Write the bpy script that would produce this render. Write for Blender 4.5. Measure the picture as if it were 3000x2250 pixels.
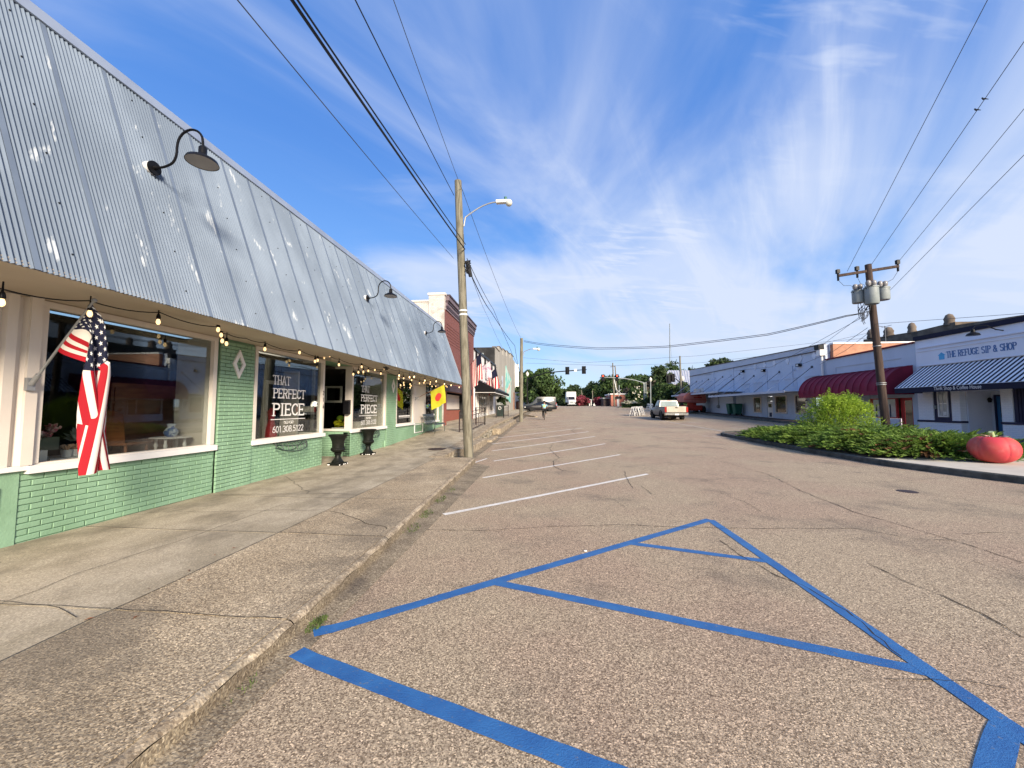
import bpy, math, random
import numpy as np
from mathutils import Vector, Matrix
R = random.Random(11)
NR = np.random.RandomState(5)
for o in list(bpy.data.objects): bpy.data.objects.remove(o)
SC = bpy.context.scene
COL = SC.collection
# ------------------------------------------------------------------ camera
FPX = 1127.0
PIT = math.atan(70 / FPX); YAW = math.atan(105 / FPX * math.cos(PIT)); EYE = Vector((0, 0, 1.6))
fw = Vector((-math.sin(YAW) * math.cos(PIT), math.cos(YAW) * math.cos(PIT), math.sin(PIT)))
rt = Vector((math.cos(YAW), math.sin(YAW), 0)); up = rt.cross(fw)
cd = bpy.data.cameras.new("camera"); cam = bpy.data.objects.new("camera", cd); COL.objects.link(cam)
cam.matrix_world = Matrix((( rt.x, up.x, -fw.x, 0), (rt.y, up.y, -fw.y, 0), (rt.z, up.z, -fw.z, 1.6), (0, 0, 0, 1)))
cd.sensor_width = 36; cd.lens = 36 * FPX / 3000; cd.clip_end = 4000; cd.clip_start = .05
SC.camera = cam
# ------------------------------------------------------------------ world, sun, exposure
SUN_AZ = math.radians(149); SUN_EL = math.radians(23.5)          # azimuth clockwise from +Y
SC.view_settings.view_transform = 'Standard'; SC.view_settings.look = 'None'
SC.view_settings.exposure = 2.0; SC.view_settings.gamma = 1
world = bpy.data.worlds.new("World"); SC.world = world; world.use_nodes = True
def build_world():
    nt = world.node_tree; N = nt.nodes; L = nt.links; N.clear()
    out = N.new('ShaderNodeOutputWorld'); bg = N.new('ShaderNodeBackground'); bg.inputs[1].default_value = .13
    sky = N.new('ShaderNodeTexSky'); sky.sky_type = 'NISHITA'; sky.sun_disc = False
    sky.sun_elevation = SUN_EL; sky.sun_rotation = SUN_AZ; sky.air_density = 1.15; sky.dust_density = .35; sky.ozone_density = 2.2
    hs = N.new('ShaderNodeHueSaturation'); hs.inputs['Saturation'].default_value = 1.2; hs.inputs['Value'].default_value = 1.0
    hs.inputs['Hue'].default_value = .515
    L.new(sky.outputs[0], hs.inputs['Color'])
    tc = N.new('ShaderNodeTexCoord'); sp = N.new('ShaderNodeSeparateXYZ'); L.new(tc.outputs['Generated'], sp.inputs[0])
    def m(op, a, b=None, c=None, clamp=False):
        n = N.new('ShaderNodeMath'); n.operation = op; n.use_clamp = clamp
        for i, s in enumerate((a, b, c)):
            if s is None: continue
            if isinstance(s, (int, float)): n.inputs[i].default_value = s
            else: L.new(s, n.inputs[i])
        return n.outputs[0]
    zz = m('ADD', m('MAXIMUM', sp.outputs[2], 0), .16)
    px = m('DIVIDE', sp.outputs[0], zz); py = m('DIVIDE', sp.outputs[1], zz)
    cb = N.new('ShaderNodeCombineXYZ'); L.new(px, cb.inputs[0]); L.new(py, cb.inputs[1])
    def noise(rot, sx, sy, scale, det, rough, dist, off=0):
        mp = N.new('ShaderNodeMapping'); mp.vector_type = 'TEXTURE'; mp.inputs['Rotation'].default_value = (0, 0, math.radians(rot))
        mp.inputs['Scale'].default_value = (1 / sx, 1 / sy, 1); mp.inputs['Location'].default_value = (off, off * .7, off)
        L.new(cb.outputs[0], mp.inputs[0])
        n = N.new('ShaderNodeTexNoise'); n.inputs['Scale'].default_value = scale; n.inputs['Detail'].default_value = det
        n.inputs['Roughness'].default_value = rough; n.inputs['Distortion'].default_value = dist
        L.new(mp.outputs[0], n.inputs['Vector']); return n.outputs[0]
    def ramp(x, lo, hi):
        n = N.new('ShaderNodeMapRange'); n.interpolation_type = 'SMOOTHSTEP'
        n.inputs['From Min'].default_value = lo; n.inputs['From Max'].default_value = hi
        L.new(x, n.inputs['Value']); return n.outputs[0]
    cover = ramp(px, -1.2, 2.2)                                   # more cirrus towards the east side of the sky
    a = noise(60, .62, 1.15, 1.0, 8, .50, .9, 6.4)                   # broad veils
    b = noise(58, .32, 1.7, 2.0, 8, .62, .9, 7.7)                    # streaks
    veil = ramp(m('ADD', a, m('MULTIPLY', cover, .27)), .44, .78)
    strk = m('MULTIPLY', ramp(b, .48, .72), ramp(m('ADD', a, m('MULTIPLY', cover, .18)), .42, .60))
    c = noise(20, 1, 1, 1.3, 3, .5, .2, 12.3); d = noise(10, 1.3, 5.0, 5.0, 3, .5, .5, 1.3)
    rip = m('MULTIPLY', m('MULTIPLY', ramp(c, .54, .66), ramp(d, .45, .7)), .22)
    low = m('MULTIPLY', ramp(noise(0, .6, 2.0, 1.3, 6, .5, .3, 20.3), .58, .74), .28)
    tot = m('ADD', m('ADD', m('MULTIPLY', veil, .80), m('MULTIPLY', strk, .26)), m('ADD', rip, low))
    tot = m('MULTIPLY', m('MINIMUM', tot, .93), ramp(sp.outputs[2], -.01, .16))
    mx = N.new('ShaderNodeMix'); mx.data_type = 'RGBA'; L.new(tot, mx.inputs[0])
    gr = N.new('ShaderNodeValToRGB'); L.new(sp.outputs[2], gr.inputs[0]); el = gr.color_ramp.elements; K = 1 / .53
    tab = [(0, (.44, .60, .84)), (.10, (.33, .53, .86)), (.28, (.17, .40, .85)), (.55, (.085, .26, .72)), (1, (.07, .22, .64))]
    el[0].position = 0; el[1].position = 1
    for e, t in ((el[0], tab[0][1]), (el[1], tab[-1][1])): e.color = (t[0] * K, t[1] * K, t[2] * K, 1)
    for p, t in tab[1:-1]: e = el.new(p); e.color = (t[0] * K, t[1] * K, t[2] * K, 1)
    ml = N.new('ShaderNodeMix'); ml.data_type = 'RGBA'; ml.inputs[0].default_value = .90; L.new(hs.outputs[0], ml.inputs[6]); L.new(gr.outputs[0], ml.inputs[7]); L.new(ml.outputs[2], mx.inputs[6])
    mx.inputs[7].default_value = (1.42, 1.58, 1.95, 1)
    L.new(mx.outputs[2], bg.inputs[0]); L.new(bg.outputs[0], out.inputs[0])
build_world()
sd = bpy.data.lights.new("sun", 'SUN'); sd.energy = 2.1; sd.angle = math.radians(16); sd.color = (1, .86, .68)
sun = bpy.data.objects.new("sun", sd); COL.objects.link(sun)
sdir = Vector((math.sin(SUN_AZ) * math.cos(SUN_EL), math.cos(SUN_AZ) * math.cos(SUN_EL), math.sin(SUN_EL)))
sun.rotation_euler = sdir.to_track_quat('Z', 'Y').to_euler(); sun.location = (20, -20, 30)
# ------------------------------------------------------------------ measuring helpers (survey of the real planes)
def ray(px, py): return fw + (px - 1500) / FPX * rt + (1125 - py) / FPX * up
def on(ax, v, px, py):
    d = ray(px, py); return EYE + d * ((v - EYE[ax]) / d[ax])
def PX(v, px, py): return on(0, v, px, py)
def PY(v, px, py): return on(1, v, px, py)
def PZ(v, px, py): return on(2, v, px, py)
def interp(t, tab):
    if t <= tab[0][0]: return tab[0][1]
    for (a, b), (c, d) in zip(tab, tab[1:]):
        if t <= c: return b + (d - b) * (t - a) / (c - a)
    return tab[-1][1]
GT = [(-60, 0), (8, 0), (13, .02), (16, .05), (20, .12), (25, .24), (30, .36), (35, .49), (40, .62), (50, .9), (58, 1.12), (80, 1.6), (105, 2.05), (120, 2.15), (160, 2.0), (300, 1.0), (900, -3)]
ST = [(-60, .13), (4, .13), (6, .14), (9.4, .16), (13.3, .24), (16.2, .36), (20.6, .62), (25, .72), (30, .8), (37, .93), (42, 1.02), (50, 1.12), (60, 1.25), (75, 1.55), (110, 2.2)]
def g(y): return interp(y, GT)
def S(y): return interp(y, ST)
def G(x, y): return g(y) + .12 * min(1, max(0, (x - 9) / 5))
def RW(y): return g(y) + .27                                        # right hand pavement
def gnd(px, py):
    z = 0
    for _ in range(12):
        p = PZ(z, px, py)
        if p.y < 0 or p.y > 300: break
        z = z * .5 + .5 * G(p.x, p.y)
    p.z = G(p.x, p.y); return p
def W3(px, py, y):                                                  # point over the ground at street distance y
    return PY(y, px, py)
# ------------------------------------------------------------------ mesh builder
class M:
    def __init__(s): s.v = []; s.f = []; s.uv = None
    def add(s, vs, fs):
        n = len(s.v); s.v += [tuple(v) for v in vs]; s.f += [tuple(i + n for i in f) for f in fs]; return s
    def box(s, a, b):
        x0, y0, z0 = [min(p, q) for p, q in zip(a, b)]; x1, y1, z1 = [max(p, q) for p, q in zip(a, b)]
        return s.add([(x0, y0, z0), (x1, y0, z0), (x1, y1, z0), (x0, y1, z0), (x0, y0, z1), (x1, y0, z1), (x1, y1, z1), (x0, y1, z1)],
                     [(0, 3, 2, 1), (4, 5, 6, 7), (0, 1, 5, 4), (1, 2, 6, 5), (2, 3, 7, 6), (3, 0, 4, 7)])
    def obox(s, c, ax, ay, az):
        c, ax, ay, az = map(Vector, (c, ax, ay, az)); vs = []
        for k in (-1, 1):
            for i, j in ((-1, -1), (1, -1), (1, 1), (-1, 1)): vs.append(c + ax * i + ay * j + az * k)
        return s.add(vs, [(0, 3, 2, 1), (4, 5, 6, 7), (0, 1, 5, 4), (1, 2, 6, 5), (2, 3, 7, 6), (3, 0, 4, 7)])
    def bar(s, p, q, w, h=None, upv=(0, 0, 1)):
        p, q = Vector(p), Vector(q); h = h or w; d = (q - p)
        side = d.cross(Vector(upv))
        if side.length < 1e-6: side = d.cross(Vector((1, 0, 0)))
        side.normalize(); u = side.cross(d).normalized()
        return s.obox((p + q) / 2, d / 2, side * w / 2, u * h / 2)
    def ring(s, c, a, b, n): return [c + a * math.cos(2 * math.pi * i / n) + b * math.sin(2 * math.pi * i / n) for i in range(n)]
    def tube(s, pts, r, n=6, caps=True):
        pts = [Vector(p) for p in pts]; k = len(pts); rr = r if isinstance(r, (list, tuple)) else [r] * k
        t = (pts[1] - pts[0]).normalized(); a = t.cross(Vector((0, 0, 1)))
        if a.length < .01: a = t.cross(Vector((1, 0, 0)))
        a.normalize(); vs = []
        for i, p in enumerate(pts):
            t = ((pts[min(i + 1, k - 1)] - pts[max(i - 1, 0)])).normalized()
            a = (a - t * a.dot(t)).normalized(); b = t.cross(a)
            vs += s.ring(p, a * rr[i], b * rr[i], n)
        fs = [(i * n + j, i * n + (j + 1) % n, (i + 1) * n + (j + 1) % n, (i + 1) * n + j) for i in range(k - 1) for j in range(n)]
        if caps: fs += [tuple(range(n - 1, -1, -1)), tuple((k - 1) * n + j for j in range(n))]
        return s.add(vs, fs)
    def cyl(s, p, q, r, r2=None, n=12): return s.tube([p, q], [r, r if r2 is None else r2], n)
    def lathe(s, c, prof, n=24, flute=None, sx=1, sy=1):
        vs = []
        for j, (r, z) in enumerate(prof):
            for i in range(n):
                a = 2 * math.pi * i / n; q = r * (flute(a, j) if flute else 1)
                vs.append((c[0] + q * math.cos(a) * sx, c[1] + q * math.sin(a) * sy, c[2] + z))
        k = len(prof)
        fs = [(i * n + j, i * n + (j + 1) % n, (i + 1) * n + (j + 1) % n, (i + 1) * n + j) for i in range(k - 1) for j in range(n)]
        fs += [tuple(range(n - 1, -1, -1)), tuple((k - 1) * n + j for j in range(n))]
        return s.add(vs, fs)
    def prism(s, poly, ext):
        e = Vector(ext); a = [Vector(p) for p in poly]; n = len(a)
        return s.add(a + [p + e for p in a], [tuple(range(n - 1, -1, -1)), tuple(range(n, 2 * n))] + [(i, (i + 1) % n, n + (i + 1) % n, n + i) for i in range(n)])
    def loft(s, rings, caps=True):
        n = len(rings[0]); vs = [p for r in rings for p in r]; k = len(rings)
        fs = [(i * n + j, i * n + (j + 1) % n, (i + 1) * n + (j + 1) % n, (i + 1) * n + j) for i in range(k - 1) for j in range(n)]
        if caps: fs += [tuple(range(n - 1, -1, -1)), tuple((k - 1) * n + j for j in range(n))]
        return s.add(vs, fs)
    def face(s, pts): return s.add(pts, [tuple(range(len(pts)))])
    def grid(s, fn, nu, nv, uv=False):
        b = len(s.v)
        for i in range(nu + 1):
            for j in range(nv + 1): s.v.append(tuple(fn(i / nu, j / nv)))
        for i in range(nu):
            for j in range(nv):
                q = b + i * (nv + 1) + j; s.f.append((q, q + nv + 1, q + nv + 2, q + 1))
        if uv: s.uv = [(i / nu, j / nv) for i in range(nu + 1) for j in range(nv + 1)]
        return s
    def sphere(s, c, r, n=12, m=8, sc=(1, 1, 1)):
        prof = []; vs = []
        for j in range(1, m):
            t = math.pi * j / m
            for i in range(n):
                a = 2 * math.pi * i / n; vs.append((c[0] + r * sc[0] * math.sin(t) * math.cos(a), c[1] + r * sc[1] * math.sin(t) * math.sin(a), c[2] - r * sc[2] * math.cos(t)))
        k = m - 1; fs = [(i * n + j, i * n + (j + 1) % n, (i + 1) * n + (j + 1) % n, (i + 1) * n + j) for i in range(k - 1) for j in range(n)]
        vs += [(c[0], c[1], c[2] - r * sc[2]), (c[0], c[1], c[2] + r * sc[2])]
        fs += [(k * n, (j + 1) % n, j) for j in range(n)] + [(k * n + 1, (k - 1) * n + j, (k - 1) * n + (j + 1) % n) for j in range(n)]
        return s.add(vs, fs)
def meshof(name, m, mt, smooth=False, off=None):
    vs = m.v
    if off is not None and off.length > 0: vs = [(x - off.x, y - off.y, z - off.z) for x, y, z in vs]
    me = bpy.data.meshes.new(name); me.from_pydata(vs, [], m.f)
    if mt: me.materials.append(mt)
    if m.uv:
        l = me.uv_layers.new(name='uv')
        for lo in me.loops: l.data[lo.index].uv = m.uv[lo.vertex_index]
    if smooth:
        me.polygons.foreach_set('use_smooth', [True] * len(me.polygons))
        me.set_sharp_from_angle(angle=math.radians(38))
    me.update(); return me
def wloc(p):
    v = Vector((0, 0, 0))
    while p: v = v + p.location; p = p.parent
    return v
def obj(name, m, mt, parent=None, kind=None, smooth=False, label=None):
    o = bpy.data.objects.new(name, meshof(name, m, mt, smooth, wloc(parent) if parent else None)); COL.objects.link(o)
    if parent: o.parent = parent
    if kind: o['kind'] = kind
    if label: o['label'] = label
    return o
def inst(o, loc, rot=(0, 0, 0), parent=None, name=None, scale=(1, 1, 1)):      # another object with the same mesh, in parent's space
    c = bpy.data.objects.new(name or o.name.split('.')[0], o.data); COL.objects.link(c)
    c.parent = parent; c.location = Vector(loc) - (wloc(parent) if parent else Vector()); c.rotation_euler = rot; c.scale = scale
    return c
def thing(name, label, cat, loc=(0, 0, 0), rz=0, group=None):
    o = bpy.data.objects.new(name, None); COL.objects.link(o); o.empty_display_size = .2
    o.location = loc; o.rotation_euler = (0, 0, rz); o['label'] = label; o['category'] = cat
    if group: o['group'] = group
    return o
def tag(o, label, cat, group=None):
    o['label'] = label; o['category'] = cat
    if group: o['group'] = group
    return o
KIDS = None
def dup(o, loc=None, rz=None, label=None, group=None, parent=None):
    c = o.copy(); COL.objects.link(c)
    if parent: c.parent = parent
    if loc is not None: c.location = loc
    if rz is not None: c.rotation_euler = (0, 0, rz)
    if label: c['label'] = label
    if group: c['group'] = group
    for k in [k for k in o.children if k.name in bpy.data.objects]: dup(k, parent=c)
    return c
# ------------------------------------------------------------------ materials
def mat(name, c, c2=None, ns=1.5, rough=.8, metal=0, bump=0., bs=50, spec=.4, stretch=(1, 1, 1), lo=.35, hi=.65, det=5,
        spk=0, sps=90, spc=None, emit=None, es=0, trans=0, stain=0, stc=(.05, .04, .035), sts=.6, island=0, transl=0, stlo=.5, sthi=.72):
    m = bpy.data.materials.new(name); m.use_nodes = True; nt = m.node_tree; N = nt.nodes; L = nt.links
    b = N['Principled BSDF']; b.inputs['Roughness'].default_value = rough; b.inputs['Metallic'].default_value = metal
    b.inputs['Specular IOR Level'].default_value = spec
    c = tuple(c) + (1,); c2 = tuple(c2) + (1,) if c2 else tuple(x * .8 for x in c[:3]) + (1,)
    geo = N.new('ShaderNodeNewGeometry'); mp = N.new('ShaderNodeMapping'); mp.inputs['Scale'].default_value = stretch
    L.new(geo.outputs['Position'], mp.inputs[0])
    def noise(sc, d, r=.55):
        n = N.new('ShaderNodeTexNoise'); n.inputs['Scale'].default_value = sc; n.inputs['Detail'].default_value = d; n.inputs['Roughness'].default_value = r
        L.new(mp.outputs[0], n.inputs['Vector']); return n.outputs[0]
    def rng(x, a, e):
        n = N.new('ShaderNodeMapRange'); n.interpolation_type = 'SMOOTHSTEP'; n.inputs['From Min'].default_value = a; n.inputs['From Max'].default_value = e
        L.new(x, n.inputs['Value']); return n.outputs[0]
    def mix(f, a, e, k=None):
        x = N.new('ShaderNodeMix'); x.data_type = 'RGBA'
        if isinstance(f, float): x.inputs[0].default_value = f
        else:
            if k is not None:
                q = N.new('ShaderNodeMath'); q.operation = 'MULTIPLY'; q.inputs[1].default_value = k; L.new(f, q.inputs[0]); f = q.outputs[0]
            L.new(f, x.inputs[0])
        for i, s in ((6, a), (7, e)):
            if isinstance(s, tuple): x.inputs[i].default_value = s
            else: L.new(s, x.inputs[i])
        return x.outputs[2]
    col = mix(rng(noise(ns, det), lo, hi), c, c2)
    if spk:
        v = N.new('ShaderNodeTexVoronoi'); v.inputs['Scale'].default_value = sps; L.new(mp.outputs[0], v.inputs['Vector'])
        sx = N.new('ShaderNodeSeparateColor'); L.new(v.outputs['Color'], sx.inputs[0])
        cr = N.new('ShaderNodeValToRGB'); el = cr.color_ramp.elements
        lst = spc or [(0, (.25, .25, .25)), (.5, (1, 1, 1)), (1, (2.2, 2.1, 2))]
        el[0].position = lst[0][0]; el[0].color = lst[0][1] + (1,); el[1].position = lst[-1][0]; el[1].color = lst[-1][1] + (1,)
        for p, q in lst[1:-1]:
            e = el.new(p); e.color = q + (1,)
        L.new(sx.outputs[0], cr.inputs[0])
        x = N.new('ShaderNodeMix'); x.data_type = 'RGBA'; x.blend_type = 'MULTIPLY'; x.inputs[0].default_value = spk
        L.new(col, x.inputs[6]); L.new(cr.outputs[0], x.inputs[7]); col = x.outputs[2]
    if stain: col = mix(rng(noise(sts, 7, .62), stlo, sthi), col, tuple(stc) + (1,), stain)
    if island:
        hs = N.new('ShaderNodeHueSaturation'); r2 = N.new('ShaderNodeMapRange'); L.new(geo.outputs['Random Per Island'], r2.inputs[0])
        r2.inputs['To Min'].default_value = 1 - island; r2.inputs['To Max'].default_value = 1 + island
        L.new(r2.outputs[0], hs.inputs['Value']); L.new(col, hs.inputs['Color']); col = hs.outputs[0]
    L.new(col, b.inputs['Base Color'])
    if bump:
        bp = N.new('ShaderNodeBump'); bp.inputs['Strength'].default_value = bump; bp.inputs['Distance'].default_value = .01
        L.new(noise(bs, 3), bp.inputs['Height']); L.new(bp.outputs[0], b.inputs['Normal'])
    if emit: b.inputs['Emission Color'].default_value = tuple(emit) + (1,); b.inputs['Emission Strength'].default_value = es
    if trans: b.inputs['Transmission Weight'].default_value = trans
    if transl:
        t = N.new('ShaderNodeBsdfTranslucent'); L.new(col, t.inputs[0]); ms = N.new('ShaderNodeMixShader'); ms.inputs[0].default_value = transl
        L.new(b.outputs[0], ms.inputs[1]); L.new(t.outputs[0], ms.inputs[2]); L.new(ms.outputs[0], N['Material Output'].inputs[0])
    return m
def glassmat(name, tint=(.75, .8, .8), k=1.0):
    m = bpy.data.materials.new(name); m.use_nodes = True; N = m.node_tree.nodes; L = m.node_tree.links; N.remove(N['Principled BSDF'])
    t = N.new('ShaderNodeBsdfTransparent'); t.inputs[0].default_value = tuple(tint) + (1,)
    gl = N.new('ShaderNodeBsdfGlossy'); gl.inputs['Roughness'].default_value = .015; gl.inputs[0].default_value = (.9, .95, 1, 1)
    fr = N.new('ShaderNodeFresnel'); fr.inputs[0].default_value = 1.52
    q = N.new('ShaderNodeMath'); q.operation = 'MULTIPLY'; q.inputs[1].default_value = k; q.use_clamp = True; L.new(fr.outputs[0], q.inputs[0])
    ms = N.new('ShaderNodeMixShader'); L.new(q.outputs[0], ms.inputs[0]); L.new(t.outputs[0], ms.inputs[1]); L.new(gl.outputs[0], ms.inputs[2])
    L.new(ms.outputs[0], N['Material Output'].inputs[0]); return m
def brickmat(name, c1, c2, mc, axis='y', bw=.21, bh=.075, rough=.85, fade=0, fc=(0, 0, 0), mort=.008):
    m = mat(name, c1, rough=rough); nt = m.node_tree; N = nt.nodes; L = nt.links; b = N['Principled BSDF']
    geo = N.new('ShaderNodeNewGeometry'); sp = N.new('ShaderNodeSeparateXYZ'); L.new(geo.outputs['Position'], sp.inputs[0])
    cb = N.new('ShaderNodeCombineXYZ'); L.new(sp.outputs[1 if axis == 'y' else 0], cb.inputs[0]); L.new(sp.outputs[2], cb.inputs[1])
    t = N.new('ShaderNodeTexBrick'); t.inputs['Scale'].default_value = 1; t.inputs['Brick Width'].default_value = bw; t.inputs['Row Height'].default_value = bh
    t.inputs['Mortar Size'].default_value = mort; t.inputs['Color1'].default_value = tuple(c1) + (1,); t.inputs['Color2'].default_value = tuple(c2) + (1,); t.inputs['Mortar'].default_value = tuple(mc) + (1,)
    L.new(cb.outputs[0], t.inputs[0]); col = t.outputs[0]
    n = N.new('ShaderNodeTexNoise'); n.inputs['Scale'].default_value = 1.7; n.inputs['Detail'].default_value = 8; n.inputs['Roughness'].default_value = .7; L.new(geo.outputs['Position'], n.inputs['Vector'])
    if fade:
        r = N.new('ShaderNodeMapRange'); r.inputs['From Min'].default_value = .5; r.inputs['From Max'].default_value = .64; L.new(n.outputs[0], r.inputs[0])
        q = N.new('ShaderNodeMath'); q.operation = 'MULTIPLY'; q.inputs[1].default_value = fade; L.new(r.outputs[0], q.inputs[0])
        x = N.new('ShaderNodeMix'); x.data_type = 'RGBA'; L.new(q.outputs[0], x.inputs[0]); L.new(col, x.inputs[6]); x.inputs[7].default_value = tuple(fc) + (1,); col = x.outputs[2]
    L.new(col, b.inputs['Base Color'])
    bp = N.new('ShaderNodeBump'); bp.inputs['Strength'].default_value = .6; bp.inputs['Distance'].default_value = .006; bp.invert = True; L.new(t.outputs['Fac'], bp.inputs['Height']); L.new(bp.outputs[0], b.inputs['Normal'])
    return m
PEB = [(0, (.5, .45, .41)), (.25, (.72, .67, .62)), (.5, (.97, .95, .92)), (.75, (1.18, 1.15, 1.1)), (.93, (1.45, 1.42, 1.36)), (1, (1.9, 1.9, 1.9))]
PEB2 = [(0, (.30, .26, .23)), (.25, (.62, .56, .5)), (.5, (.98, .95, .92)), (.75, (1.28, 1.24, 1.18)), (.93, (1.8, 1.75, 1.65)), (1, (2.5, 2.4, 2.3))]
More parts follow.
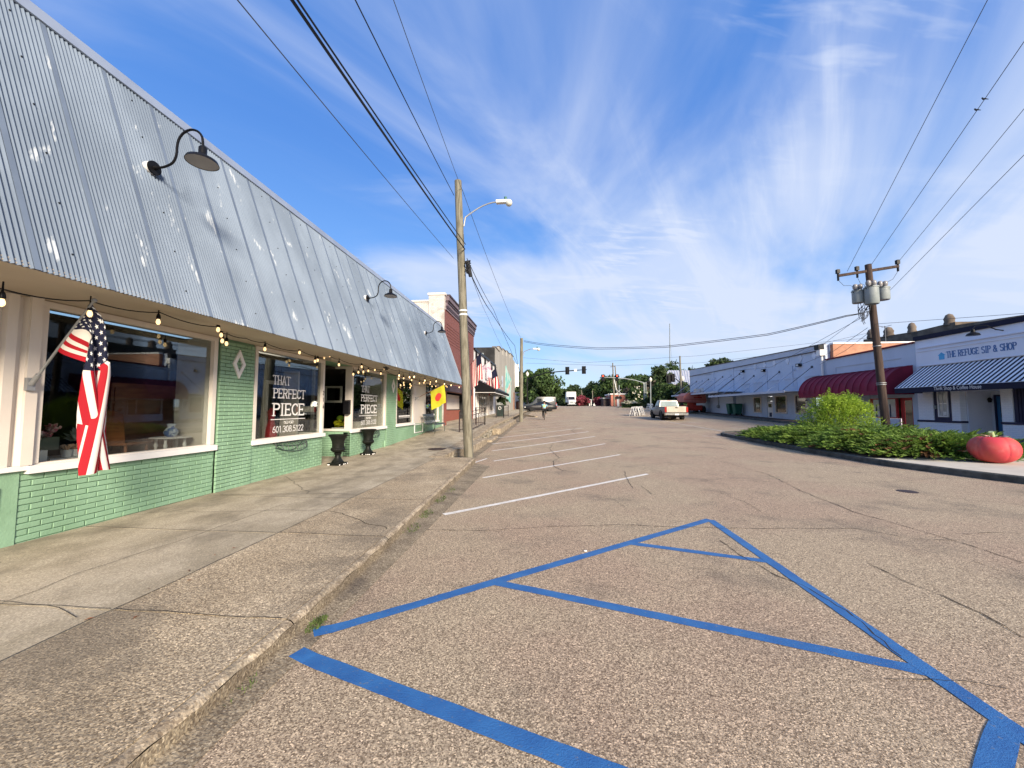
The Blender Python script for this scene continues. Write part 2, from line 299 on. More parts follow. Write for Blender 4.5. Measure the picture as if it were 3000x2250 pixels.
MT = dict(
    road=mat('asphalt_chip_seal', (.335, .275, .195), (.318, .245, .178), ns=.35, rough=.9, bump=.5, bs=120, spk=.9, sps=132, spc=PEB2, stain=.6, stc=(.11, .09, .07), sts=.8, stlo=.50, sthi=.74, lo=.4, hi=.6),
    gutter=mat('gutter_concrete', (.25, .21, .15), (.17, .14, .10), ns=3, rough=.95, bump=.8, bs=60, spk=1, sps=100, spc=PEB, stain=.5, sts=2.5),
    walk=mat('smooth_concrete', (.40, .35, .265), (.30, .26, .19), ns=2.2, rough=.9, bump=.25, bs=90, stain=.6, stc=(.13, .11, .08), sts=1.3, stretch=(1.2, .8, 1), stlo=.46, sthi=.68, spk=.35, sps=120, spc=PEB2),
    agg=mat('exposed_aggregate', (.40, .335, .24), (.30, .245, .17), ns=1.1, rough=.95, bump=.8, bs=80, spk=.85, sps=118, spc=PEB2, stain=.6, stc=(.12, .10, .075), sts=.75, stlo=.46, sthi=.66),
    kerb=mat('kerb_concrete', (.38, .32, .235), (.22, .18, .13), ns=5, rough=.95, bump=1, bs=45, spk=.8, sps=80, spc=PEB, stain=.6, stc=(.09, .08, .06), sts=3),
    darkkerb=mat('dark_weathered_kerb', (.10, .105, .095), (.06, .062, .056), ns=4, rough=.95, bump=.8, bs=40, stain=.4, stc=(.2, .19, .16), sts=3),
    palec=mat('pale_concrete', (.52, .48, .40), (.46, .42, .35), ns=2, rough=.9, bump=.2, bs=70),
    stone=mat('rubble_stone', (.42, .38, .30), (.20, .175, .13), ns=5, rough=.95, bump=1, bs=30, stain=.5, sts=6),
    brickwalk=mat('brown_brick_paving', (.10, .07, .06), (.07, .052, .048), ns=3, rough=.9, bump=.5, bs=30),
    earth=mat('earth', (.12, .11, .06), (.08, .1, .04), ns=.3, rough=1),
    mulch=mat('mulch_gravel', (.17, .13, .1), (.1, .07, .05), ns=9, rough=1, bump=1, bs=40, spk=.8, sps=30),
    blue=mat('blue_road_paint', (.022, .105, .30), (.03, .135, .35), ns=5, rough=.55, bump=.5, bs=120, stain=.6, stc=(.16, .17, .17), sts=30, stlo=.60, sthi=.68),
    white_line=mat('white_road_paint', (.72, .70, .66), (.6, .57, .52), ns=6, rough=.7, bump=.4, bs=120, stain=.7, stc=(.27, .21, .17), sts=30, stlo=.58, sthi=.66),
    faded=mat('faded_road_paint', (.46, .42, .37), (.33, .27, .23), ns=5, rough=.8, bump=.3, bs=120, lo=.45, hi=.6),
    crack=mat('crack_soil', (.035, .03, .025), rough=1),  # one even dark colour for cracks, slab joints and the bed under the slabs
    green=mat('mint_painted_brick', (.235, .385, .255), (.20, .335, .215), ns=2.5, rough=.55, bump=.35, bs=55, stain=.2, stc=(.12, .22, .12), sts=1.4),
    greenm=mat('mint_painted_mortar', (.19, .33, .205), (.16, .28, .175), ns=3, rough=.7, bump=.5, bs=40),
    cream=mat('cream_paint', (.68, .62, .55), (.62, .56, .5), ns=1, rough=.55, bump=.1, bs=30),
    white=mat('white_paint', (.78, .76, .74), (.72, .7, .68), ns=1.5, rough=.5),
    soffit=mat('tan_soffit', (.50, .43, .34), (.44, .37, .28), ns=.8, rough=.8),
    roof=mat('galvanised_steel', (.162, .208, .275), (.115, .152, .208), ns=1.1, rough=.55, metal=.05, spec=.25, stretch=(1, 1, .35), stain=.75, stc=(.40, .44, .48), sts=3.6, stlo=.615, sthi=.68, bump=.15, bs=18),
    roof2=mat('galvanised_lap', (.16, .202, .265), (.13, .165, .22), ns=1.6, rough=.5, metal=.1),
    trim=mat('pale_metal_trim', (.36, .41, .48), (.30, .34, .41), ns=2, rough=.4, metal=.4),
    black=mat('black_metal', (.005, .005, .007), (.008, .008, .009), rough=.4, spec=.15),
    iron=mat('dark_green_iron', (.02, .035, .03), rough=.4, spec=.5),
    rust=mat('dark_brown_iron', (.035, .02, .02), rough=.6),
    urn=mat('black_cast_urn', (.007, .008, .007), (.012, .013, .011), ns=6, rough=.42, bump=.3, bs=60, spec=.14),
    shadein=mat('lamp_shade_enamel', (.42, .38, .32), rough=.5),
    wood=mat('weathered_pole', (.205, .19, .145), (.12, .11, .08), ns=3.4, rough=.95, bump=.8, bs=14, stretch=(5, 5, .55), lo=.4, hi=.62, stain=.6, stc=(.07, .055, .035), sts=5.5, stlo=.6, sthi=.66),
    darkwood=mat('creosoted_pole', (.075, .05, .04), (.04, .028, .024), ns=3, rough=.95, bump=.7, bs=14, stretch=(5, 5, .5)),
    wire=mat('black_cable', (.012, .012, .014), rough=.7),
    wire2=mat('grey_cable', (.09, .1, .12), rough=.6, metal=.3),
    grey=mat('grey_painted_metal', (.27, .30, .30), (.22, .25, .25), ns=3, rough=.5),
    galv=mat('galvanised_arm', (.35, .36, .37), (.28, .29, .3), ns=3, rough=.5, metal=.5),
    porcelain=mat('porcelain', (.25, .24, .24), rough=.3),
    bulb=mat('warm_filament_bulb', (1, .8, .5), rough=.2, emit=(1, .62, .28), es=.5),
    redlamp=mat('red_signal_lens', (.9, .06, .03), rough=.3, emit=(1, .05, .02), es=1.3),
    glass=glassmat('shop_glass', (.82, .84, .82), .30), cglass=mat('dark_car_glass', (.012, .014, .018), rough=.12, spec=.5),
    palegl=mat('pale_car_glass', (.26, .32, .30), (.2, .25, .24), rough=.1, spec=.9),
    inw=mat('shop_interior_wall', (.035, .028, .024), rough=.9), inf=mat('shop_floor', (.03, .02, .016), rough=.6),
    redbrick=brickmat('maroon_painted_brick', (.20, .075, .065), (.175, .065, .06), (.15, .06, .055), 'y'),
    rb2=brickmat('red_brick_low', (.30, .09, .06), (.26, .075, .05), (.2, .08, .06), 'y'),
    whitebrick=brickmat('peeling_white_brick', (.56, .54, .50), (.48, .46, .43), (.36, .34, .31), 'x', fade=.8, fc=(.30, .26, .22)),
    orangebrick=brickmat('orange_brick', (.42, .19, .11), (.36, .155, .09), (.33, .22, .17), 'x', fade=.4, fc=(.5, .3, .2)),
    tan=mat('tan_stucco', (.36, .34, .30), (.30, .285, .25), ns=.5, rough=.9, bump=.3, bs=12, stretch=(1, 1, .4)),
    tar=mat('black_tar_wall', (.012, .012, .012), (.03, .03, .03), ns=1, rough=.8),
    stucco=mat('white_stucco', (.72, .71, .70), (.64, .63, .62), ns=1, rough=.85),
    bluewall=mat('blue_grey_paint', (.50, .57, .69), (.46, .53, .64), ns=.5, rough=.75, bump=.1, bs=20, stretch=(1, 1, .5), stain=.15, stc=(.2, .24, .33), sts=1.3),
    bluecoat=mat('grey_metal_coping', (.46, .51, .60), (.42, .47, .56), ns=.6, rough=.6),
    palewall=mat('pale_lavender_paint', (.74, .77, .86), (.68, .71, .80), ns=.6, rough=.7),
    whiteb=brickmat('white_painted_brick_front', (.88, .89, .92), (.84, .85, .89), (.74, .76, .82), 'y'),
    navy=mat('navy_board', (.012, .014, .05), (.02, .022, .065), ns=3, rough=.6),
    navyf=mat('navy_fabric', (.006, .007, .03), rough=.8),
    burg=mat('burgundy_canvas', (.22, .01, .035), (.16, .008, .028), ns=1.4, rough=.75, bump=.2, bs=9),
    red=mat('red_paint', (.42, .012, .02), rough=.5), bdoor=mat('blue_door_paint', (.03, .16, .36), rough=.5),
    brownstone=mat('weathered_brown_brick', (.17, .135, .105), (.09, .07, .055), ns=1.4, rough=.95, bump=.8, bs=7),
    tomato=mat('red_tomato_paint', (.50, .045, .065), (.46, .08, .05), ns=1.2, rough=.6, bump=.15, bs=9, spec=.3, stain=.35, stc=(.55, .22, .2), sts=2.5),
    stem=mat('pale_green_paint', (.42, .50, .25), rough=.6), sepal=mat('pinkish_sepal', (.62, .33, .26), rough=.5),
    jun=mat('juniper_foliage', (.17, .26, .04), (.075, .15, .024), ns=1.6, rough=.7, island=.5, transl=.35),
    junb=mat('juniper_brown_foliage', (.16, .075, .03), (.1, .05, .02), ns=3, rough=.8, island=.4, transl=.2),
    lime=mat('lime_foliage', (.30, .42, .04), (.18, .30, .025), ns=1.6, rough=.65, island=.4, transl=.4),
    leaf=mat('dark_tree_foliage', (.05, .082, .026), (.028, .052, .018), ns=.35, rough=.7, island=.5, transl=.25),
    leaf2=mat('mid_tree_foliage', (.065, .11, .028), (.035, .07, .02), ns=.4, rough=.7, island=.5, transl=.3),
    leaf3=mat('brownish_foliage', (.085, .07, .05), (.05, .045, .035), ns=.5, rough=.8, island=.45, transl=.2),
    bark=mat('bark', (.10, .08, .06), rough=1, bump=.5, bs=12), myrtle=mat('crepe_myrtle_flower', (.26, .045, .07), (.13, .03, .035), ns=1, rough=.8, island=.5, transl=.2),
    bloom=mat('cream_blossom', (.75, .72, .55), rough=.7, island=.2, transl=.3), grass=mat('kerb_grass', (.13, .17, .05), (.08, .12, .03), ns=4, rough=.8, island=.4, transl=.3),
    steelroof=mat('ribbed_steel_roof', (.5, .5, .52), (.45, .45, .47), ns=.5, rough=.5, metal=.3), teal=mat('teal_mural', (.16, .50, .45), (.5, .62, .56), ns=.8, rough=.8, lo=.45, hi=.6),
    pewter=mat('pewter_truck_paint', (.13, .135, .145), rough=.4, metal=0, spec=.4), champ=mat('champagne_truck_paint', (.52, .47, .38), rough=.3, metal=.15, spec=.6),
    chrome=mat('chrome', (.7, .68, .64), rough=.2, metal=.9), tyre=mat('tyre_rubber', (.015, .015, .015), rough=.9), alloy=mat('alloy_wheel', (.5, .48, .45), rough=.35, metal=.6),
    taill=mat('red_tail_lens', (.35, .02, .015), rough=.2), carb=mat('black_car_paint', (.010, .010, .013), rough=.4, spec=.3), under=mat('dark_underbody', (.012, .012, .012), rough=.9),
    plate=mat('white_plastic', (.75, .75, .73), rough=.5), lift=mat('faded_orange_red_machine', (.46, .15, .12), (.40, .12, .095), ns=2, rough=.6), lift2=mat('red_machine_chassis', (.40, .035, .02), rough=.6),
    skin=mat('skin', (.30, .17, .11), rough=.6), shirt=mat('light_blue_shirt', (.22, .45, .58), rough=.9), vest=mat('yellow_green_patch', (.45, .7, .18), rough=.8), pants=mat('black_trousers', (.012, .012, .014), rough=.9),
    oak=mat('orange_oak', (.50, .21, .07), (.38, .15, .05), ns=3, rough=.4, stretch=(8, 8, 1)), walnut=mat('dark_walnut', (.22, .09, .04), (.14, .055, .028), ns=3, rough=.4, stretch=(1, 1, 7)),
    china=mat('blue_white_china', (.62, .66, .72), (.10, .16, .36), ns=9, rough=.2, lo=.5, hi=.56), sage=mat('sage_fabric_box', (.20, .22, .16), rough=.8), pink=mat('pink_flower', (.55, .10, .16), (.7, .6, .5), ns=14, rough=.8, island=.3),
    silverleaf=mat('silver_leaf', (.38, .42, .34), rough=.7, island=.3), tulip=mat('peach_tulip', (.75, .45, .28), rough=.6), bin=mat('green_cart_plastic', (.01, .11, .075), rough=.5),
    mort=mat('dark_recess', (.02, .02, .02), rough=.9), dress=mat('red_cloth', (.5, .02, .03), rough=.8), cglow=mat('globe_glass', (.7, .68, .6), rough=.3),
)
def add_speckle_variation():
    return
# flag designs (uv: u across the hoist, v along the fly)
def flagmat():
    m = mat('stripes_cloth', (.72, .68, .64), rough=.8, transl=.3); nt = m.node_tree; N = nt.nodes; L = nt.links; b = N['Principled BSDF']
    uv = N.new('ShaderNodeUVMap'); sp = N.new('ShaderNodeSeparateXYZ'); L.new(uv.outputs[0], sp.inputs[0])
    def mm(op, a, b2):
        n = N.new('ShaderNodeMath'); n.operation = op
        for i, s in enumerate((a, b2)):
            if isinstance(s, (int, float)): n.inputs[i].default_value = s
            else: L.new(s, n.inputs[i])
        return n.outputs[0]
    odd = mm('LESS_THAN', mm('MODULO', mm('MULTIPLY', sp.outputs[0], 13), 2), 1)
    can = mm('MULTIPLY', mm('LESS_THAN', sp.outputs[0], 7 / 13), mm('LESS_THAN', sp.outputs[1], .4))
    x = N.new('ShaderNodeMix'); x.data_type = 'RGBA'; L.new(odd, x.inputs[0]); x.inputs[6].default_value = (.78, .74, .68, 1); x.inputs[7].default_value = (.42, .008, .02, 1)
    y = N.new('ShaderNodeMix'); y.data_type = 'RGBA'; L.new(can, y.inputs[0]); L.new(x.outputs[2], y.inputs[6]); y.inputs[7].default_value = (.006, .009, .035, 1)
    L.new(y.outputs[2], b.inputs['Base Color'])
    for n in N:
        if n.type == 'BSDF_TRANSLUCENT':
            for l in list(n.inputs[0].links): L.remove(l)
            L.new(y.outputs[2], n.inputs[0])
    return m
MT['usflag'] = flagmat(); MT['palef'] = mat('white_pink_cloth', (.62, .58, .6), (.5, .25, .38), ns=2.2, rough=.8, transl=.3, lo=.5, hi=.6)
MT['yellow'] = mat('yellow_nylon', (.66, .62, .03), rough=.6, transl=.4); MT['redprint'] = mat('red_print', (.55, .03, .02), rough=.6)
# ------------------------------------------------------------------ lettering
def arc(cx, cy, rx, ry, a0, a1, n=8): return [(cx + rx * math.cos(math.radians(a0 + (a1 - a0) * i / n)), cy + ry * math.sin(math.radians(a0 + (a1 - a0) * i / n))) for i in range(n + 1)]
LET = {  # strokes, serif points (horizontal bars), vertical serif points, width
    'T': ([[(0, .95), (.7, .95)], [(.35, .95), (.35, 0)]], [(.35, .03)], [(.02, .88), (.68, .88)], .7),
    'H': ([[(.1, 0), (.1, 1)], [(.6, 0), (.6, 1)], [(.1, .5), (.6, .5)]], [(.1, .03), (.1, .97), (.6, .03), (.6, .97)], [], .7),
    'A': ([[(.08, 0), (.36, 1)], [(.64, 0), (.36, 1)], [(.19, .35), (.54, .35)]], [(.08, .03), (.64, .03)], [], .72),
    'P': ([[(.12, 0), (.12, 1)], [(.1, .96)] + arc(.36, .74, .24, .22, 90, -90) + [(.1, .52)]], [(.12, .03), (.08, .97)], [], .65),
    'R': ([[(.12, 0), (.12, 1)], [(.1, .96)] + arc(.36, .74, .24, .22, 90, -90) + [(.1, .52)], [(.34, .5), (.6, 0)]], [(.12, .03), (.08, .97), (.62, .03)], [], .72),
    'E': ([[(.12, 0), (.12, 1)], [(.1, .96), (.58, .96)], [(.1, .5), (.45, .5)], [(.1, .04), (.6, .04)]], [(.08, .03), (.08, .97)], [(.57, .88), (.44, .5), (.59, .12)], .66),
    'F': ([[(.12, 0), (.12, 1)], [(.1, .96), (.58, .96)], [(.1, .5), (.45, .5)]], [(.12, .03), (.08, .97)], [(.57, .88), (.44, .5)], .62),
    'C': ([arc(.38, .5, .3, .46, 50, 310, 12)], [], [(.58, .82), (.58, .18)], .68),
    'G': ([arc(.38, .5, .3, .46, 50, 345, 12), [(.42, .42), (.66, .42)]], [], [(.58, .82), (.62, .3)], .74),
    'O': ([arc(.38, .5, .3, .46, 0, 360, 16)], [], [], .76), '0': ([arc(.3, .5, .22, .46, 0, 360, 14)], [], [], .6),
    'I': ([[(.2, 0), (.2, 1)]], [(.2, .03), (.2, .97)], [], .4), 'U': ([[(.1, 1), (.1, .35)] + arc(.36, .32, .26, .28, 180, 360, 8) + [(.62, 1)]], [(.1, .97), (.62, .97)], [], .74),
    'S': ([arc(.34, .73, .23, .23, 35, 230, 9) + [(.45, .46)] + arc(.34, .27, .24, .23, 60, -150, 9)], [], [(.54, .86), (.1, .14)], .66),
    '&': ([arc(.32, .76, .15, .18, -60, 240, 9) + [(.68, .02)], [(.36, .56)] + arc(.3, .27, .22, .24, 110, 340, 9) + [(.62, .5)]], [], [], .76),
    '1': ([[(.1, .8), (.28, .96), (.28, 0)]], [(.28, .03)], [], .5), '2': ([arc(.3, .72, .22, .24, 170, -20, 8) + [(.08, .04), (.55, .04)]], [], [], .6),
    '3': ([arc(.28, .74, .22, .22, 160, -80, 8) + arc(.28, .27, .24, .25, 80, -160, 9)], [], [], .6), '5': ([[(.5, .96), (.14, .96), (.12, .56)] + arc(.28, .32, .23, .29, 110, -150, 9)], [], [], .6),
    '6': ([arc(.32, .3, .22, .27, 0, 360, 12), [(.1, .34), (.18, .7), (.48, .97)]], [], [], .62), '8': ([arc(.3, .75, .19, .21, 0, 360, 12), arc(.3, .27, .23, .26, 0, 360, 12)], [], [], .6),
    '.': ([[(.08, .04), (.16, .04)]], [], [], .25), ' ': ([], [], [], .4)}
def slab(txt, name, mt, parent, org, xd, ud, h, width, t=.13, serif=.1):
    total = sum(LET[c][3] for c in txt); kx = width / total / h; m = M(); xd = Vector(xd); ud = Vector(ud); nrm = xd.cross(ud); x = 0
    def P(a, b, k=0): return Vector(org) + xd * ((x + a) * kx * h) + ud * (b * h) + nrm * (.001 + k * .0004)
    q = 0
    for ch in txt:
        st, hs, vs, w = LET[ch]
        for s in st:
            for (a, b), (c, d) in zip(s, s[1:]):
                q = (q + 1) % 7; dx, dy = c - a, d - b; l = math.hypot(dx * kx, dy) or 1; th = t * (.75 if abs(dy) < abs(dx) * .4 else 1); ox, oy = -dy / l * th / 2 / kx, dx * kx / l * th / 2
                ex, ey = dx / l * .02, dy / l * .02
                m.face([P(a + ox - ex, b + oy - ey, q), P(a - ox - ex, b - oy - ey, q), P(c - ox + ex, d - oy + ey, q), P(c + ox + ex, d + oy + ey, q)])
        for a, b in hs: m.face([P(a - serif - .05, b - .035, 8), P(a + serif + .05, b - .035, 8), P(a + serif + .05, b + .035, 8), P(a - serif - .05, b + .035, 8)])
        for a, b in vs: m.face([P(a - .04, b - .09, 9), P(a + .04, b - .09, 9), P(a + .04, b + .09, 9), P(a - .04, b + .09, 9)])
        x += w
    return obj(name, m, mt, parent)
def sans(txt, name, mt, parent, org, xd, ud, h, width=None):
    cu = bpy.data.curves.new('t', 'FONT'); cu.body = txt; cu.size = 1; ob = bpy.data.objects.new('t', cu); COL.objects.link(ob)
    dg = bpy.context.evaluated_depsgraph_get(); me = bpy.data.meshes.new_from_object(ob.evaluated_get(dg)); bpy.data.objects.remove(ob)
    xs = [v.co.x for v in me.vertices]; w = max(xs) - min(xs); k = (width / w) if width else h / .7; m = M()
    vs = [Vector(org) + Vector(xd) * ((v.co.x - min(xs)) * k) + Vector(ud) * (v.co.y * h / .7) for v in me.vertices]
    m.add(vs, [tuple(p.vertices) for p in me.polygons]); bpy.data.meshes.remove(me)
    return obj(name, m, mt, parent)
# ------------------------------------------------------------------ foliage
def leaves(name, c, size, mt, parent, aspect=1.8, updir=.0, dirs=None, kind=None):
    n = len(c); c = np.asarray(c, float)
    a = NR.normal(size=(n, 3)) if dirs is None else np.asarray(dirs, float); a /= np.linalg.norm(a, axis=1)[:, None] + 1e-9
    r = NR.normal(size=(n, 3)); r[:, 2] += updir; b = np.cross(a, r); b /= np.linalg.norm(b, axis=1)[:, None] + 1e-9
    s = (np.asarray(size) * (.6 + .8 * NR.rand(n)))[:, None] if np.ndim(size) == 0 else np.asarray(size)[:, None]
    a = a * s * aspect * .5; b = b * s * .5
    v = np.stack([c - a, c + b * .9, c + a, c - b * .9], 1).reshape(-1, 3)
    if parent: w = wloc(parent); v = v - np.array([w.x, w.y, w.z])
    me = bpy.data.meshes.new(name); me.vertices.add(4 * n); me.vertices.foreach_set('co', v.ravel())
    me.loops.add(4 * n); me.loops.foreach_set('vertex_index', np.arange(4 * n, dtype=np.int32))
    me.polygons.add(n); me.polygons.foreach_set('loop_start', np.arange(0, 4 * n, 4, dtype=np.int32)); me.polygons.foreach_set('loop_total', np.full(n, 4, dtype=np.int32))
    me.materials.append(mt); me.update(calc_edges=True); me.validate()
    o = bpy.data.objects.new(name, me); COL.objects.link(o); o.parent = parent
    if kind: o['kind'] = kind
    return o
def crown_pts(c, rad, n, clumps=28, spread=.24, flat=1.0):
    c = np.array(c); rad = np.array(rad)
    d = NR.normal(size=(clumps, 3)); d /= np.linalg.norm(d, axis=1)[:, None]; rr = .45 + .5 * NR.rand(clumps) ** .6
    cc = d * rr[:, None]; cs = spread * (.6 + .8 * NR.rand(clumps)); k = NR.randint(0, clumps, n)
    o = NR.normal(size=(n, 3)); o /= np.linalg.norm(o, axis=1)[:, None]; o *= (NR.rand(n) ** .45)[:, None]
    return c + (cc[k] + o * cs[k][:, None] * 1.35) * rad
def tree(label, x, y, top, w, zb=None, crown=.72, mt='leaf', n=1500, size=.45, name='tree', group='trees beyond the junction', cat='tree', clumps=26, dy=None):
    z0 = g(y) - .1 if zb is None else zb; h = top - z0; t = thing(name, label, cat, (x, y, z0), 0, group); cz = top - h * crown / 2
    m = M(); r = max(.1, h * .022); m.tube([(x, y, z0 - .1), (x + r * .5, y, z0 + h * .4), (x, y, top - h * .25)], [r * 1.3, r, r * .35], 7)
    for k in range(5):
        a = R.random() * 6.28; q = w * .33; zz = z0 + h * R.uniform(.25, .5); m.tube([(x, y, zz), (x + math.cos(a) * q * .5, y + math.sin(a) * q * .5, zz + h * .12), (x + math.cos(a) * q, y + math.sin(a) * q, zz + h * .25)], [r * .5, r * .35, r * .12], 5)
    obj('trunk', m, MT['bark'], t); leaves('crown', crown_pts((x, y, cz), (w / 2, (dy or w) / 2, h * crown / 2), n, clumps), size, MT[mt], t)
    return t
# ================================================================== GROUND, ROAD, PAVEMENTS
def strip(name, xs, ys, zf, mt, kind='structure', parent=None):
    m = M(); n = len(ys)
    for x in xs:
        for y in ys:
            xx = x(y) if callable(x) else x
            m.v.append((xx, y, zf(xx, y)))
    for i in range(len(xs) - 1):
        for j in range(n - 1): m.f.append((i * n + j, (i + 1) * n + j, (i + 1) * n + j + 1, i * n + j + 1))
    return obj(name, m, mt, parent, kind, smooth=True)
def fr(a, b, s):
    o = []; v = a
    while v < b - 1e-6: o.append(v); v += s
    return o + [b]
yy = fr(-60, 0, 10)[:-1] + fr(0, 130, 1.5)[:-1] + fr(130, 900, 35)
strip('ground', [-900, -200, -60, -30, -12, -6, 0, 8, 20, 35, 60, 200, 900], yy, lambda x, y: g(y) - .35 if abs(x - 6) < 30 else g(y) - .3, MT['earth'])
def KX(y): return interp(y, [(-60, -1.77), (2.4, -1.77), (4, -1.81), (6, -1.91), (10.9, -2.08)])
yr = fr(-30, 0, 3)[:-1] + fr(0, 135, .75)
xs = [-1.3, 0, 2, 4, 6, 9, 10.5, 12, 14, 17.25]
road = strip('road', [lambda y: -1.64 if y < 11 else -2.35] + xs, yr, G, MT['road'])
strip('cross_street', [-40, -20, -2.3], fr(62, 84, 2), lambda x, y: g(y) - .012, MT['road'])
strip('cross_street_east', [17.2, 30, 60], fr(58, 84, 2), lambda x, y: g(y) + .08, MT['road'])
strip('gutter', [lambda y: (KX(y) - .03) if y < 10.9 else -3.15, lambda y: -1.585 if y < 10.9 else -2.3], fr(-30, 0, 3)[:-1] + fr(0, 62, .7), lambda x, y: g(y) + .004 + (.03 if (x < -1.6 and y < 10.9) else 0) - (.03 if y > 11 and x < -2.8 else 0), MT['gutter'])
# left pavement: cast slabs
m = M(); ys = fr(-30, 0, 3)[:-1] + fr(0, 75, .7)
vs = []
for y in ys: vs.append(((-7.4 if y < 70 else -5.7), KX(y) if y < 10.9 else -3.1, y))
for x0, x1, y in vs: m.v += [(x0, y, S(y) - .03), (x1 - .03, y, S(y) - .03), (x1 - .03, y, g(y) - .25)]
for i in range(len(vs) - 1):
    a = i * 3; m.f += [(a, a + 1, a + 4, a + 3), (a + 1, a + 2, a + 5, a + 4)]
walk = obj('left_sidewalk', m, MT['crack'], None, 'structure')
def slabmesh(x0, x1, y0, y1, dz=0, n=3, kerb=False):
    m = M(); gp = .004
    def f(u, v):
        y = y0 + gp + (y1 - y0 - 2 * gp) * v; a = x0(y) if callable(x0) else x0; b = x1(y) if callable(x1) else x1
        x = a + gp + (b - a - 2 * gp) * u; return (x, y, S(y) + dz)
    k = max(1, int((y1 - y0) / .6)); m.grid(f, n, k)
    top = len(m.v)
    rim = [i for i in range(0, k + 1)] + [j * (k + 1) + k for j in range(1, n + 1)] + [n * (k + 1) + i for i in range(k - 1, -1, -1)] + [j * (k + 1) for j in range(n - 1, 0, -1)]
    for i in rim: x, y, z = m.v[i]; m.v.append((x, y, z - .12))
    r = len(rim)
    for i in range(r): m.f.append((rim[i], rim[(i + 1) % r], top + (i + 1) % r, top + i))
    return m
def crackjoint(m, pts, w):
    pts = [Vector(p) for p in pts]
    for a, b in zip(pts, pts[1:]):
        d = (b - a).normalized(); s = Vector((-d.y, d.x, 0)) * w / 2; e = d * w * .3
        m.face([a - s - e, b - s + e, b + s + e, a + s - e])
def jag(p, q, n, amp):
    p, q = Vector(p), Vector(q); d = (q - p); s = Vector((-d.y, d.x, 0)).normalized(); o = [p]; k = 0
    for i in range(1, n):
        k = k * .6 + R.gauss(0, amp); o.append(p + d * (i / n) + s * k)
    return o + [q]
YA = [-9, -5.6, -2.2, .9, 2.62, 4.35, 6.05, 8.1, 10.9]
for y0, y1 in zip(YA, YA[1:]):
    obj('slab', slabmesh(-7.4 if y1 > 20 else -5.76, -3.17, y0, y1, -.004), MT['walk'], walk)
    obj('slab', slabmesh(-3.17, lambda y: KX(y) - .055, y0, y1, .0), MT['agg'], walk)
    # kerb nose, worn edge
    m = M(); n = max(2, int((y1 - y0) / .12)); prof = [(0, -.003), (.012, .001), (.040, -.004), (.056, -.016), (.066, -.03)]
    def f(u, v):
        y = y0 + .004 + (y1 - y0 - .008) * v; i = u * 4; a, b = prof[int(round(i))]; j = .006 * math.sin(y * 37) + .007 * math.sin(y * 13.7 + 1) + .004 * math.sin(y * 91)
        return (KX(y) - .055 + a + (j if 0 < i else 0), y, S(y) + b + (j * .5 if 0 < i < 4 else 0))
    m.grid(f, 4, n); obj('kerb_stone', m, MT['kerb'], walk, smooth=True)
    m = M(); m.grid(lambda u, v: (KX(y0 + (y1 - y0) * v) + .011 + .005 * math.sin((y0 + (y1 - y0) * v) * 29) + .01 * u, y0 + (y1 - y0) * v, S(y0 + (y1 - y0) * v) - .028 - .14 * u), 2, n); obj('kerb_face', m, MT['gutter'], walk, smooth=True)
YB = [10.9, 13.1, 15.4, 17.7, 20.2, 22.6, 25, 28, 31, 34.5, 38, 42, 47, 53, 60, 68, 74.9]
for y0, y1 in zip(YB, YB[1:]):
    obj('slab', slabmesh(-5.76 if y0 < 20 else -7.3, -4.55, y0, y1, -.004), MT['walk'], walk)
    obj('slab', slabmesh(-4.55, -3.42, y0, y1, -.002), MT['walk'], walk)
    obj('coping_slab', slabmesh(-3.42, -3.0, y0, y1, .012), MT['kerb'], walk)
obj('slab', slabmesh(-7.4, -5.765, 9.3, 10.9, -.004), MT['walk'], walk)
m = M()
zc = lambda p: Vector((p[0], p[1], S(p[1]) + .0045))
for a, b, w in (((-5.7, 3.0), (-3.3, 2.5), .006), ((-5.6, 5.0), (-3.2, 5.35), .006), ((-4.2, 1.2), (-4.0, 5.6), .006), ((-5.5, 6.1), (-3.25, 6.35), .010), ((-3.1, 5.3), (-1.95, 4.6), .009), ((-5.6, 7.8), (-4.1, 6.3), .007), ((-4.9, .6), (-5.2, 3.3), .007)):
    crackjoint(m, [zc(p) for p in jag((*a, 0), (*b, 0), 16, .022)], w)
for y_ in YA[1:]:
    crackjoint(m, [zc(p) for p in jag((-5.7, y_, 0), (-3.2, y_ + .01, 0), 12, .006)], .007)
    crackjoint(m, [zc(p) + Vector((0, 0, .003)) for p in jag((-3.15, y_ + .01, 0), (KX(y_) - .08, y_ + .0, 0), 10, .008)], .008)
crackjoint(m, [zc(p) for p in jag((-3.17, -2, 0), (-3.17, 10.8, 0), 60, .006)], .008)
obj('pavement_crack', m, MT['crack'], walk, 'stuff')
# iron access cover on the pavement
m = M(); c = PZ(.235, 1282, 1315); m.lathe((c.x, c.y, S(c.y) + .001), [(.31, 0), (.31, .012), (.27, .014), (.02, .012)], 28)
tag(obj('access_cover', m, MT['rust']), 'round rusty iron access cover set in the pavement before the rubble wall', 'manhole cover')
# weep / vent pipe against the wall
m = M(); c = PX(-5.7, 1126, 1300); m.cyl((-5.70, c.y, S(c.y) - .02), (-5.70, c.y, S(c.y) + .22), .028, n=10)
tag(obj('drain_pipe', m, MT['green']), 'short mint green drain pipe stub at the foot of the wall', 'pipe')
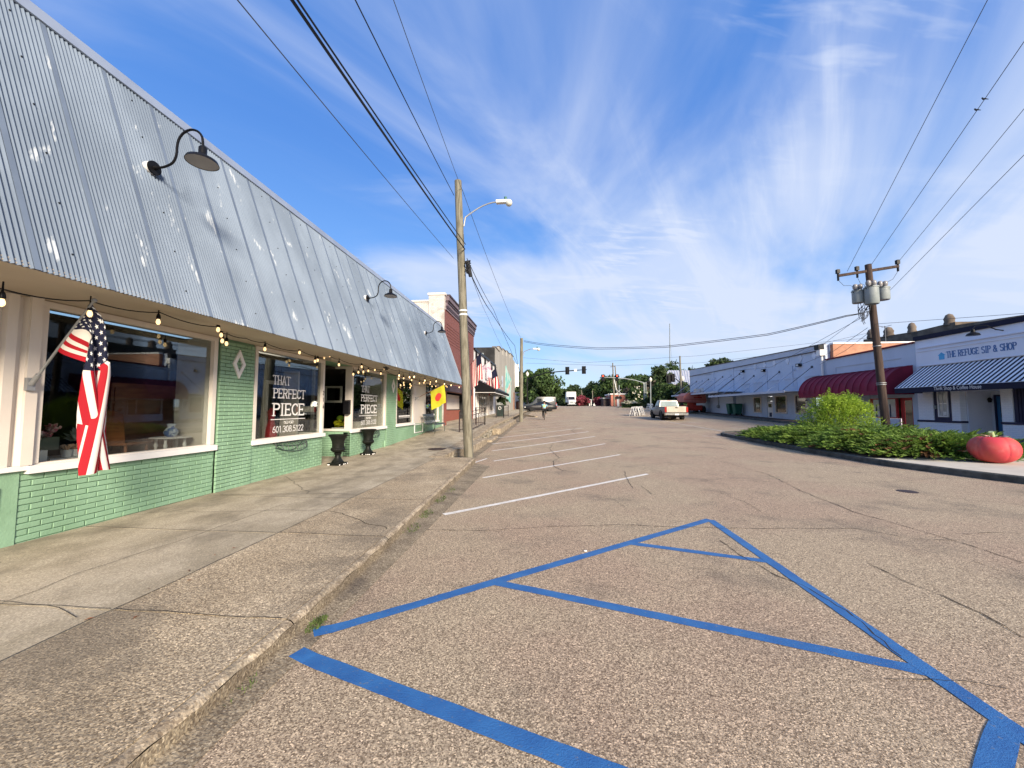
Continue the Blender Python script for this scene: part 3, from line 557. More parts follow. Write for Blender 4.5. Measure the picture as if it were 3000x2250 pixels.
# retaining wall of rubble and big ledge blocks
rw = thing('retaining_wall', 'rough rubble stone retaining wall holding up the far sidewalk', 'retaining wall', (-3.1, 11, 0))
m = M()
for i in range(90):
    y = 11 + i * .5
    if y > 56: break
    m.box((-3.4, y, g(y) - .2), (-3.14, y + .5, S(y + .25) - .02))
obj('wall_core', m, MT['stone'], rw)
y = 10.95
while y < 34:
    L_ = R.uniform(.32, .8); z = g(y) - .05; top = S(y) - .005
    while z < top - .04:
        h = min(R.uniform(.12, .3), top - z); j = lambda: R.uniform(-.018, .018); w = R.uniform(.0, .07)
        a = [(-3.16, y + .02, z + .01), (-3.16, y + L_ - .02, z + .01), (-3.16, y + L_ - .02, z + h - .015), (-3.16, y + .02, z + h - .015)]
        b = [(-3.08 + w + j(), p[1] + .03 * (1 if k in (0, 3) else -1) + j(), p[2] + .025 * (1 if k < 2 else -1) + j()) for k, p in enumerate(a)]
        obj('stone', M().add(a + b, [(4, 5, 6, 7), (0, 1, 5, 4), (1, 2, 6, 5), (2, 3, 7, 6), (3, 0, 4, 7)]), MT['stone'], rw); z += h
    y += L_
for (y0, y1, x0, x1, zz, lab) in ((12.6, 16.6, -3.06, -2.62, .24, 'long chipped concrete ledge block behind the near wooden pole'), (21.2, 26.5, -3.06, -2.6, .30, 'long stone ledge block halfway along the rubble wall'), (27.2, 31.5, -3.04, -2.6, .26, 'low ledge block with drips of white paint near the far wooden pole'), (17.2, 19.2, -2.78, -2.5, .10, 'small broken concrete block lying in the gutter')):
    m = M(); q = []
    for k in range(9):
        y = y0 + (y1 - y0) * k / 8; zt = g(y) + zz + R.uniform(-.012, .012); j = R.uniform(-.02, .02)
        q.append([(x0, y, g(y) - .05), (x1 + j, y, g(y) - .05), (x1 + j * .5, y, zt - .03), (x1 - .03, y, zt), (x0, y, zt)])
    m.loft(q); tag(obj('ledge_block', m, MT['kerb']), lab, 'concrete block', 'ledge blocks in the gutter')
# broken wooden / concrete ramp by the far pole
m = M(); p = gnd(1530, 1222); m.obox((-2.1, 41.5, G(-2, 41.5) + .13), (.9, -1.2, -.12), (.12, .09, 0), (0, 0, .07)); tag(obj('ramp_edge', m, MT['kerb']), 'sloping concrete ramp edge beside the far wooden pole', 'ramp')
# painted road lines
def paint(name, p, q, w, mt, lab, cat, group, dz=.004):
    p, q = Vector(p), Vector(q); n = max(2, int((q - p).length / .12)); d = (q - p).normalized(); s = Vector((-d.y, d.x, 0)); m = M()
    for i in range(n + 1):
        c = p + (q - p) * i / n; j1, j2 = R.uniform(-.0035, .0035), R.uniform(-.0035, .0035)
        for k, jj in ((-1, j1), (1, j2)):
            x = c + s * (k * w / 2 + jj); m.v.append((x.x, x.y, G(x.x, x.y) + dz + (max(0, (-1.585 - x.x)) * .15 + .003 if x.x < -1.58 and x.y < 10.9 else 0)))
    for i in range(n): m.f.append((2 * i, 2 * i + 2, 2 * i + 3, 2 * i + 1))
    return tag(obj(name, m, mt), lab, cat, group)
BG = 'blue hatching lines of the accessible bay'
paint('blue_line', (-1.66, 2.68, 0), (2.30, 5.86, 0), .108, MT['blue'], 'blue painted border line running from the kerb up to the far corner', 'road marking', BG)
paint('blue_line', (2.30, 5.84, 0), (2.30, .2, 0), .112, MT['blue'], 'blue painted border line along the traffic lane, straight towards the viewer', 'road marking', BG, .0045)
paint('blue_line', (-.53, 3.62, 0), (2.26, 2.67, 0), .105, MT['blue'], 'long middle blue diagonal line crossing the hatched bay', 'road marking', BG, .0036)
paint('blue_line', (.95, 4.77, 0), (2.27, 4.35, 0), .10, MT['blue'], 'short blue diagonal line nearest the far corner of the hatched bay', 'road marking', BG, .0037)
paint('blue_line', (-1.64, 2.47, 0), (2.25, 1.14, 0), .115, MT['blue'], 'nearest blue diagonal line starting with a worn end at the kerb', 'road marking', BG, .0038)
paint('blue_line', (2.27, 2.25, 0), (-1.0, -.4, 0), .108, MT['blue'], 'blue line branching off the lane border at the bottom right corner', 'road marking', BG, .0041)
m = M(); m.add([(-1.78, 2.50, G(0, 2.5) + .005), (-1.66, 2.40, .005), (-1.6, 2.48, .005), (-1.68, 2.56, .005)], [(0, 1, 2, 3)])
WL = [((1300, 1508), (1897, 1389), .1), ((1415, 1400), (1816, 1332), .09), ((1446, 1351), (1773, 1300), .09), ((1442, 1321), (1743, 1278.5), .09), ((1442, 1301), (1724, 1264.6), .09), ((1450, 1284), (1706, 1254), .08), ((1462, 1268), (1690, 1246), .08), ((1470, 1257.5), (1680, 1240), .08), ((1500, 1247), (1672, 1234), .08), ((1512, 1238.5), (1665, 1229), .08), ((1540, 1224), (1655, 1217), .08), ((1560, 1219), (1650, 1213), .08)]
ORD = 'first second third fourth fifth sixth seventh eighth ninth tenth eleventh twelfth'.split()
for i, (a, b, w) in enumerate(WL):
    paint('parking_line', gnd(*a), gnd(*b), w * (1.0 if i < 8 else 1.1), MT['white_line'] if i < 6 else MT['faded'], 'white angled parking line, %s one counted from the blue bay' % ORD[i], 'road marking', 'angled parking lines along the left kerb')
p = gnd(1391, 1356); q = gnd(1427, 1344); paint('parking_line', p, q, .07, MT['white_line'], 'short worn white line piece in the gutter at the corner of the slab', 'road marking', 'angled parking lines along the left kerb', .010)
RGp = 'worn lane and bay lines on the far carriageway'
for a, b, w, lab in (((1811, 1208.6), (2154, 1269.5), .13, 'long worn white line running from the barricades to the island tip'), ((2139, 1253), (2181, 1256.5), .12, 'faded short bay line in front of the blue grey building'), ((2057, 1277), (2112, 1281.5), .12, 'short white line ending at the island tip'), ((1784, 1214), (1806, 1214.5), .14, 'small white dash left of the barricades'), ((1860, 1234), (1890, 1236), .14, 'white dash in front of the pickup truck'), ((2010, 1236), (2050, 1240), .12, 'faded bay line right of the pickup truck'), ((1930, 1252), (1950, 1253), .14, 'faded white dash nearest the viewer in the lane')):
    paint('lane_line', gnd(*a), gnd(*b), w, MT['faded'], lab, 'road marking', RGp)
# cracks in the asphalt
m = M()
CR = [([(1230, 1552), (1420, 1555), (1600, 1543), (1800, 1538), (2000, 1545), (2200, 1549), (2500, 1548), (2680, 1580), (2810, 1583)], .012), ([(2110, 1352), (2250, 1390), (2350, 1440), (2500, 1500), (2660, 1545), (2780, 1580), (3000, 1650)], .014),
      ([(1620, 1300), (1610, 1315), (1625, 1330), (1640, 1342), (1622, 1350), (1622, 1365), (1650, 1380), (1660, 1378)], .022), ([(1828, 1380), (1840, 1410), (1855, 1432)], .012), ([(2110, 1585), (2190, 1640), (2280, 1690), (2350, 1715), (2480, 1790), (2560, 1860), (2640, 1925)], .012),
      ([(2540, 1650), (2640, 1700), (2760, 1745), (2880, 1800), (3000, 1870)], .013), ([(1550, 1405), (1700, 1400), (2000, 1402), (2250, 1412), (2500, 1415), (2620, 1412), (2740, 1402)], .008), ([(2820, 1565), (2900, 1560), (3000, 1562)], .009), ([(2700, 1340 + 110), (2850, 1465), (3000, 1480)], .01),
      ([(1740, 1455), (1800, 1465), (1840, 1490)], .007), ([(2100, 1440), (2180, 1470), (2230, 1500)], .008), ([(1880, 1425), (1900, 1440), (1908, 1448)], .012), ([(2850, 1644), (2950, 1680), (3000, 1700)], .008), ([(1650, 1288), (1700, 1300), (1730, 1312)], .02), ([(1690, 1249), (1675, 1262), (1690, 1272)], .03), ([(2170, 1285), (2330, 1330), (2450, 1350)], .012), ([(2600, 1990), (2700, 1995), (2850, 2000), (2960, 2020)], .006), ([(2250, 1325), (2420, 1368), (2700, 1420)], .006)]
for pts, w in CR:
    q = [gnd(*p) for p in pts]; o = []
    for a, b in zip(q, q[1:]): o += jag(a, b, max(3, int((b - a).length / .07)), .008)[:-1]
    o.append(q[-1])
    for v in o: v.z = G(v.x, v.y) + .0055
    for a, b in zip(o, o[1:]):
        d = (b - a).normalized(); ww = w * R.uniform(.3, 1.15); s = Vector((-d.y, d.x, 0)) * ww / 2; m.face([a - s, b - s, b + s, a + s])
obj('asphalt_crack', m, MT['crack'], road, 'stuff')
# right hand pavement and kerb
ysr = fr(-10, 75, 1.5)
strip('right_sidewalk', [17.3, 19.9], ysr, lambda x, y: RW(y), MT['brickwalk'])
m = M()
for y in ysr: m.v += [(17.22, y, g(y) - .1), (17.2, y, RW(y) - .01), (17.22, y, RW(y) + .004), (17.36, y, RW(y) + .004)]
for i in range(len(ysr) - 1):
    for k in range(3): a = i * 4 + k; m.f.append((a, a + 1, a + 5, a + 4))
obj('right_kerb', m, MT['darkkerb'], None, 'structure')
# island (median)
LE = [(9.0, 21.2), (9.02, 17), (9.05, 13.6), (9.15, 11.4), (9.6, 9.6), (10.1, 8.2), (10.9, 6.0), (11.6, 2)]
RE = [(10.1, 22.2), (12.9, 20.5), (13.2, 16), (13.2, 12), (13.4, 8), (13.6, 2)]
out = LE + RE[::-1]
def IZ(x, y): return G(x, y) + .15
def LX(y): return interp(y, [(b, a) for a, b in LE[::-1]]) + .06
isl = strip('island_bed', [LX, 10.0 + 1.2, 12.0, lambda y: 13.15 if y < 20.4 else 13.15 - (y - 20.4) * 1.6], fr(2, 21.6, .5), lambda x, y: IZ(x, y) - .012, MT['mulch'])
def islkerb(pts, nm):
    m = M(); P = [Vector((x, y, 0)) for x, y in pts]
    fine = []
    for a, b in zip(P, P[1:]):
        n = max(1, int((b - a).length / .5))
        fine += [a + (b - a) * i / n for i in range(n)]
    fine.append(P[-1])
    for i, p in enumerate(fine):
        t = (fine[min(i + 1, len(fine) - 1)] - fine[max(0, i - 1)]).normalized(); s = Vector((t.y, -t.x, 0))
        if s.dot(Vector((11.3, 12, 0)) - p) < 0: s = -s
        for a, dz in ((0, -.1), (.0, .13), (.02, .152), (.15, .152), (.15, .1)):
            q = p + s * a; m.v.append((q.x, q.y, G(q.x, q.y) + dz))
    for i in range(len(fine) - 1):
        for k in range(4): a = i * 5 + k; m.f.append((a, a + 1, a + 6, a + 5))
    return obj(nm, m, MT['darkkerb'], isl, 'structure')
islkerb(LE, 'island_kerb'); islkerb(RE[::-1], 'island_kerb'); islkerb([LE[0], (9.4, 21.9), RE[0]], 'island_kerb')
slabp = [(9.30, 11.5), (12.6, 13.0), (13.2, 12.6), (13.35, 8), (13.5, 2), (11.75, 2), (11.05, 6.0), (10.25, 8.25), (9.75, 9.7)]
strip('island_paving', [LX, 11.2, 12.3, 13.3], fr(2, 9.0, 1) + [9.8, 10.5, 11.3, 11.9], lambda x, y: IZ(x, y) + .008 + (0 if x < 13 else .001), MT['palec'], 'structure', isl)
m = M()
for a, b in (((10.0, 8.9), (13.3, 10.1)), ((11.0, 6.1), (13.4, 6.8))): crackjoint(m, [Vector((x, y, IZ(x, y) + .0085)) for x, y in (a, b)], .012)
obj('paving_joint', m, MT['crack'], isl, 'stuff')
# grass tufts at the kerb foot
def tuft(x, y, r, n, lab, h=.07):
    t = thing('grass_tuft', lab, 'weeds', (x, y, g(y)), 0, 'weeds along the left kerb')
    a = NR.rand(n) * 6.28; q = np.sqrt(NR.rand(n)) * r; c = np.stack([x + q * np.cos(a) * .45, y + q * np.sin(a) * 1.2, g(y) + h * (.3 + .5 * NR.rand(n))], 1)
    d = np.stack([NR.normal(size=n) * .7, NR.normal(size=n) * .7, np.ones(n)], 1); leaves('blades', c, .0085, MT['grass'], t, 5, dirs=d)
tuft(-1.69, 2.77, .10, 190, 'bright green weed tuft growing at the kerb opposite the blue lines', .05)
tuft(-1.72, 2.1, .10, 50, 'thin dark weeds under the nearest stretch of kerb', .03)
for y, n in ((5.0, 90), (5.7, 160), (6.6, 160), (7.3, 70)): tuft(KX(y) + .08, y, .2, n, 'sparse weeds at the kerb foot about %s' % {5.0: 'level with the second window', 5.7: 'just past the second window', 6.6: 'level with the first urn', 7.3: 'nearest the slab corner'}[y], .05)
# dead leaves on the pavement
for i, (px, py) in enumerate([(398, 1800), (262, 1805), (555, 1665), (555, 1693), (435, 1718), (630, 1620), (685, 1600)]):
    p = PZ(.152, px, py); m = M(); a = R.random() * 3; s = R.uniform(.012, .03); dx, dy = math.cos(a) * s, math.sin(a) * s
    m.add([(p.x - dx, p.y - dy, S(p.y) + .003), (p.x + dy * .4, p.y - dx * .4, S(p.y) + .012), (p.x + dx, p.y + dy, S(p.y) + .004), (p.x - dy * .4, p.y + dx * .4, S(p.y) + .009)], [(0, 1, 2, 3)])
    tag(obj('fallen_leaf', m, MT['walnut']), 'small dead brown leaf on the sidewalk, ' + ['at the slab joint nearest the viewer', 'left of the slab joint near the viewer', 'upper one on the rough strip seam', 'lower one on the rough strip seam', 'on the smooth slab before the first window', 'below the green pier', 'farthest from the viewer'][i], 'leaf', 'dead leaves on the sidewalk')
# pebble
m = M(); p = gnd(1715, 1630 - 14); m.sphere((p.x, p.y, p.z + .008), .014, 8, 6, (1.4, 1, .6)); tag(obj('pebble', m, MT['white']), 'single pale pebble beside the blue border line', 'pebble')
m = M(); p = gnd(590, 2135); m.sphere((p.x, p.y, p.z + .006), .011, 8, 6, (1.4, 1, .6)); tag(obj('pebble', m, MT['palec']), 'pale pebble in the gutter at the lower left', 'pebble')
m = M(); p = gnd(2658, 1440); m.lathe((p.x, p.y, G(p.x, p.y) + .002), [(.16, 0), (.15, .006), (.02, .007)], 20); tag(obj('valve_cover', m, MT['rust']), 'small round iron valve cover in the road', 'manhole cover')
# ================================================================== THE GREEN SHOP (left, near)
WX = -5.75; Y0 = -3.0; Y1 = 20.6; ZE = 2.84; EX = -4.6; ZR = 6.05
shop = thing('green_shop', 'single storey mint green painted brick shop under a steep corrugated steel mansard', 'shop', (WX, 0, 0))
# masonry core with openings left free (wall segments: y0,y1,z0,z1)
SILL = .97; HEAD = 2.81
segs = [(Y0, 3.5, -.1, .92), (3.5, 6.24, -.1, .92), (6.21, 7.03, -.1, ZE), (7.03, 9.42, -.1, .92), (10.83, 13.25, -.1, .92), (13.25, 14.15, -.1, ZE), (14.15, 19.9, -.1, .92), (19.9, Y1, -.1, ZE)]
m = M()
for a, b, c, d in segs: m.box((WX - .22, a, c), (WX - .012, b, d))

obj('wall', m, MT['greenm'], shop, 'stuff')
bricks = []
for a, b, c, d in [(Y0, 3.72, 0, .92), (3.74, 6.20, 0, .92), (6.22, 6.80, 0, ZE), (6.81, 7.02, 0, ZE), (7.04, 9.42, 0, .92), (10.84, 13.24, 0, .92), (13.27, 14.14, 0, ZE), (14.16, 19.88, 0, .92), (19.91, Y1, 0, ZE)]:
    n = 0; z = c + .005; H = .0665
    while z + .05 < d:
        y = a - (.105 if n % 2 else 0)
        while y < b - .01:
            p, q = max(y, a), min(y + .205, b)
            if q - p > .03 and z > S(p) - .07: bricks.append((p, q, z, z + H - .007))
            y += .213
        z += H; n += 1
# a few tall pier faces step forward
def bx(y): return WX + (.035 if (6.2 < y < 6.81 or 13.26 < y < 14.15 or 3.0 > y) else .028 if 6.81 <= y < 7.03 else 0)
# brick return of the door recess faces -Y
bricks.sort(key=lambda t: (max(0, 3.2 - t[0]) * 4 + abs(t[0] - 3.2)) + abs(t[2] - 1) * .3)
proto = None; rest = M()
def brickshape(p, q, z0, z1, x):
    e = .006; xo = x + R.uniform(-.0025, .0025)
    return [(x - .03, p, z0), (x - .03, q, z0), (x - .03, q, z1), (x - .03, p, z1), (xo - .004, p + .001, z0 + .001), (xo - .004, q - .001, z0 + .001), (xo - .004, q - .001, z1 - .001), (xo - .004, p + .001, z1 - .001), (xo, p + e, z0 + e), (xo, q - e, z0 + e), (xo, q - e, z1 - e), (xo, p + e, z1 - e)]
BF = [(8, 9, 10, 11), (4, 5, 9, 8), (5, 6, 10, 9), (6, 7, 11, 10), (7, 4, 8, 11), (0, 1, 5, 4), (1, 2, 6, 5), (2, 3, 7, 6), (3, 0, 4, 7)]
cnt = 0
for p, q, z0, z1 in bricks:
    x = bx((p + q) / 2)
    if cnt < 298 and q > 3.0 and p < 9.5:
        if abs((q - p) - .205) < .001:
            if proto is None: proto = obj('brick', M().add(brickshape(-.1025, .1025, -.02975, .02975, 0), BF), MT['green'], shop); proto.location = (x - WX + R.uniform(-.002, .002), (p + q) / 2, (z0 + z1) / 2); proto.data.transform(Matrix.Translation(-Vector((0, 0, 0)))) ; base_fix = True
            else: inst(proto, (x + R.uniform(-.002, .002), (p + q) / 2 + R.uniform(-.002, .002), (z0 + z1) / 2), (R.uniform(-.006, .006), 0, 0), shop, 'brick')
        else: obj('brick', M().add(brickshape(p, q, z0, z1, x), BF), MT['green'], shop)
        cnt += 1
    else: rest.add(brickshape(p, q, z0, z1, x), BF)
# proto mesh was shifted by the parent's location when built: undo so that its local frame is the brick centre
proto.data.transform(Matrix.Translation(wloc(shop)))
obj('distant_bricks', rest, MT['green'], shop, 'stuff')
m = M()
for a_, b_ in ((Y0, 6.21), (7.03, 9.42), (10.83, 13.25), (14.15, 19.9)): obj('lintel', M().box((WX - .5, a_, HEAD + .016), (WX + .01, b_, ZE - .002)), MT['soffit'], shop)
m = M(); n = 0; z = .1                                           # recess return wall, faces the camera side
while z + .06 < .95:
    x = -6.98 + (.1 if n % 2 else 0)
    while x < WX - .01:
        q = min(x + .205, WX - .004); m.add([(x, 10.86, z), (q, 10.86, z), (q, 10.86, z + .0595), (x, 10.86, z + .0595), (x + .005, 10.83, z + .005), (q - .005, 10.83, z + .005), (q - .005, 10.83, z + .054), (x + .005, 10.83, z + .054)], [(4, 5, 6, 7), (0, 1, 5, 4), (1, 2, 6, 5), (2, 3, 7, 6), (3, 0, 4, 7)]); x += .213
    z += .0665; n += 1
obj('recess_bricks', m, MT['green'], shop, 'stuff')
m = M(); m.box((-7.0, 10.85, -.1), (WX - .012, 11.0, .93)); m.box((-7.0, 9.25, -.1), (WX - .03, 9.40, .93)); m.box((-7.15, 9.3, HEAD + .02), (WX - .02, 11, ZE - .002)); obj('recess_wall', m, MT['greenm'], shop)
# windows
def window(y0, y1, lab=None, post=.075, z0=.95, z1=HEAD, sill=True, split=None):
    w = obj('window', M().box((WX - .10, y0, z1 - .055), (WX + .022, y1, z1 + .015)).box((WX - .10, y0, z0 - .03), (WX + .01, y1, z0 + .03)).box((WX - .10, y0, z0 + .031), (WX + .02, y0 + post, z1 - .056)).box((WX - .10, y1 - post, z0 + .031), (WX + .02, y1, z1 - .056)), MT['cream'], shop)
    obj('pane', M().box((WX - .055, y0 + post, z0 + .03), (WX - .049, y1 - post, z1 - .055)), MT['glass'], w)
    if sill: obj('sill', M().prism([(WX - .01, y0 - .03, z0 + .02), (WX + .065, y0 - .03, z0 + .008), (WX + .065, y0 - .03, z0 - .075), (WX - .01, y0 - .03, z0 - .075)], (0, y1 - y0 + .06, 0)), MT['white'], w)
    return w
w1 = window(3.80, 6.17); w2 = window(7.04, 9.42); w3 = window(10.83, 13.24); w4 = window(14.16, 16.12, z0=.96); w5 = window(17.62, 19.9, z0=.96)
m = M(); m.box((WX - .1, 16.13, .92), (WX + .01, 17.61, HEAD)); obj('blank_panel', m, MT['cream'], shop)
# slim stone frame of the lettering window side, recess glazing
wr = obj('window', M().box((-7.0, 10.84, HEAD - .05), (WX - .1, 10.94, HEAD + .015)).box((-7.0, 10.82, .92), (WX + .02, 10.94, .985)).box((WX - .20, 10.84, .985), (WX - .102, 10.93, HEAD - .05)).box((-7.0, 10.84, .985), (-6.93, 10.93, HEAD - .05)), MT['cream'], shop)
obj('pane', M().box((-6.93, 10.885, .985), (WX - .20, 10.891, HEAD - .05)), MT['glass'], wr)
wl = obj('window', M().box((-7.0, 9.30, HEAD - .05), (WX - .1, 9.41, HEAD + .015)).box((-7.0, 9.30, .92), (WX - .1, 9.43, .985)), MT['cream'], shop)
obj('pane', M().box((-6.95, 9.35, .985), (WX - .12, 9.356, HEAD - .05)), MT['glass'], wl)
door = obj('door', M().box((-7.05, 9.42, .14), (-7.0, 9.55, HEAD)).box((-7.05, 10.7, .14), (-7.0, 10.83, HEAD)).box((-7.05, 9.551, HEAD - .12), (-7.0, 10.699, HEAD)).box((-7.05, 9.551, .14), (-7.0, 10.699, .42)), MT['black'], shop)
obj('pane', M().box((-7.03, 9.55, .42), (-7.024, 10.7, HEAD - .12)), MT['glass'], door)
# ribbed cream panel left of the first window
m = M(); pts = [(WX - .05, Y0, 0)]; y = 1.2; prof = []
while y < 3.70: prof += [(WX - .02, y), (WX + .03, y + .02), (WX + .03, y + .105), (WX - .02, y + .125)]; y += .165
def f(u, v): i = min(len(prof) - 1, int(round(u * (len(prof) - 1)))); return (prof[i][0], prof[i][1], .97 + (HEAD + .02 - .97) * v)
m.grid(f, len(prof) - 1, 1); m.box((WX - .06, Y0, .92), (WX - .03, 3.8, ZE - .002)); obj('ribbed_panel', m, MT['cream'], shop)
obj('panel_sill', M().box((WX - .02, Y0, .915), (WX + .05, 3.77, .968)), MT['white'], shop)
obj('panel_trim', M().box((WX - .03, 3.70, .969), (WX + .055, 3.80, HEAD + .10)), MT['cream'], shop)
obj('corner_pier', M().box((WX - .02, 3.1, -.1), (WX + .012, 3.73, .914)), MT['green'], shop)
# white diamonds on the piers
def diamond(y, z, hw, hh, x):
    o = [(x, y, z - hh), (x, y + hw, z), (x, y, z + hh), (x, y - hw, z)]; i = [(x, y, z - hh * .55), (x, y + hw * .5, z), (x, y, z + hh * .55), (x, y - hw * .5, z)]; m = M()
    a = o + i + [(p[0] + .025, p[1], p[2]) for p in o + i]; m.add(a, [f for k in range(4) for f in ((8 + k, 8 + (k + 1) % 4, 12 + (k + 1) % 4, 12 + k), (k, (k + 1) % 4, 8 + (k + 1) % 4, 8 + k), (4 + (k + 1) % 4, 4 + k, 12 + k, 12 + (k + 1) % 4))])
    return m
obj('diamond_ornament', diamond(6.61, 2.41, .145, .27, WX + .036), MT['white'], shop); obj('diamond_ornament', diamond(13.79, 2.41, .15, .25, WX + .036), MT['white'], shop)
# wall vents
for y, z, a, b in ((3.38, .62, .19, .14), (16.78, .70, .55, .19)):
    v = obj('wall_vent', M().box((WX - .01, y - a, z - b), (WX + .03, y + a, z - b + .03)).box((WX - .01, y - a, z + b - .03), (WX + .03, y + a, z + b)).box((WX - .01, y - a, z - b + .03), (WX + .03, y - a + .03, z + b - .03)).box((WX - .01, y + a - .03, z - b + .03), (WX + .03, y + a, z + b - .03)), MT['white'], shop)
    m = M()
    for k in range(6): zz = z - b + .05 + k * (2 * b - .1) / 6; m.bar((WX + .012, y - a + .03, zz), (WX + .012, y + a - .03, zz), .02, .012)
    obj('louvre', m, MT['green'], v)
# soffit, fascia, roof
obj('soffit', M().box((WX - .1, Y0, ZE), (EX + .0, Y1, ZE + .03)), MT['soffit'], shop)
obj('fascia', M().box((EX - .03, Y0, ZE + .031), (EX - .012, Y1, ZE + .06)), MT['soffit'], shop)
sl = Vector((WX - EX, 0, ZR - ZE)); SLen = sl.length; sn = Vector((sl.z, 0, -sl.x)).normalized(); PW = .6
def roofpanel(wv):
    m = M(); n = 14
    def f(u, v):
        y = u * PW; q = u * n * 2 * math.pi
        a = .011 * math.sin(q) if .045 < u < .955 else 0
        p = Vector((EX, y, ZE)) + sl * v + sn * (.012 + a + wv * math.sin(v * 5 + wv * 900)); return p
    ys = 112
    for i in range(ys + 1):
        for j in range(3): m.v.append(tuple(f(i / ys, j / 2)))
    for i in range(ys):
        for j in range(2): q = i * 3 + j; m.f.append((q, q + 3, q + 4, q + 1))
    return m
prot = [obj('roof_panel', roofpanel(w), MT['roof'], shop, smooth=True) for w in (.001, .003, -.002)]
k = 0; y = Y0
while y + PW <= Y1 + .05:
    if k < 3: prot[k].location = (0, y, 0); prot[k].data.transform(Matrix.Identity(4))
    else: inst(prot[k % 3], wloc(shop) + Vector((0, y, 0)), (0, 0, 0), shop, 'roof_panel', (1, 1, 1))
    m = M(); a = Vector((EX, y, ZE)) + sn * .020; m.bar(a + Vector((0, 0, 0)), a + sl, .05, .005, upv=sn); obj('roof_seam', m, MT['roof2'], shop)
    y += PW; k += 1
Y1r = y
obj('ridge_flashing', M().obox(Vector((WX, (Y0 + Y1r) / 2, ZR)) + sn * .03, (0, (Y1r - Y0) / 2, 0), sl.normalized() * .09, sn * .012).box((WX - .45, Y0, ZR + .06), (WX - .04, Y1r, ZR + .085)), MT['trim'], shop)
obj('end_flashing', M().obox(Vector((EX, Y1r + .01, ZE)) + sl / 2 + sn * .01, sl / 2, (0, .012, 0), sn * .04), MT['trim'], shop)
m = M()
for k in range(120):
    yy_ = Y0 + (k // 6) * 1.2 + .3; v = (k % 6 + .5) / 6; c = Vector((EX, yy_, ZE)) + sl * v + sn * .026; m.sphere(c, .009, 6, 4)
obj('roof_screws', m, MT['black'], shop, 'stuff')
m = M(); m.prism([(EX - .02, Y1r - .02, ZE), (WX, Y1r - .02, ZR), (WX - .45, Y1r - .02, ZR + .05), (WX - .45, Y1r - .02, ZE)], (0, -.03, 0)); m.box((-14, Y0, 5.6), (WX - .3, Y1, 5.7)); m.box((WX - .5, Y0, ZE + .05), (WX - .35, Y1, ZR + .05)); obj('roof_structure', m, MT['soffit'], shop)
# interior shell
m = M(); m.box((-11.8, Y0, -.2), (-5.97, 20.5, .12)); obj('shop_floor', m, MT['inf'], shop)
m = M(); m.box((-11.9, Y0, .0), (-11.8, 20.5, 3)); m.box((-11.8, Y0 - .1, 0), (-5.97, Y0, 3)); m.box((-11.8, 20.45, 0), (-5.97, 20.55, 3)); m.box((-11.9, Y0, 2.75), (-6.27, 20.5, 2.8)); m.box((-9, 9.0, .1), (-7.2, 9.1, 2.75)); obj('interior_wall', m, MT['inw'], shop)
obj('window_side_panel', M().box((-6.45, 6.12, .12), (-5.86, 6.17, HEAD)).box((-6.45, 13.1, .12), (-5.86, 13.15, HEAD)).box((-6.6, 9.05, .12), (-6.2, 9.1, HEAD - .3)), MT['cream'], shop)
obj('display_floor', M().box((-7.2, 3.4, .12), (-5.98, 6.1, .86)).box((-7.2, 7.05, .12), (-5.98, 9.2, .62)).box((-7.2, 11.05, .12), (-5.98, 13.1, .80)).box((-7.2, 14.2, .12), (-5.98, 19.8, .7)), MT['walnut'], shop)
# lettering on the panes, house number
for (xa, xb, par, rows) in ((799, 894, w2, [('THAT', 799, 851, 1096, 1124), ('PERFECT', 800, 894, 1130, 1156), ('PIECE', 798, 892, 1163, 1198), ('601.308.5122', 798, 889, 1218, 1240)]), (1057, 1105, w3, [('THAT', 1058.5, 1083, 1127, 1144), ('PERFECT', 1058, 1105, 1151, 1167), ('PIECE', 1057, 1104, 1172, 1195), ('601.308.5122', 1057, 1102, 1211, 1224)])):
    xw = WX - .042; u = ((0, 1, 0), (0, 0, 1)); zr = [(2.10, .20), (1.81, .21), (1.43, .27), (1.07, .14)]
    for (txt, a, b_, yt, yb), (zz, hh) in zip(rows, zr):
        ya_ = PX(xw, a, yb).y; yb_ = PX(xw, b_, yb).y; slab(txt, 'window_lettering', MT['white'], par, (xw, ya_, zz), *u, hh, yb_ - ya_, .15 if txt == 'PIECE' else .12, .02 if txt[0] == '6' else .1)
    ya_ = PX(xw, xa - 5, 1205).y; yb_ = PX(xw, xb, 1205).y; c = (ya_ + yb_) / 2
    obj('window_rule', M().box((xw, ya_, 1.345), (xw + .001, yb_, 1.360)), MT['white'], par); m = M()
    for s_ in (-1, 1):
        for k, (cx, r) in enumerate(((.06, .035), (.13, .03))): m.tube([Vector((xw, c + s_ * (cx + r * math.cos(t * .55)), 1.28 + (1 if k else -1) * r * math.sin(t * .55) * .9)) for t in range(0, 11)], .005, 4)
    obj('scroll_ornament', m, MT['white'], par)
m = M(); par = w4
for y, wd in ((14.6, 1.2), (18.0, 1.4)):
    for k in range(14): a = y + k * wd / 14; m.box((WX - .045, a, 1.245 + .0), (WX - .042, a + wd / 14 * .72, 1.30))
    m.box((WX - .045, y, 1.20), (WX - .042, y + wd, 1.212))
obj('window_lettering', m, MT['white'], shop)
p = Vector((WX + .024, 9.355, 0))
for i, ch in enumerate('216'): slab(ch, 'house_number', MT['black'], w2, (WX + .023, 9.352, 1.93 - i * .17), (0, 1, 0), (0, 0, 1), .1, .05, .2, .01)
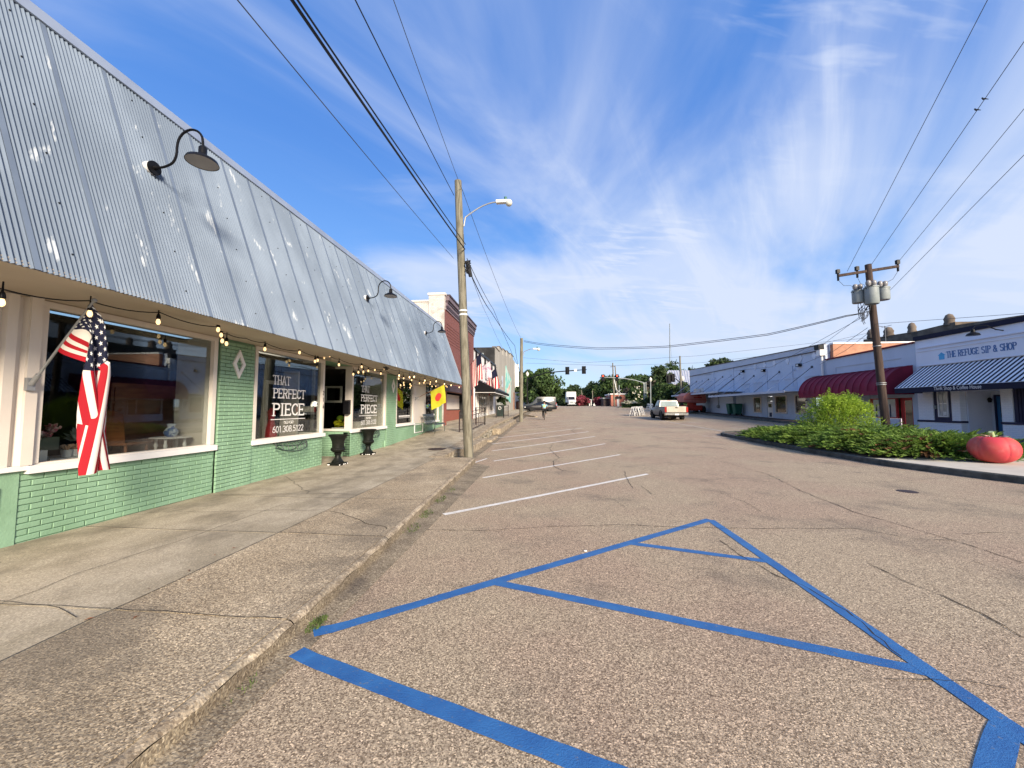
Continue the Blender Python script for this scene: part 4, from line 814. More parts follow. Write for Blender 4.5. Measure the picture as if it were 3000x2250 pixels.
# ------------------------------------------------------------------ things at the shop front
def lamp(y, z, lab, arm=0):
    xb = EX + (WX - EX) * (z - ZE) / (ZR - ZE) + .02
    t = thing('gooseneck_lamp', lab, 'wall lamp', (xb, y, z), 0, 'gooseneck lamps on the steel roof')
    obj('base_plate', M().cyl((xb - .03, y, z), (xb + .05, y, z), .085, n=20), MT['white'], t, smooth=True)
    obj('flange', M().cyl((xb + .051, y, z), (xb + .075, y, z), .088, n=20).cyl((xb + .07, y, z), (xb + .13, y, z), .03, .022), MT['black'], t, smooth=True)
    c = [(.12, 0), (.22 + arm, .01), (.33 + arm, .06), (.375 + arm, .16), (.38 + arm, .28), (.40 + arm, .38), (.46 + arm, .46), (.56 + arm, .50), (.66 + arm, .475), (.73 + arm, .40), (.75 + arm, .31), (.755 + arm, .24)]
    pts = []
    for i in range(len(c) - 1):
        p0, p1, p2, p3 = c[max(0, i - 1)], c[i], c[i + 1], c[min(len(c) - 1, i + 2)]
        for s in range(3):
            u = s / 3; pts.append(tuple(.5 * ((2 * p1[k]) + (-p0[k] + p2[k]) * u + (2 * p0[k] - 5 * p1[k] + 4 * p2[k] - p3[k]) * u * u + (-p0[k] + 3 * p1[k] - 3 * p2[k] + p3[k]) * u ** 3) for k in (0, 1)))
    pts.append(c[-1]); obj('arm', M().tube([(xb + a, y, z + b) for a, b in pts], .015, 8), MT['black'], t, smooth=True)
    cx = xb + .755 + arm; sh = obj('lamp_shade', M().lathe((cx, y, z + .0), [(.035, .25), (.047, .23), (.047, .16), (.06, .13), (.11, .105), (.17, .07), (.186, .03), (.18, .03), (.17, .062), (.11, .095), (.05, .12)], 32), MT['black'], t, smooth=True)
    obj('reflector', M().lathe((cx, y, z), [(.179, .034), (.10, .088), (.02, .10)], 28), MT['shadein'], sh, smooth=True)
lamp(4.49, 4.80, 'nearest black gooseneck lamp, large, on the steel roof above the first window'); lamp(10.62, 4.80, 'black gooseneck lamp on the steel roof above the shop doorway'); lamp(16.1, 4.84, 'farthest black gooseneck lamp at the far end of the steel roof')
def urn(px, py, lab, s=1.0, rot=0):
    p = PZ(.17, px, py); z = S(p.y); t = thing('urn_planter', lab, 'urn', (p.x, p.y + .17, z), 0, 'cast urns flanking the doorway'); c = (p.x, p.y + .17, z)
    obj('base', M().obox((c[0], c[1], z + .028), (.17 * s, 0, 0), (0, .17 * s, 0), (0, 0, .027)), MT['urn'], t)
    m = M()
    for k in range(9): a = R.random() * 6.28; m.sphere((c[0] + .172 * s * (1 if k % 2 else R.uniform(-.9, .9)), c[1] - .172 * s * (1 if k % 2 == 0 else R.uniform(-.9, .9)), z + .02), .016, 6, 4, (1, 1, 1))
    obj('chipped_paint', m, MT['white'], t)
    obj('foot', M().lathe((c[0], c[1], z + .055), [(.15, 0), (.15, .02), (.13, .04), (.095, .09), (.07, .14), (.066, .20), (.09, .215), (.095, .235), (.075, .25)], 28), MT['urn'], t, smooth=True)
    fl = lambda a, j: 1 + (.05 * abs(math.sin(a * 11)) if 1 <= j <= 5 else 0)
    obj('bowl', M().lathe((c[0], c[1], z + .30), [(.07, 0), (.12, .025), (.158, .06), (.168, .09), (.155, .12), (.137, .135), (.14, .2), (.148, .28), (.17, .35), (.20, .40), (.232, .435), (.238, .455), (.225, .46), (.20, .43), (.15, .34), (.12, .32)], 66, fl), MT['urn'], t, smooth=True)
urn(978, 1363, 'black fluted urn planter with chipped white base, left of the shop doorway', 1.05); urn(1070, 1336, 'black fluted urn planter right of the shop doorway, under the wire basket')
def basket(y0, y1, z, lab):
    t = thing('wire_basket', lab, 'wire basket', (WX, (y0 + y1) / 2, z), 0, 'wire hay baskets under the windows'); c = (y0 + y1) / 2; hw = (y1 - y0) / 2; m = M(); x = WX + .01; D = .2
    def sec(u, a): return Vector((x + D * math.sin(a) * math.sqrt(max(.05, 1 - u * u * .9)), c + u * hw, z - .22 * (1 - math.cos(a)) * math.sqrt(max(.08, 1 - u * u * .75)) * 1.0))
    for i in range(9): u = -1 + i / 4; m.tube([sec(u * .98, math.pi / 2 * 1.0 - k * math.pi / 2 / 6) for k in range(7)], .010, 4)
    for a in (math.pi / 2, math.pi / 3.2, math.pi / 7): m.tube([sec(-1 + k / 8, a) for k in range(17)], .011, 4)
    m.tube([Vector((x, y0, z)), Vector((x, y1, z))], .006, 5); m.tube([Vector((x, c - hw + k * hw / 6, z - .22 * math.sin(math.pi * k / 12))) for k in range(13)], .006, 5)
    obj('wire_frame', m, MT['iron'], t)
    obj('hook', M().tube([(x + .01, c - .3, z - .01), (x + .02, c - .3, z + .05)], .005, 4).tube([(x + .01, c + .3, z - .01), (x + .02, c + .3, z + .05)], .005, 4), MT['iron'], t)
basket(7.62, 8.68, .87, 'dark wire basket hanging under the large lettered window'); basket(11.45, 12.6, .87, 'dark wire basket hanging above the far urn')
# bench
t = thing('park_bench', 'dark green slatted steel bench against the shop wall below the yellow flag', 'bench', (-5.35, 17.6, S(17.6)), 0)
bz = S(17.6); prof = [(-5.62, .86), (-5.585, .80), (-5.55, .68), (-5.53, .56), (-5.49, .47), (-5.42, .42), (-5.33, .41), (-5.22, .43), (-5.12, .45), (-5.06, .43), (-5.03, .39)]
prof = [(x + .06, z) for x, z in prof]
BY0, BY1 = 16.75, 18.35
for k in range(len(prof) - 1):
    for s in (0, .5):
        a = Vector((prof[k][0] * (1 - s) + prof[k + 1][0] * s, 0, bz + prof[k][1] * (1 - s) + prof[k + 1][1] * s)); b = Vector((prof[k + 1][0] - prof[k][0], 0, prof[k + 1][1] - prof[k][1])).normalized()
        obj('slat', M().obox((a.x, (BY0 + BY1) / 2, a.z), b * .018, (0, (BY1 - BY0) / 2, 0), Vector((b.z, 0, -b.x)) * .003), MT['iron'], t)
for y in (BY0, BY1, (BY0 + BY1) / 2): obj('side_frame', M().tube([(x, y, bz + z - .012) for x, z in prof], .012, 6), MT['iron'], t)
for y in (BY0, BY1):
    obj('leg', M().tube([(prof[4][0], y, bz + .45), (prof[4][0] - .03, y, bz + .25), (prof[4][0] - .12, y, bz)], .014, 6), MT['iron'], t); obj('leg', M().tube([(prof[9][0], y, bz + .42), (prof[9][0] + .02, y, bz + .2), (prof[9][0] + .01, y, bz)], .014, 6), MT['iron'], t)
obj('stretcher', M().tube([(-5.1, BY0, bz + .1), (-5.1, BY1, bz + .1)], .008, 5).tube([(-5.45, BY0, bz + .1), (-5.45, BY1, bz + .1)], .008, 5), MT['iron'], t)
# string lights
def string(name_lab, cab, bulbs, X0=None):
    P = [PX(X0, *p) if X0 else PZ(2.79, *p) for p in cab]
    for p_ in P: p_.z = min(p_.z, 2.815)
    t = thing('string_light', name_lab, 'string light', tuple(P[0]), 0, 'string lights under the overhang'); pts = []
    for a, b in zip(P, P[1:]):
        for k in range(6): u = k / 6; q = a + (b - a) * u; q.z -= .05 * 4 * u * (1 - u) * min(1, (b - a).length); pts.append(q)
    pts.append(P[-1]); obj('cable', M().tube(pts, .007, 5), MT['wire'], t)
    for p in bulbs:
        c = PX(X0, *p) if X0 else PZ(2.63, *p)
        bprot.append(1)
        if len(bprot) == 1:
            s = obj('socket', M().lathe((0, 0, 0), [(.006, .16), (.008, .07), (.019, .055), (.024, .02), (.022, .0)], 10), MT['black'], None, smooth=True); b = obj('bulb', M().lathe((0, 0, 0), [(.014, 0), (.022, -.025), (.024, -.042), (.017, -.062), (.004, -.072)], 12), MT['bulb'], None, smooth=True)
            bp.extend([s, b]); s.parent = t; b.parent = t; s.location = c + Vector((0, 0, .03)) - wloc(t); b.location = c + Vector((0, 0, .03)) - wloc(t)
        else:
            inst(bp[0], c + Vector((0, 0, .03)), (0, 0, 0), t, 'socket'); inst(bp[1], c + Vector((0, 0, .03)), (0, 0, 0), t, 'bulb')
bprot = []; bp = []
string('run of warm bulbs hanging in front of the first big window', [(0, 845), (18, 850), (262, 881), (468, 910), (640, 934)], [(5, 885), (263, 918), (463.5, 942), (639, 965)], -4.92)
string('cluster of warm bulbs by the first green pier reaching to the lettered window', [(640, 934), (650, 968), (668, 972), (720, 990), (775, 1000), (880, 1012), (971, 1024)], [(648, 981), (651, 998), (663.6, 1006), (776, 1022), (877.6, 1032), (966, 1041)], -5.25)
string('run of warm bulbs crossing over the shop doorway', [(918, 1043), (950, 1032), (971, 1024)], [(923, 1058), (930.7, 1055), (949.7, 1047)], -5.45)
string('run of warm bulbs from the doorway to the third window', [(971, 1046), (993, 1052), (1060, 1059), (1126, 1066)], [(993, 1068), (1059.6, 1074), (1125.8, 1080)], -5.15)
string('inner run of warm bulbs before the third window', [(1045, 1082), (1080, 1075), (1098, 1070), (1126, 1066)], [(1050, 1090), (1064.5, 1089), (1079, 1086), (1098, 1083), (1115.8, 1094), (1035, 1096)], -5.5)
CS = lambda p: (1080 + p[0] / 4.741, 830 + p[1] / 4.741)
string('outer run of warm bulbs near the far end of the overhang', [(1126, 1070), (1169, 1086), (1213, 1092), (1245, 1103), (1300, 1116), (1346, 1126)], [CS(p) for p in ((423, 1280), (567, 1303), (632, 1298), (780, 1350), (938, 1360), (1052, 1398), (1145, 1415), (1258, 1443))])
string('inner run of small warm bulbs at the far end of the overhang', [(1126, 1082), (1169, 1100), (1203, 1106), (1245, 1116), (1290, 1124)], [CS(p) for p in ((416, 1322), (486, 1316), (597, 1342), (706, 1386), (768, 1380), (858, 1370), (1075, 1425))], -5.2)
string('back run of small warm bulbs against the far windows', [(1160, 1112), (1203, 1122), (1245, 1130), (1310, 1133)], [CS(p) for p in ((486, 1380), (443, 1414), (490, 1410), (576, 1400), (588, 1422), (576, 1447), (853, 1398), (881, 1430), (933, 1428), (1090, 1438))], -5.6)
m = M(); c = PX(-4.9, 1131, 1075)
for k in range(5): m.tube([Vector((c.x + .02 * k - .04, c.y + .09 * math.cos(a * .7 + k), c.z + .09 * math.sin(a * .7 + k))) for a in range(10)], .008, 4)
tag(obj('cable_coil', m, MT['wire']), 'coil of spare black light cable tied under the roof edge', 'cable coil')
# ------------------------------------------------------------------ flags
def flag(base, tip, u0, u1, fly, fn, design, name, label, cat='flag', group=None, polemat='galv', pr=.013, star=False, bracket=True, nu=52, nv=36):
    t = thing(name, label, cat, tuple(base), 0, group); base, tip = Vector(base), Vector(tip)
    obj('flag_pole', M().cyl(base, tip, pr, pr * .9, 10).sphere(tip, pr * 1.9, 8, 6), MT[polemat], t, smooth=True)
    if bracket: obj('bracket', M().box(base + Vector((-.04, -.035, -.07)), base + Vector((.0, .035, .07))).cyl(base, base + (tip - base).normalized() * .14, .024), MT['galv'], t)
    H = lambda u: base + (tip - base) * (u1 + (u0 - u1) * u)
    P = lambda u, v: fn(H, u, v, fly)
    m = M(); m.grid(P, nu, nv, True); c = obj('flag_cloth', m, MT[design], t, smooth=True)
    if star:
        sm = M()
        for i in range(9):
            for j in range(11):
                if (i + j) % 2: continue
                cu, cv = (i + 1) / 10 * 7 / 13, (j + 1) / 12 * .4; pts = []; c0 = P(cu, cv); n = (P(cu + .01, cv) - P(cu - .01, cv)).cross(P(cu, cv + .01) - P(cu, cv - .01)).normalized()
                for sgn in (1, -1):
                    pts = []
                    for k in range(10):
                        r = (1 if k % 2 == 0 else .4); a = k * math.pi / 5; pts.append(P(cu + r * .026 * math.cos(a), cv + r * .0165 * math.sin(a)) + n * sgn * .004)
                    b = len(sm.v); sm.v += [tuple(c0 + n * sgn * .004)] + [tuple(p) for p in pts]; sm.f += [(b, b + 1 + k, b + 1 + (k + 1) % 10) for k in range(10)]
        obj('star_field', sm, MT['plate'], c)
    return t
def ss(x): x = max(0, min(1, x)); return x * x * (3 - 2 * x)
def drape(H, u, v, fly):
    h = H(u); s = v * fly; tip = H(0); cx, cy = tip.x - .02, tip.y + .06 + .10 * v
    k = ss(s / (.12 + .55 * u)) if u > 0 else ss(s / .15)
    w = (.02 + .092 * min(1, s / .7) + .02 * s)
    q = u * 2.3 - .35 + v * 1.1; tri = abs((q % 2) - 1) * 2 - 1
    col = Vector((cx + .05 * math.sin(u * 15 + s * .8) + .04 * (u - .5), cy + w * tri * (1 if s > .05 else 0) - .02 * u, tip.z - s * (1.04) - (.10 * (1 - k)) * u - .05 * u * min(1, s)))
    st = Vector((h.x, h.y, h.z - s * .45 * (1 - k)))
    p = st.lerp(col, k)
    if u > .6: p.z = min(p.z, h.z - s * .35)
    return p
flag((-5.66, 3.72, 1.86), (-4.85, 3.64, 2.755), .42, .97, 1.72, drape, 'usflag', 'national_flag', 'stars and stripes flag hanging limp from an angled pole before the first window', star=True, nu=104)
def breeze(dx, dy, dz, wav=.04, fr_=9):
    def fn(H, u, v, fly):
        h = H(u); return h + Vector((dx * v, dy * v, dz * v)) * fly + Vector((wav * math.sin(u * fr_ + v * 3) * v, wav * math.sin(u * fr_ * .7 + v * 4 + 1) * v * 1.4, wav * .3 * math.sin(u * 5) * v))
    return fn
ty = flag((-5.72, 16.3, 2.0), (-4.62, 16.9, 2.66), .50, .99, .84, breeze(.05, .22, -.98, .03), 'yellow', 'tomato_flag', 'small yellow flag with a red tomato disc on a pole beside the bench', star=False, polemat='walnut')
cl = [o for o in ty.children if o.name.startswith('flag_cloth')][0]; Hh = lambda u: Vector((-5.72, 16.3, 2.0)) + Vector((1.10, .6, .66)) * (.50 + .49 * (1 - u) if False else .99 - .49 * u) ; fnn = breeze(.05, .22, -.98, .03)
m = M(); nn = None
for s in (1, -1):
    P = lambda r, a: fnn(Hh, .5 + r * .26 * math.cos(a), .5 + r * .20 * math.sin(a), .84)
    n = (P(.5, 0) - P(.5, math.pi)).cross(P(.5, math.pi / 2) - P(.5, -math.pi / 2)).normalized() * .006 * s; b = len(m.v); m.v.append(tuple(P(0, 0) + n))
    for ring in (.5, 1):
        m.v += [tuple(P(ring, k * math.pi / 10) + n) for k in range(20)]
    m.f += [(b, b + 1 + k, b + 1 + (k + 1) % 20) for k in range(20)] + [(b + 1 + k, b + 21 + k, b + 21 + (k + 1) % 20, b + 1 + (k + 1) % 20) for k in range(20)]
obj('tomato_print', m, MT['redprint'], cl)
# ------------------------------------------------------------------ goods behind the glass
TYY = PX(-6.2, 500, 1290).y
t = thing('display_table', 'small round white table with turned legs behind the first window', 'table', (-6.2, TYY, .86))
obj('table_top', M().lathe((-6.2, TYY, 1.10), [(.26, 0), (.275, .012), (.26, .024)], 28), MT['white'], t, smooth=True)
for a in (.4, 2, 3.6, 5.2): obj('leg', M().lathe((-6.2 + .19 * math.cos(a), TYY + .19 * math.sin(a), .86), [(.018, 0), (.028, .04), (.016, .08), (.03, .13), (.018, .18), (.022, .24)], 10), MT['white'], t, smooth=True)
m = M().lathe((-6.2, TYY, 1.125), [(.05, 0), (.085, .03), (.10, .08), (.075, .13), (.045, .16), (.06, .20), (.065, .215)], 20); tag(obj('china_vase', m, MT['china'], smooth=True), 'blue and white china vase standing on the white table', 'vase')
t = thing('wooden_cabinet', 'dark brown panelled wooden cabinet at the back of the first window', 'cabinet', (-7.0, 5.8, .86)); obj('carcass', M().box((-7.3, 5.45, .86), (-6.85, 6.6, 2.0)), MT['walnut'], t)
for k in range(4): obj('drawer', M().box((-6.85, 5.49, .92 + k * .26), (-6.83, 6.56, 1.15 + k * .26)), MT['walnut'], t)
def chair(x, y, z, lab, mt, a=0):
    t = thing('wooden_chair', lab, 'chair', (x, y, z), a); w = .22
    obj('seat', M().box((-w, -w, .42), (w, w, .46)), MT[mt], t).location = (0, 0, 0)
    for ob in t.children: pass
    for sx in (-1, 1):
        for sy in (-1, 1): q = obj('leg', M().cyl((sx * .19, sy * .19, 0), (sx * .18, sy * .18, .42), .02, n=8), MT[mt]); q.parent = t
    m = M(); m.grid(lambda u, v: (-w - .02 - .06 * v + .05 * math.sin(math.pi * u), -.22 + .44 * u, .46 + (.42 + .06 * math.sin(math.pi * u)) * v), 8, 4); q = obj('backrest', m, MT[mt], smooth=True); q.parent = t
    s = [c for c in t.children if c.name.startswith('seat')][0]; s.data.transform(Matrix.Translation(t.location))
chair(-6.5, PX(-6.5, 365, 1270).y, .62, 'brown wooden chair with rounded back beside the cabinet', 'walnut', math.radians(100)); chair(-6.45, 7.45, .50, 'orange brown wooden chair at the left of the lettered window', 'oak', math.radians(150))
SY = PX(-6.12, 150, 1310).y; m = M().box((-6.55, SY, .86), (-6.12, PX(-6.12, 285, 1310).y, .965)); tag(obj('white_display_shelf', m, MT['white']), 'low white display shelf along the first window', 'shelf')
m = M().box((-6.1, 3.93, .90), (-5.92, 4.08, 1.10)); tag(obj('storage_box', m, MT['white']), 'white box at the left corner of the first window', 'box')
m = M().obox((-6.35, 4.25, 1.15), (.13, .03, 0), (-.02, .13, 0), (0, 0, .08)); tag(obj('fabric_box', m, MT['sage']), 'sage green fabric box under the pink flowers', 'box')
c = crown_pts((-6.3, 4.25, 1.32), (.16, .16, .09), 90, 8); t = thing('flower_bunch', 'bunch of pink and white artificial flowers on the fabric box', 'flowers', (-6.3, 4.25, 1.24)); leaves('petals', c, .06, MT['pink'], t, 1.2)
for k, (x, y) in enumerate(((-6.2, PX(-6.2, 198, 1280).y), (-6.22, PX(-6.22, 222, 1280).y))):
    t = thing('tulip_pot', 'white pot of peach tulips, %s one of the pair behind the flag' % ('left' if k == 0 else 'right'), 'flower pot', (x, y, .97), 0, 'pots of peach tulips'); obj('pot', M().lathe((x, y, .97), [(.045, 0), (.055, .09), (.05, .09), (.04, .02)], 16), MT['white'], t, smooth=True)
    for j in range(6): a = j * 1.05; obj('tulip', M().tube([(x, y, 1.05), (x + .05 * math.cos(a), y + .05 * math.sin(a), 1.12)], [.008, .016], 6), MT['tulip'], t)
t = thing('silver_succulent', 'silvery pointed succulent plant behind the flag', 'plant', (-6.4, 4.75, 1.0)); n = 60; d = NR.normal(size=(n, 3)); d[:, 2] = abs(d[:, 2]) + .3; d /= np.linalg.norm(d, axis=1)[:, None]; leaves('leaf_spikes', np.array([-6.4, 4.75, 1.14]) + d * .1, .05, MT['silverleaf'], t, 3.5, dirs=d)
tag(obj('standing_frame', M().box((-6.62, 8.42, .63), (-6.56, 8.5, 2.25)).box((-6.62, 9.0, .63), (-6.56, 9.06, 2.25)).box((-6.62, 8.5, 2.17), (-6.56, 9.0, 2.25)), MT['cream']), 'cream standing door frame inside the lettered window', 'frame')
m = M(); m.lathe((-6.5, 8.55, .9), [(.14, 0), (.11, .2), (.06, .42), (.09, .6), (.03, .7)], 14); tag(obj('red_dress', m, MT['dress'], smooth=True), 'red cloth dress displayed behind the lettering', 'dress')
t = thing('picture_frame', 'empty cream picture frame hanging in the doorway window', 'picture frame', (-6.35, 11.1, 1.9)); obj('moulding', M().box((-6.75, 11.1, 1.76), (-6.2, 11.13, 1.82)).box((-6.75, 11.1, 2.2), (-6.2, 11.13, 2.26)).box((-6.75, 11.1, 1.82), (-6.69, 11.13, 2.2)).box((-6.26, 11.1, 1.82), (-6.2, 11.13, 2.2)), MT['cream'], t)
tag(obj('white_tub', M().box((-6.55, 11.2, .8), (-6.15, 11.6, 1.0)), MT['white']), 'white plastic tub inside the doorway window', 'tub')
c = crown_pts((-6.4, 11.35, 1.12), (.2, .18, .13), 120, 10); t = thing('yellow_garland', 'heap of yellow patterned cloth on the white tub', 'cloth', (-6.4, 11.35, 1.0)); leaves('cloth_folds', c, .07, MT['yellow'], t, 1.3)
tag(obj('green_bowl', M().sphere((-6.45, 11.5, 1.28), .11, 16, 8, (1, 1, .8)), MT['lime'], smooth=True), 'lime green domed bowl behind the yellow cloth', 'bowl')
tag(obj('cream_lampshade', M().lathe((-6.4, 12.5, .80), [(.24, 0), (.21, .34)], 20), MT['cream'], smooth=True), 'cream pleated drum shade behind the third window', 'lampshade')
tag(obj('mailbox', M().box((-5.93, 10.70, 1.42), (-5.76, 10.82, 1.78)).prism([(-5.93, 10.70, 1.78), (-5.93, 10.82, 1.78), (-5.93, 10.82, 1.83)], (.17, 0, 0)), MT['black']), 'black mailbox on the white post of the doorway', 'mailbox')
# ================================================================== BUILDINGS BEYOND (left)
XF = -5.7
# B: maroon painted brick block with white side wall
b = thing('red_brick_building', 'two storey high maroon painted brick building with a peeling white side wall', 'building', (XF, 20.9, 0))
YB0, YB1, ZB = 20.72, 29.2, 7.9
obj('front_wall', M().box((XF - .35, YB0 + .02, 2.95), (XF, YB1, 7.12)), MT['redbrick'], b)
obj('side_wall', M().box((-17, YB0, -.1), (XF - .352, YB0 + .3, 7.55)).box((XF - .9, YB0 - .06, -.1), (XF - .002, YB0 + .28, 7.9)), MT['whitebrick'], b)
obj('side_coping', M().box((-17, YB0 - .05, 7.551), (XF - .901, YB0 + .35, 7.64)).box((XF - .95, YB0 - .1, 7.901), (XF + .05, YB0 + .3, 8.02)), MT['cream'], b)
obj('roof', M().box((-17, YB0 + .3, 7.0), (XF - .35, YB1, 7.1)).box((-17, YB1 - .3, 0), (XF - .352, YB1, 7.4)), MT['tar'], b)
MT['cornice'] = mat('dark_plum_cornice', (.055, .035, .045), rough=.6); MT['corn2'] = mat('grey_plum_band', (.16, .12, .14), rough=.6)
for k, (z0, z1, d, mm_) in enumerate(((7.12, 7.24, .05, 'corn2'), (7.24, 7.36, .08, 'cornice'), (7.36, 7.52, .10, 'corn2'), (7.52, 7.66, .14, 'cornice'), (7.66, 7.90, .20, 'corn2'), (7.90, 7.99, .25, 'cornice'))): obj('cornice_band', M().box((XF - .3, YB0 + .2, z0), (XF + d, YB1 + .02, z1)), MT[mm_], b)
m = M()
for k in range(7): m.box((XF, YB0 + .4, 5.35 + k * .17), (XF + .018, YB1 - 1.2, 5.40 + k * .17))
obj('brick_course_band', m, MT['redbrick'], b)
obj('shopfront', M().box((XF - .3, YB0 + .02, .3), (XF, 21.35, 2.94)).box((XF - .3, 28.6, .3), (XF, YB1, 2.94)).box((XF - .3, 21.35, 2.55), (XF - .05, 28.6, 2.94)), MT['rb2'], b)
obj('base_wall', M().box((-6.75, 21.9, .3), (-6.6, 28.6, 1.45)), MT['rb2'], b); obj('cream_panel', M().box((-6.72, 22.0, 1.50), (-6.64, 28.5, 2.5)), MT['cream'], b)
obj('panel_trim', M().box((-6.75, 21.9, 1.451), (-6.58, 28.6, 1.499)).box((-6.74, 21.36, .3), (-6.62, 21.89, 2.54)), MT['black'], b)
obj('post', M().box((-6.2, 21.7, .5), (-6.1, 21.8, 2.54)), MT['cornice'], b); obj('fascia_board', M().box((XF - .05, YB0 + .03, 2.56), (XF + .03, 28.6, 2.93)), MT['cornice'], b)
tag(obj('planter_shelf', M().box((-6.55, 22.6, 1.30), (-6.3, 23.3, 1.36)), MT['black']), 'small black shelf fixed below the cream panel', 'shelf')
# B is set back a touch: canopy stub over walk
# C: white front with black awning
c = thing('white_shop', 'white stucco shop with black trim and a black scalloped awning', 'shop', (XF, 29.3, 0))
obj('wall', M().box((XF - .3, 29.21, 0), (XF, 41.3, 6.1)), MT['stucco'], c); obj('cornice', M().box((XF - .35, 29.22, 6.1), (XF + .12, 41.3, 6.27)), MT['black'], c); obj('roof', M().box((-16, 29.21, 5.6), (XF - .3, 41.3, 5.7)), MT['tar'], c)
for y in (29.9, 34.2, 38.4, 40.9): obj('bracket', M().box((XF, y, 5.4), (XF + .14, y + .16, 6.10)), MT['black'], c)
def shopwin(par, x, y0, y1, z0, z1, s=1, fr_='white', gl='glass', d=.04, mull=0):
    w = obj('window', M().box((x - .03, y0, z0), (x + d * s, y0 + .08, z1)).box((x - .03, y1 - .08, z0), (x + d * s, y1, z1)).box((x - .03, y0 + .08, z0), (x + d * s, y1 - .08, z0 + .08)).box((x - .03, y0 + .08, z1 - .08), (x + d * s, y1 - .08, z1)), MT[fr_], par)
    obj('pane', M().box((x - .01 * s, y0 + .08, z0 + .08), (x + .006 * s, y1 - .08, z1 - .08)), MT[gl], w)
    if mull:
        m = M()
        for k in range(1, mull): yk = y0 + (y1 - y0) * k / mull; m.box((x + .007 * s, yk - .02, z0 + .08), (x + (d - .005) * s, yk + .02, z1 - .08))
        obj('glazing_bar', m, MT[fr_], w)
    return w
shopwin(c, XF + .01, 29.5, 30.2, 1.3, 3.1, 1, 'white', 'cglass'); 
MT['dimglass'] = mat('dim_shop_glass', (.30, .27, .24), (.16, .15, .14), ns=1.4, rough=.08, spec=.8, stretch=(1, 2, .6)); MT['dkglass'] = mat('dark_window_glass', (.03, .03, .032), (.09, .07, .05), ns=.9, rough=.05, spec=.9)
shopwin(c, XF + .01, 31.2, 35.6, 1.15, 3.0, 1, 'cream', 'dimglass', mull=5); shopwin(c, XF + .01, 37.2, 39.6, 1.3, 3.0, 1, 'cream', 'dimglass', mull=3)
d = obj('door', M().box((XF, 36.0, .9), (XF + .05, 36.9, 3.0)), MT['cream'], c); obj('handle', M().box((XF + .051, 36.1, 1.9), (XF + .09, 36.16, 2.1)), MT['black'], d)
aw = obj('awning', M().prism([(XF, 29.6, 3.95), (XF + 1.65, 29.6, 3.05), (XF + 1.65, 29.6, 2.78), (XF, 29.6, 2.78)], (0, 10.6, 0)), MT['black'], c)
m = M()
for k in range(30): y = 29.6 + k * .353; m.tube([(XF + 1.66, y + .353 * j / 4, 2.79 - .05 * math.sin(math.pi * j / 4)) for j in range(5)], .016, 4)
m.bar((XF + .02, 29.585, 2.80), (XF + 1.65, 29.585, 2.80), .03, .03); obj('scalloped_edge', m, MT['white'], aw)
for i, (y, lab) in enumerate(((37.0, 'near'), (39.6, 'far'))):
    t = thing('hanging_fern', 'dark hanging plant basket below the black awning, %s one' % lab, 'hanging plant', (XF + 1.2, y, 2.5), 0, 'hanging baskets at the white shop'); obj('pot', M().lathe((XF + 1.2, y, 2.2), [(.1, 0), (.17, .16)], 10), MT['black'], t); leaves('fronds', crown_pts((XF + 1.2, y, 2.3), (.4, .4, .35), 260, 9), .12, MT['leaf'], t, 2.4)
for y, z in ((32.0, 5.0), (36.5, 5.05)):
    t = thing('scroll_bracket', 'thin curly black wall ornament, %s on the white shop front' % ('left' if y < 34 else 'right'), 'ornament', (XF, y, z), 0, 'curly ornaments on the white front'); obj('scroll', M().tube([(XF + .03, y + .35 * math.cos(a * .5) * a / 9, z + .3 * math.sin(a * .5) * a / 9) for a in range(11)], .02, 4), MT['black'], t)
# D: tan building with black side, stepped parapet and mural
d = thing('tan_building', 'tall tan stucco building with black tarred side wall and stepped parapet', 'building', (XF, 41.4, 0))
obj('side_wall', M().box((-16, 41.35, 0), (XF - .02, 41.65, 8.22)), MT['tar'], d)
m = M(); st = [(41.35, 45, 8.25), (45, 48, 8.85), (48, 49.2, 8.35), (49.2, 52, 9.2), (52, 53.5, 8.8), (53.5, 57, 9.6), (57, 59, 9.2), (59, 63, 10.0), (63, 66.5, 9.6)]
for a, e, z in st: m.box((XF - .3, a + .001, 0), (XF + (.001 if z < 9 else .003), e, z))
obj('front_wall', m, MT['tan'], d); obj('parapet_caps', M().box((XF - .35, 41.36, 8.251), (XF + .06, 45, 8.33)).box((XF - .35, 45.01, 8.851), (XF + .06, 48, 8.95)).box((XF - .35, 49.21, 9.201), (XF + .06, 52, 9.3)).box((XF - .35, 53.51, 9.601), (XF + .06, 57, 9.7)).box((XF - .35, 59.01, 10.001), (XF + .06, 63, 10.1)), MT['brownstone'], d)
obj('rooftop_vent', M().box((-7.2, 41.3, 6.1), (-6.95, 41.34, 7.6)).cyl((-8.6, 41.0, 6.5), (-8.6, 41.3, 6.5), .45, n=16), MT['grey'], d)
mu = obj('mural_panel', M().prism([(XF + .004, 51.6, 3.0), (XF + .004, 58.6, 2.3), (XF + .004, 59.6, 6.0), (XF + .004, 55.0, 6.6), (XF + .004, 51.9, 7.35)], (.06, 0, 0)), MT['teal'], d)
MT['mwhite'] = mat('mural_white', (.66, .6, .52), (.5, .3, .24), ns=1.1, rough=.8); obj('mural_motif', M().prism([(XF + .066, 52.2, 4.1), (XF + .066, 55.0, 4.6), (XF + .066, 58.8, 5.9), (XF + .066, 58.0, 4.9), (XF + .066, 55.6, 3.9), (XF + .066, 53.2, 3.5)], (.01, 0, 0)), MT['mwhite'], mu)
obj('corner_brickwork', M().box((XF + .004, 63.2, 1.3), (XF + .03, 66.4, 4.2)), MT['orangebrick'], d)
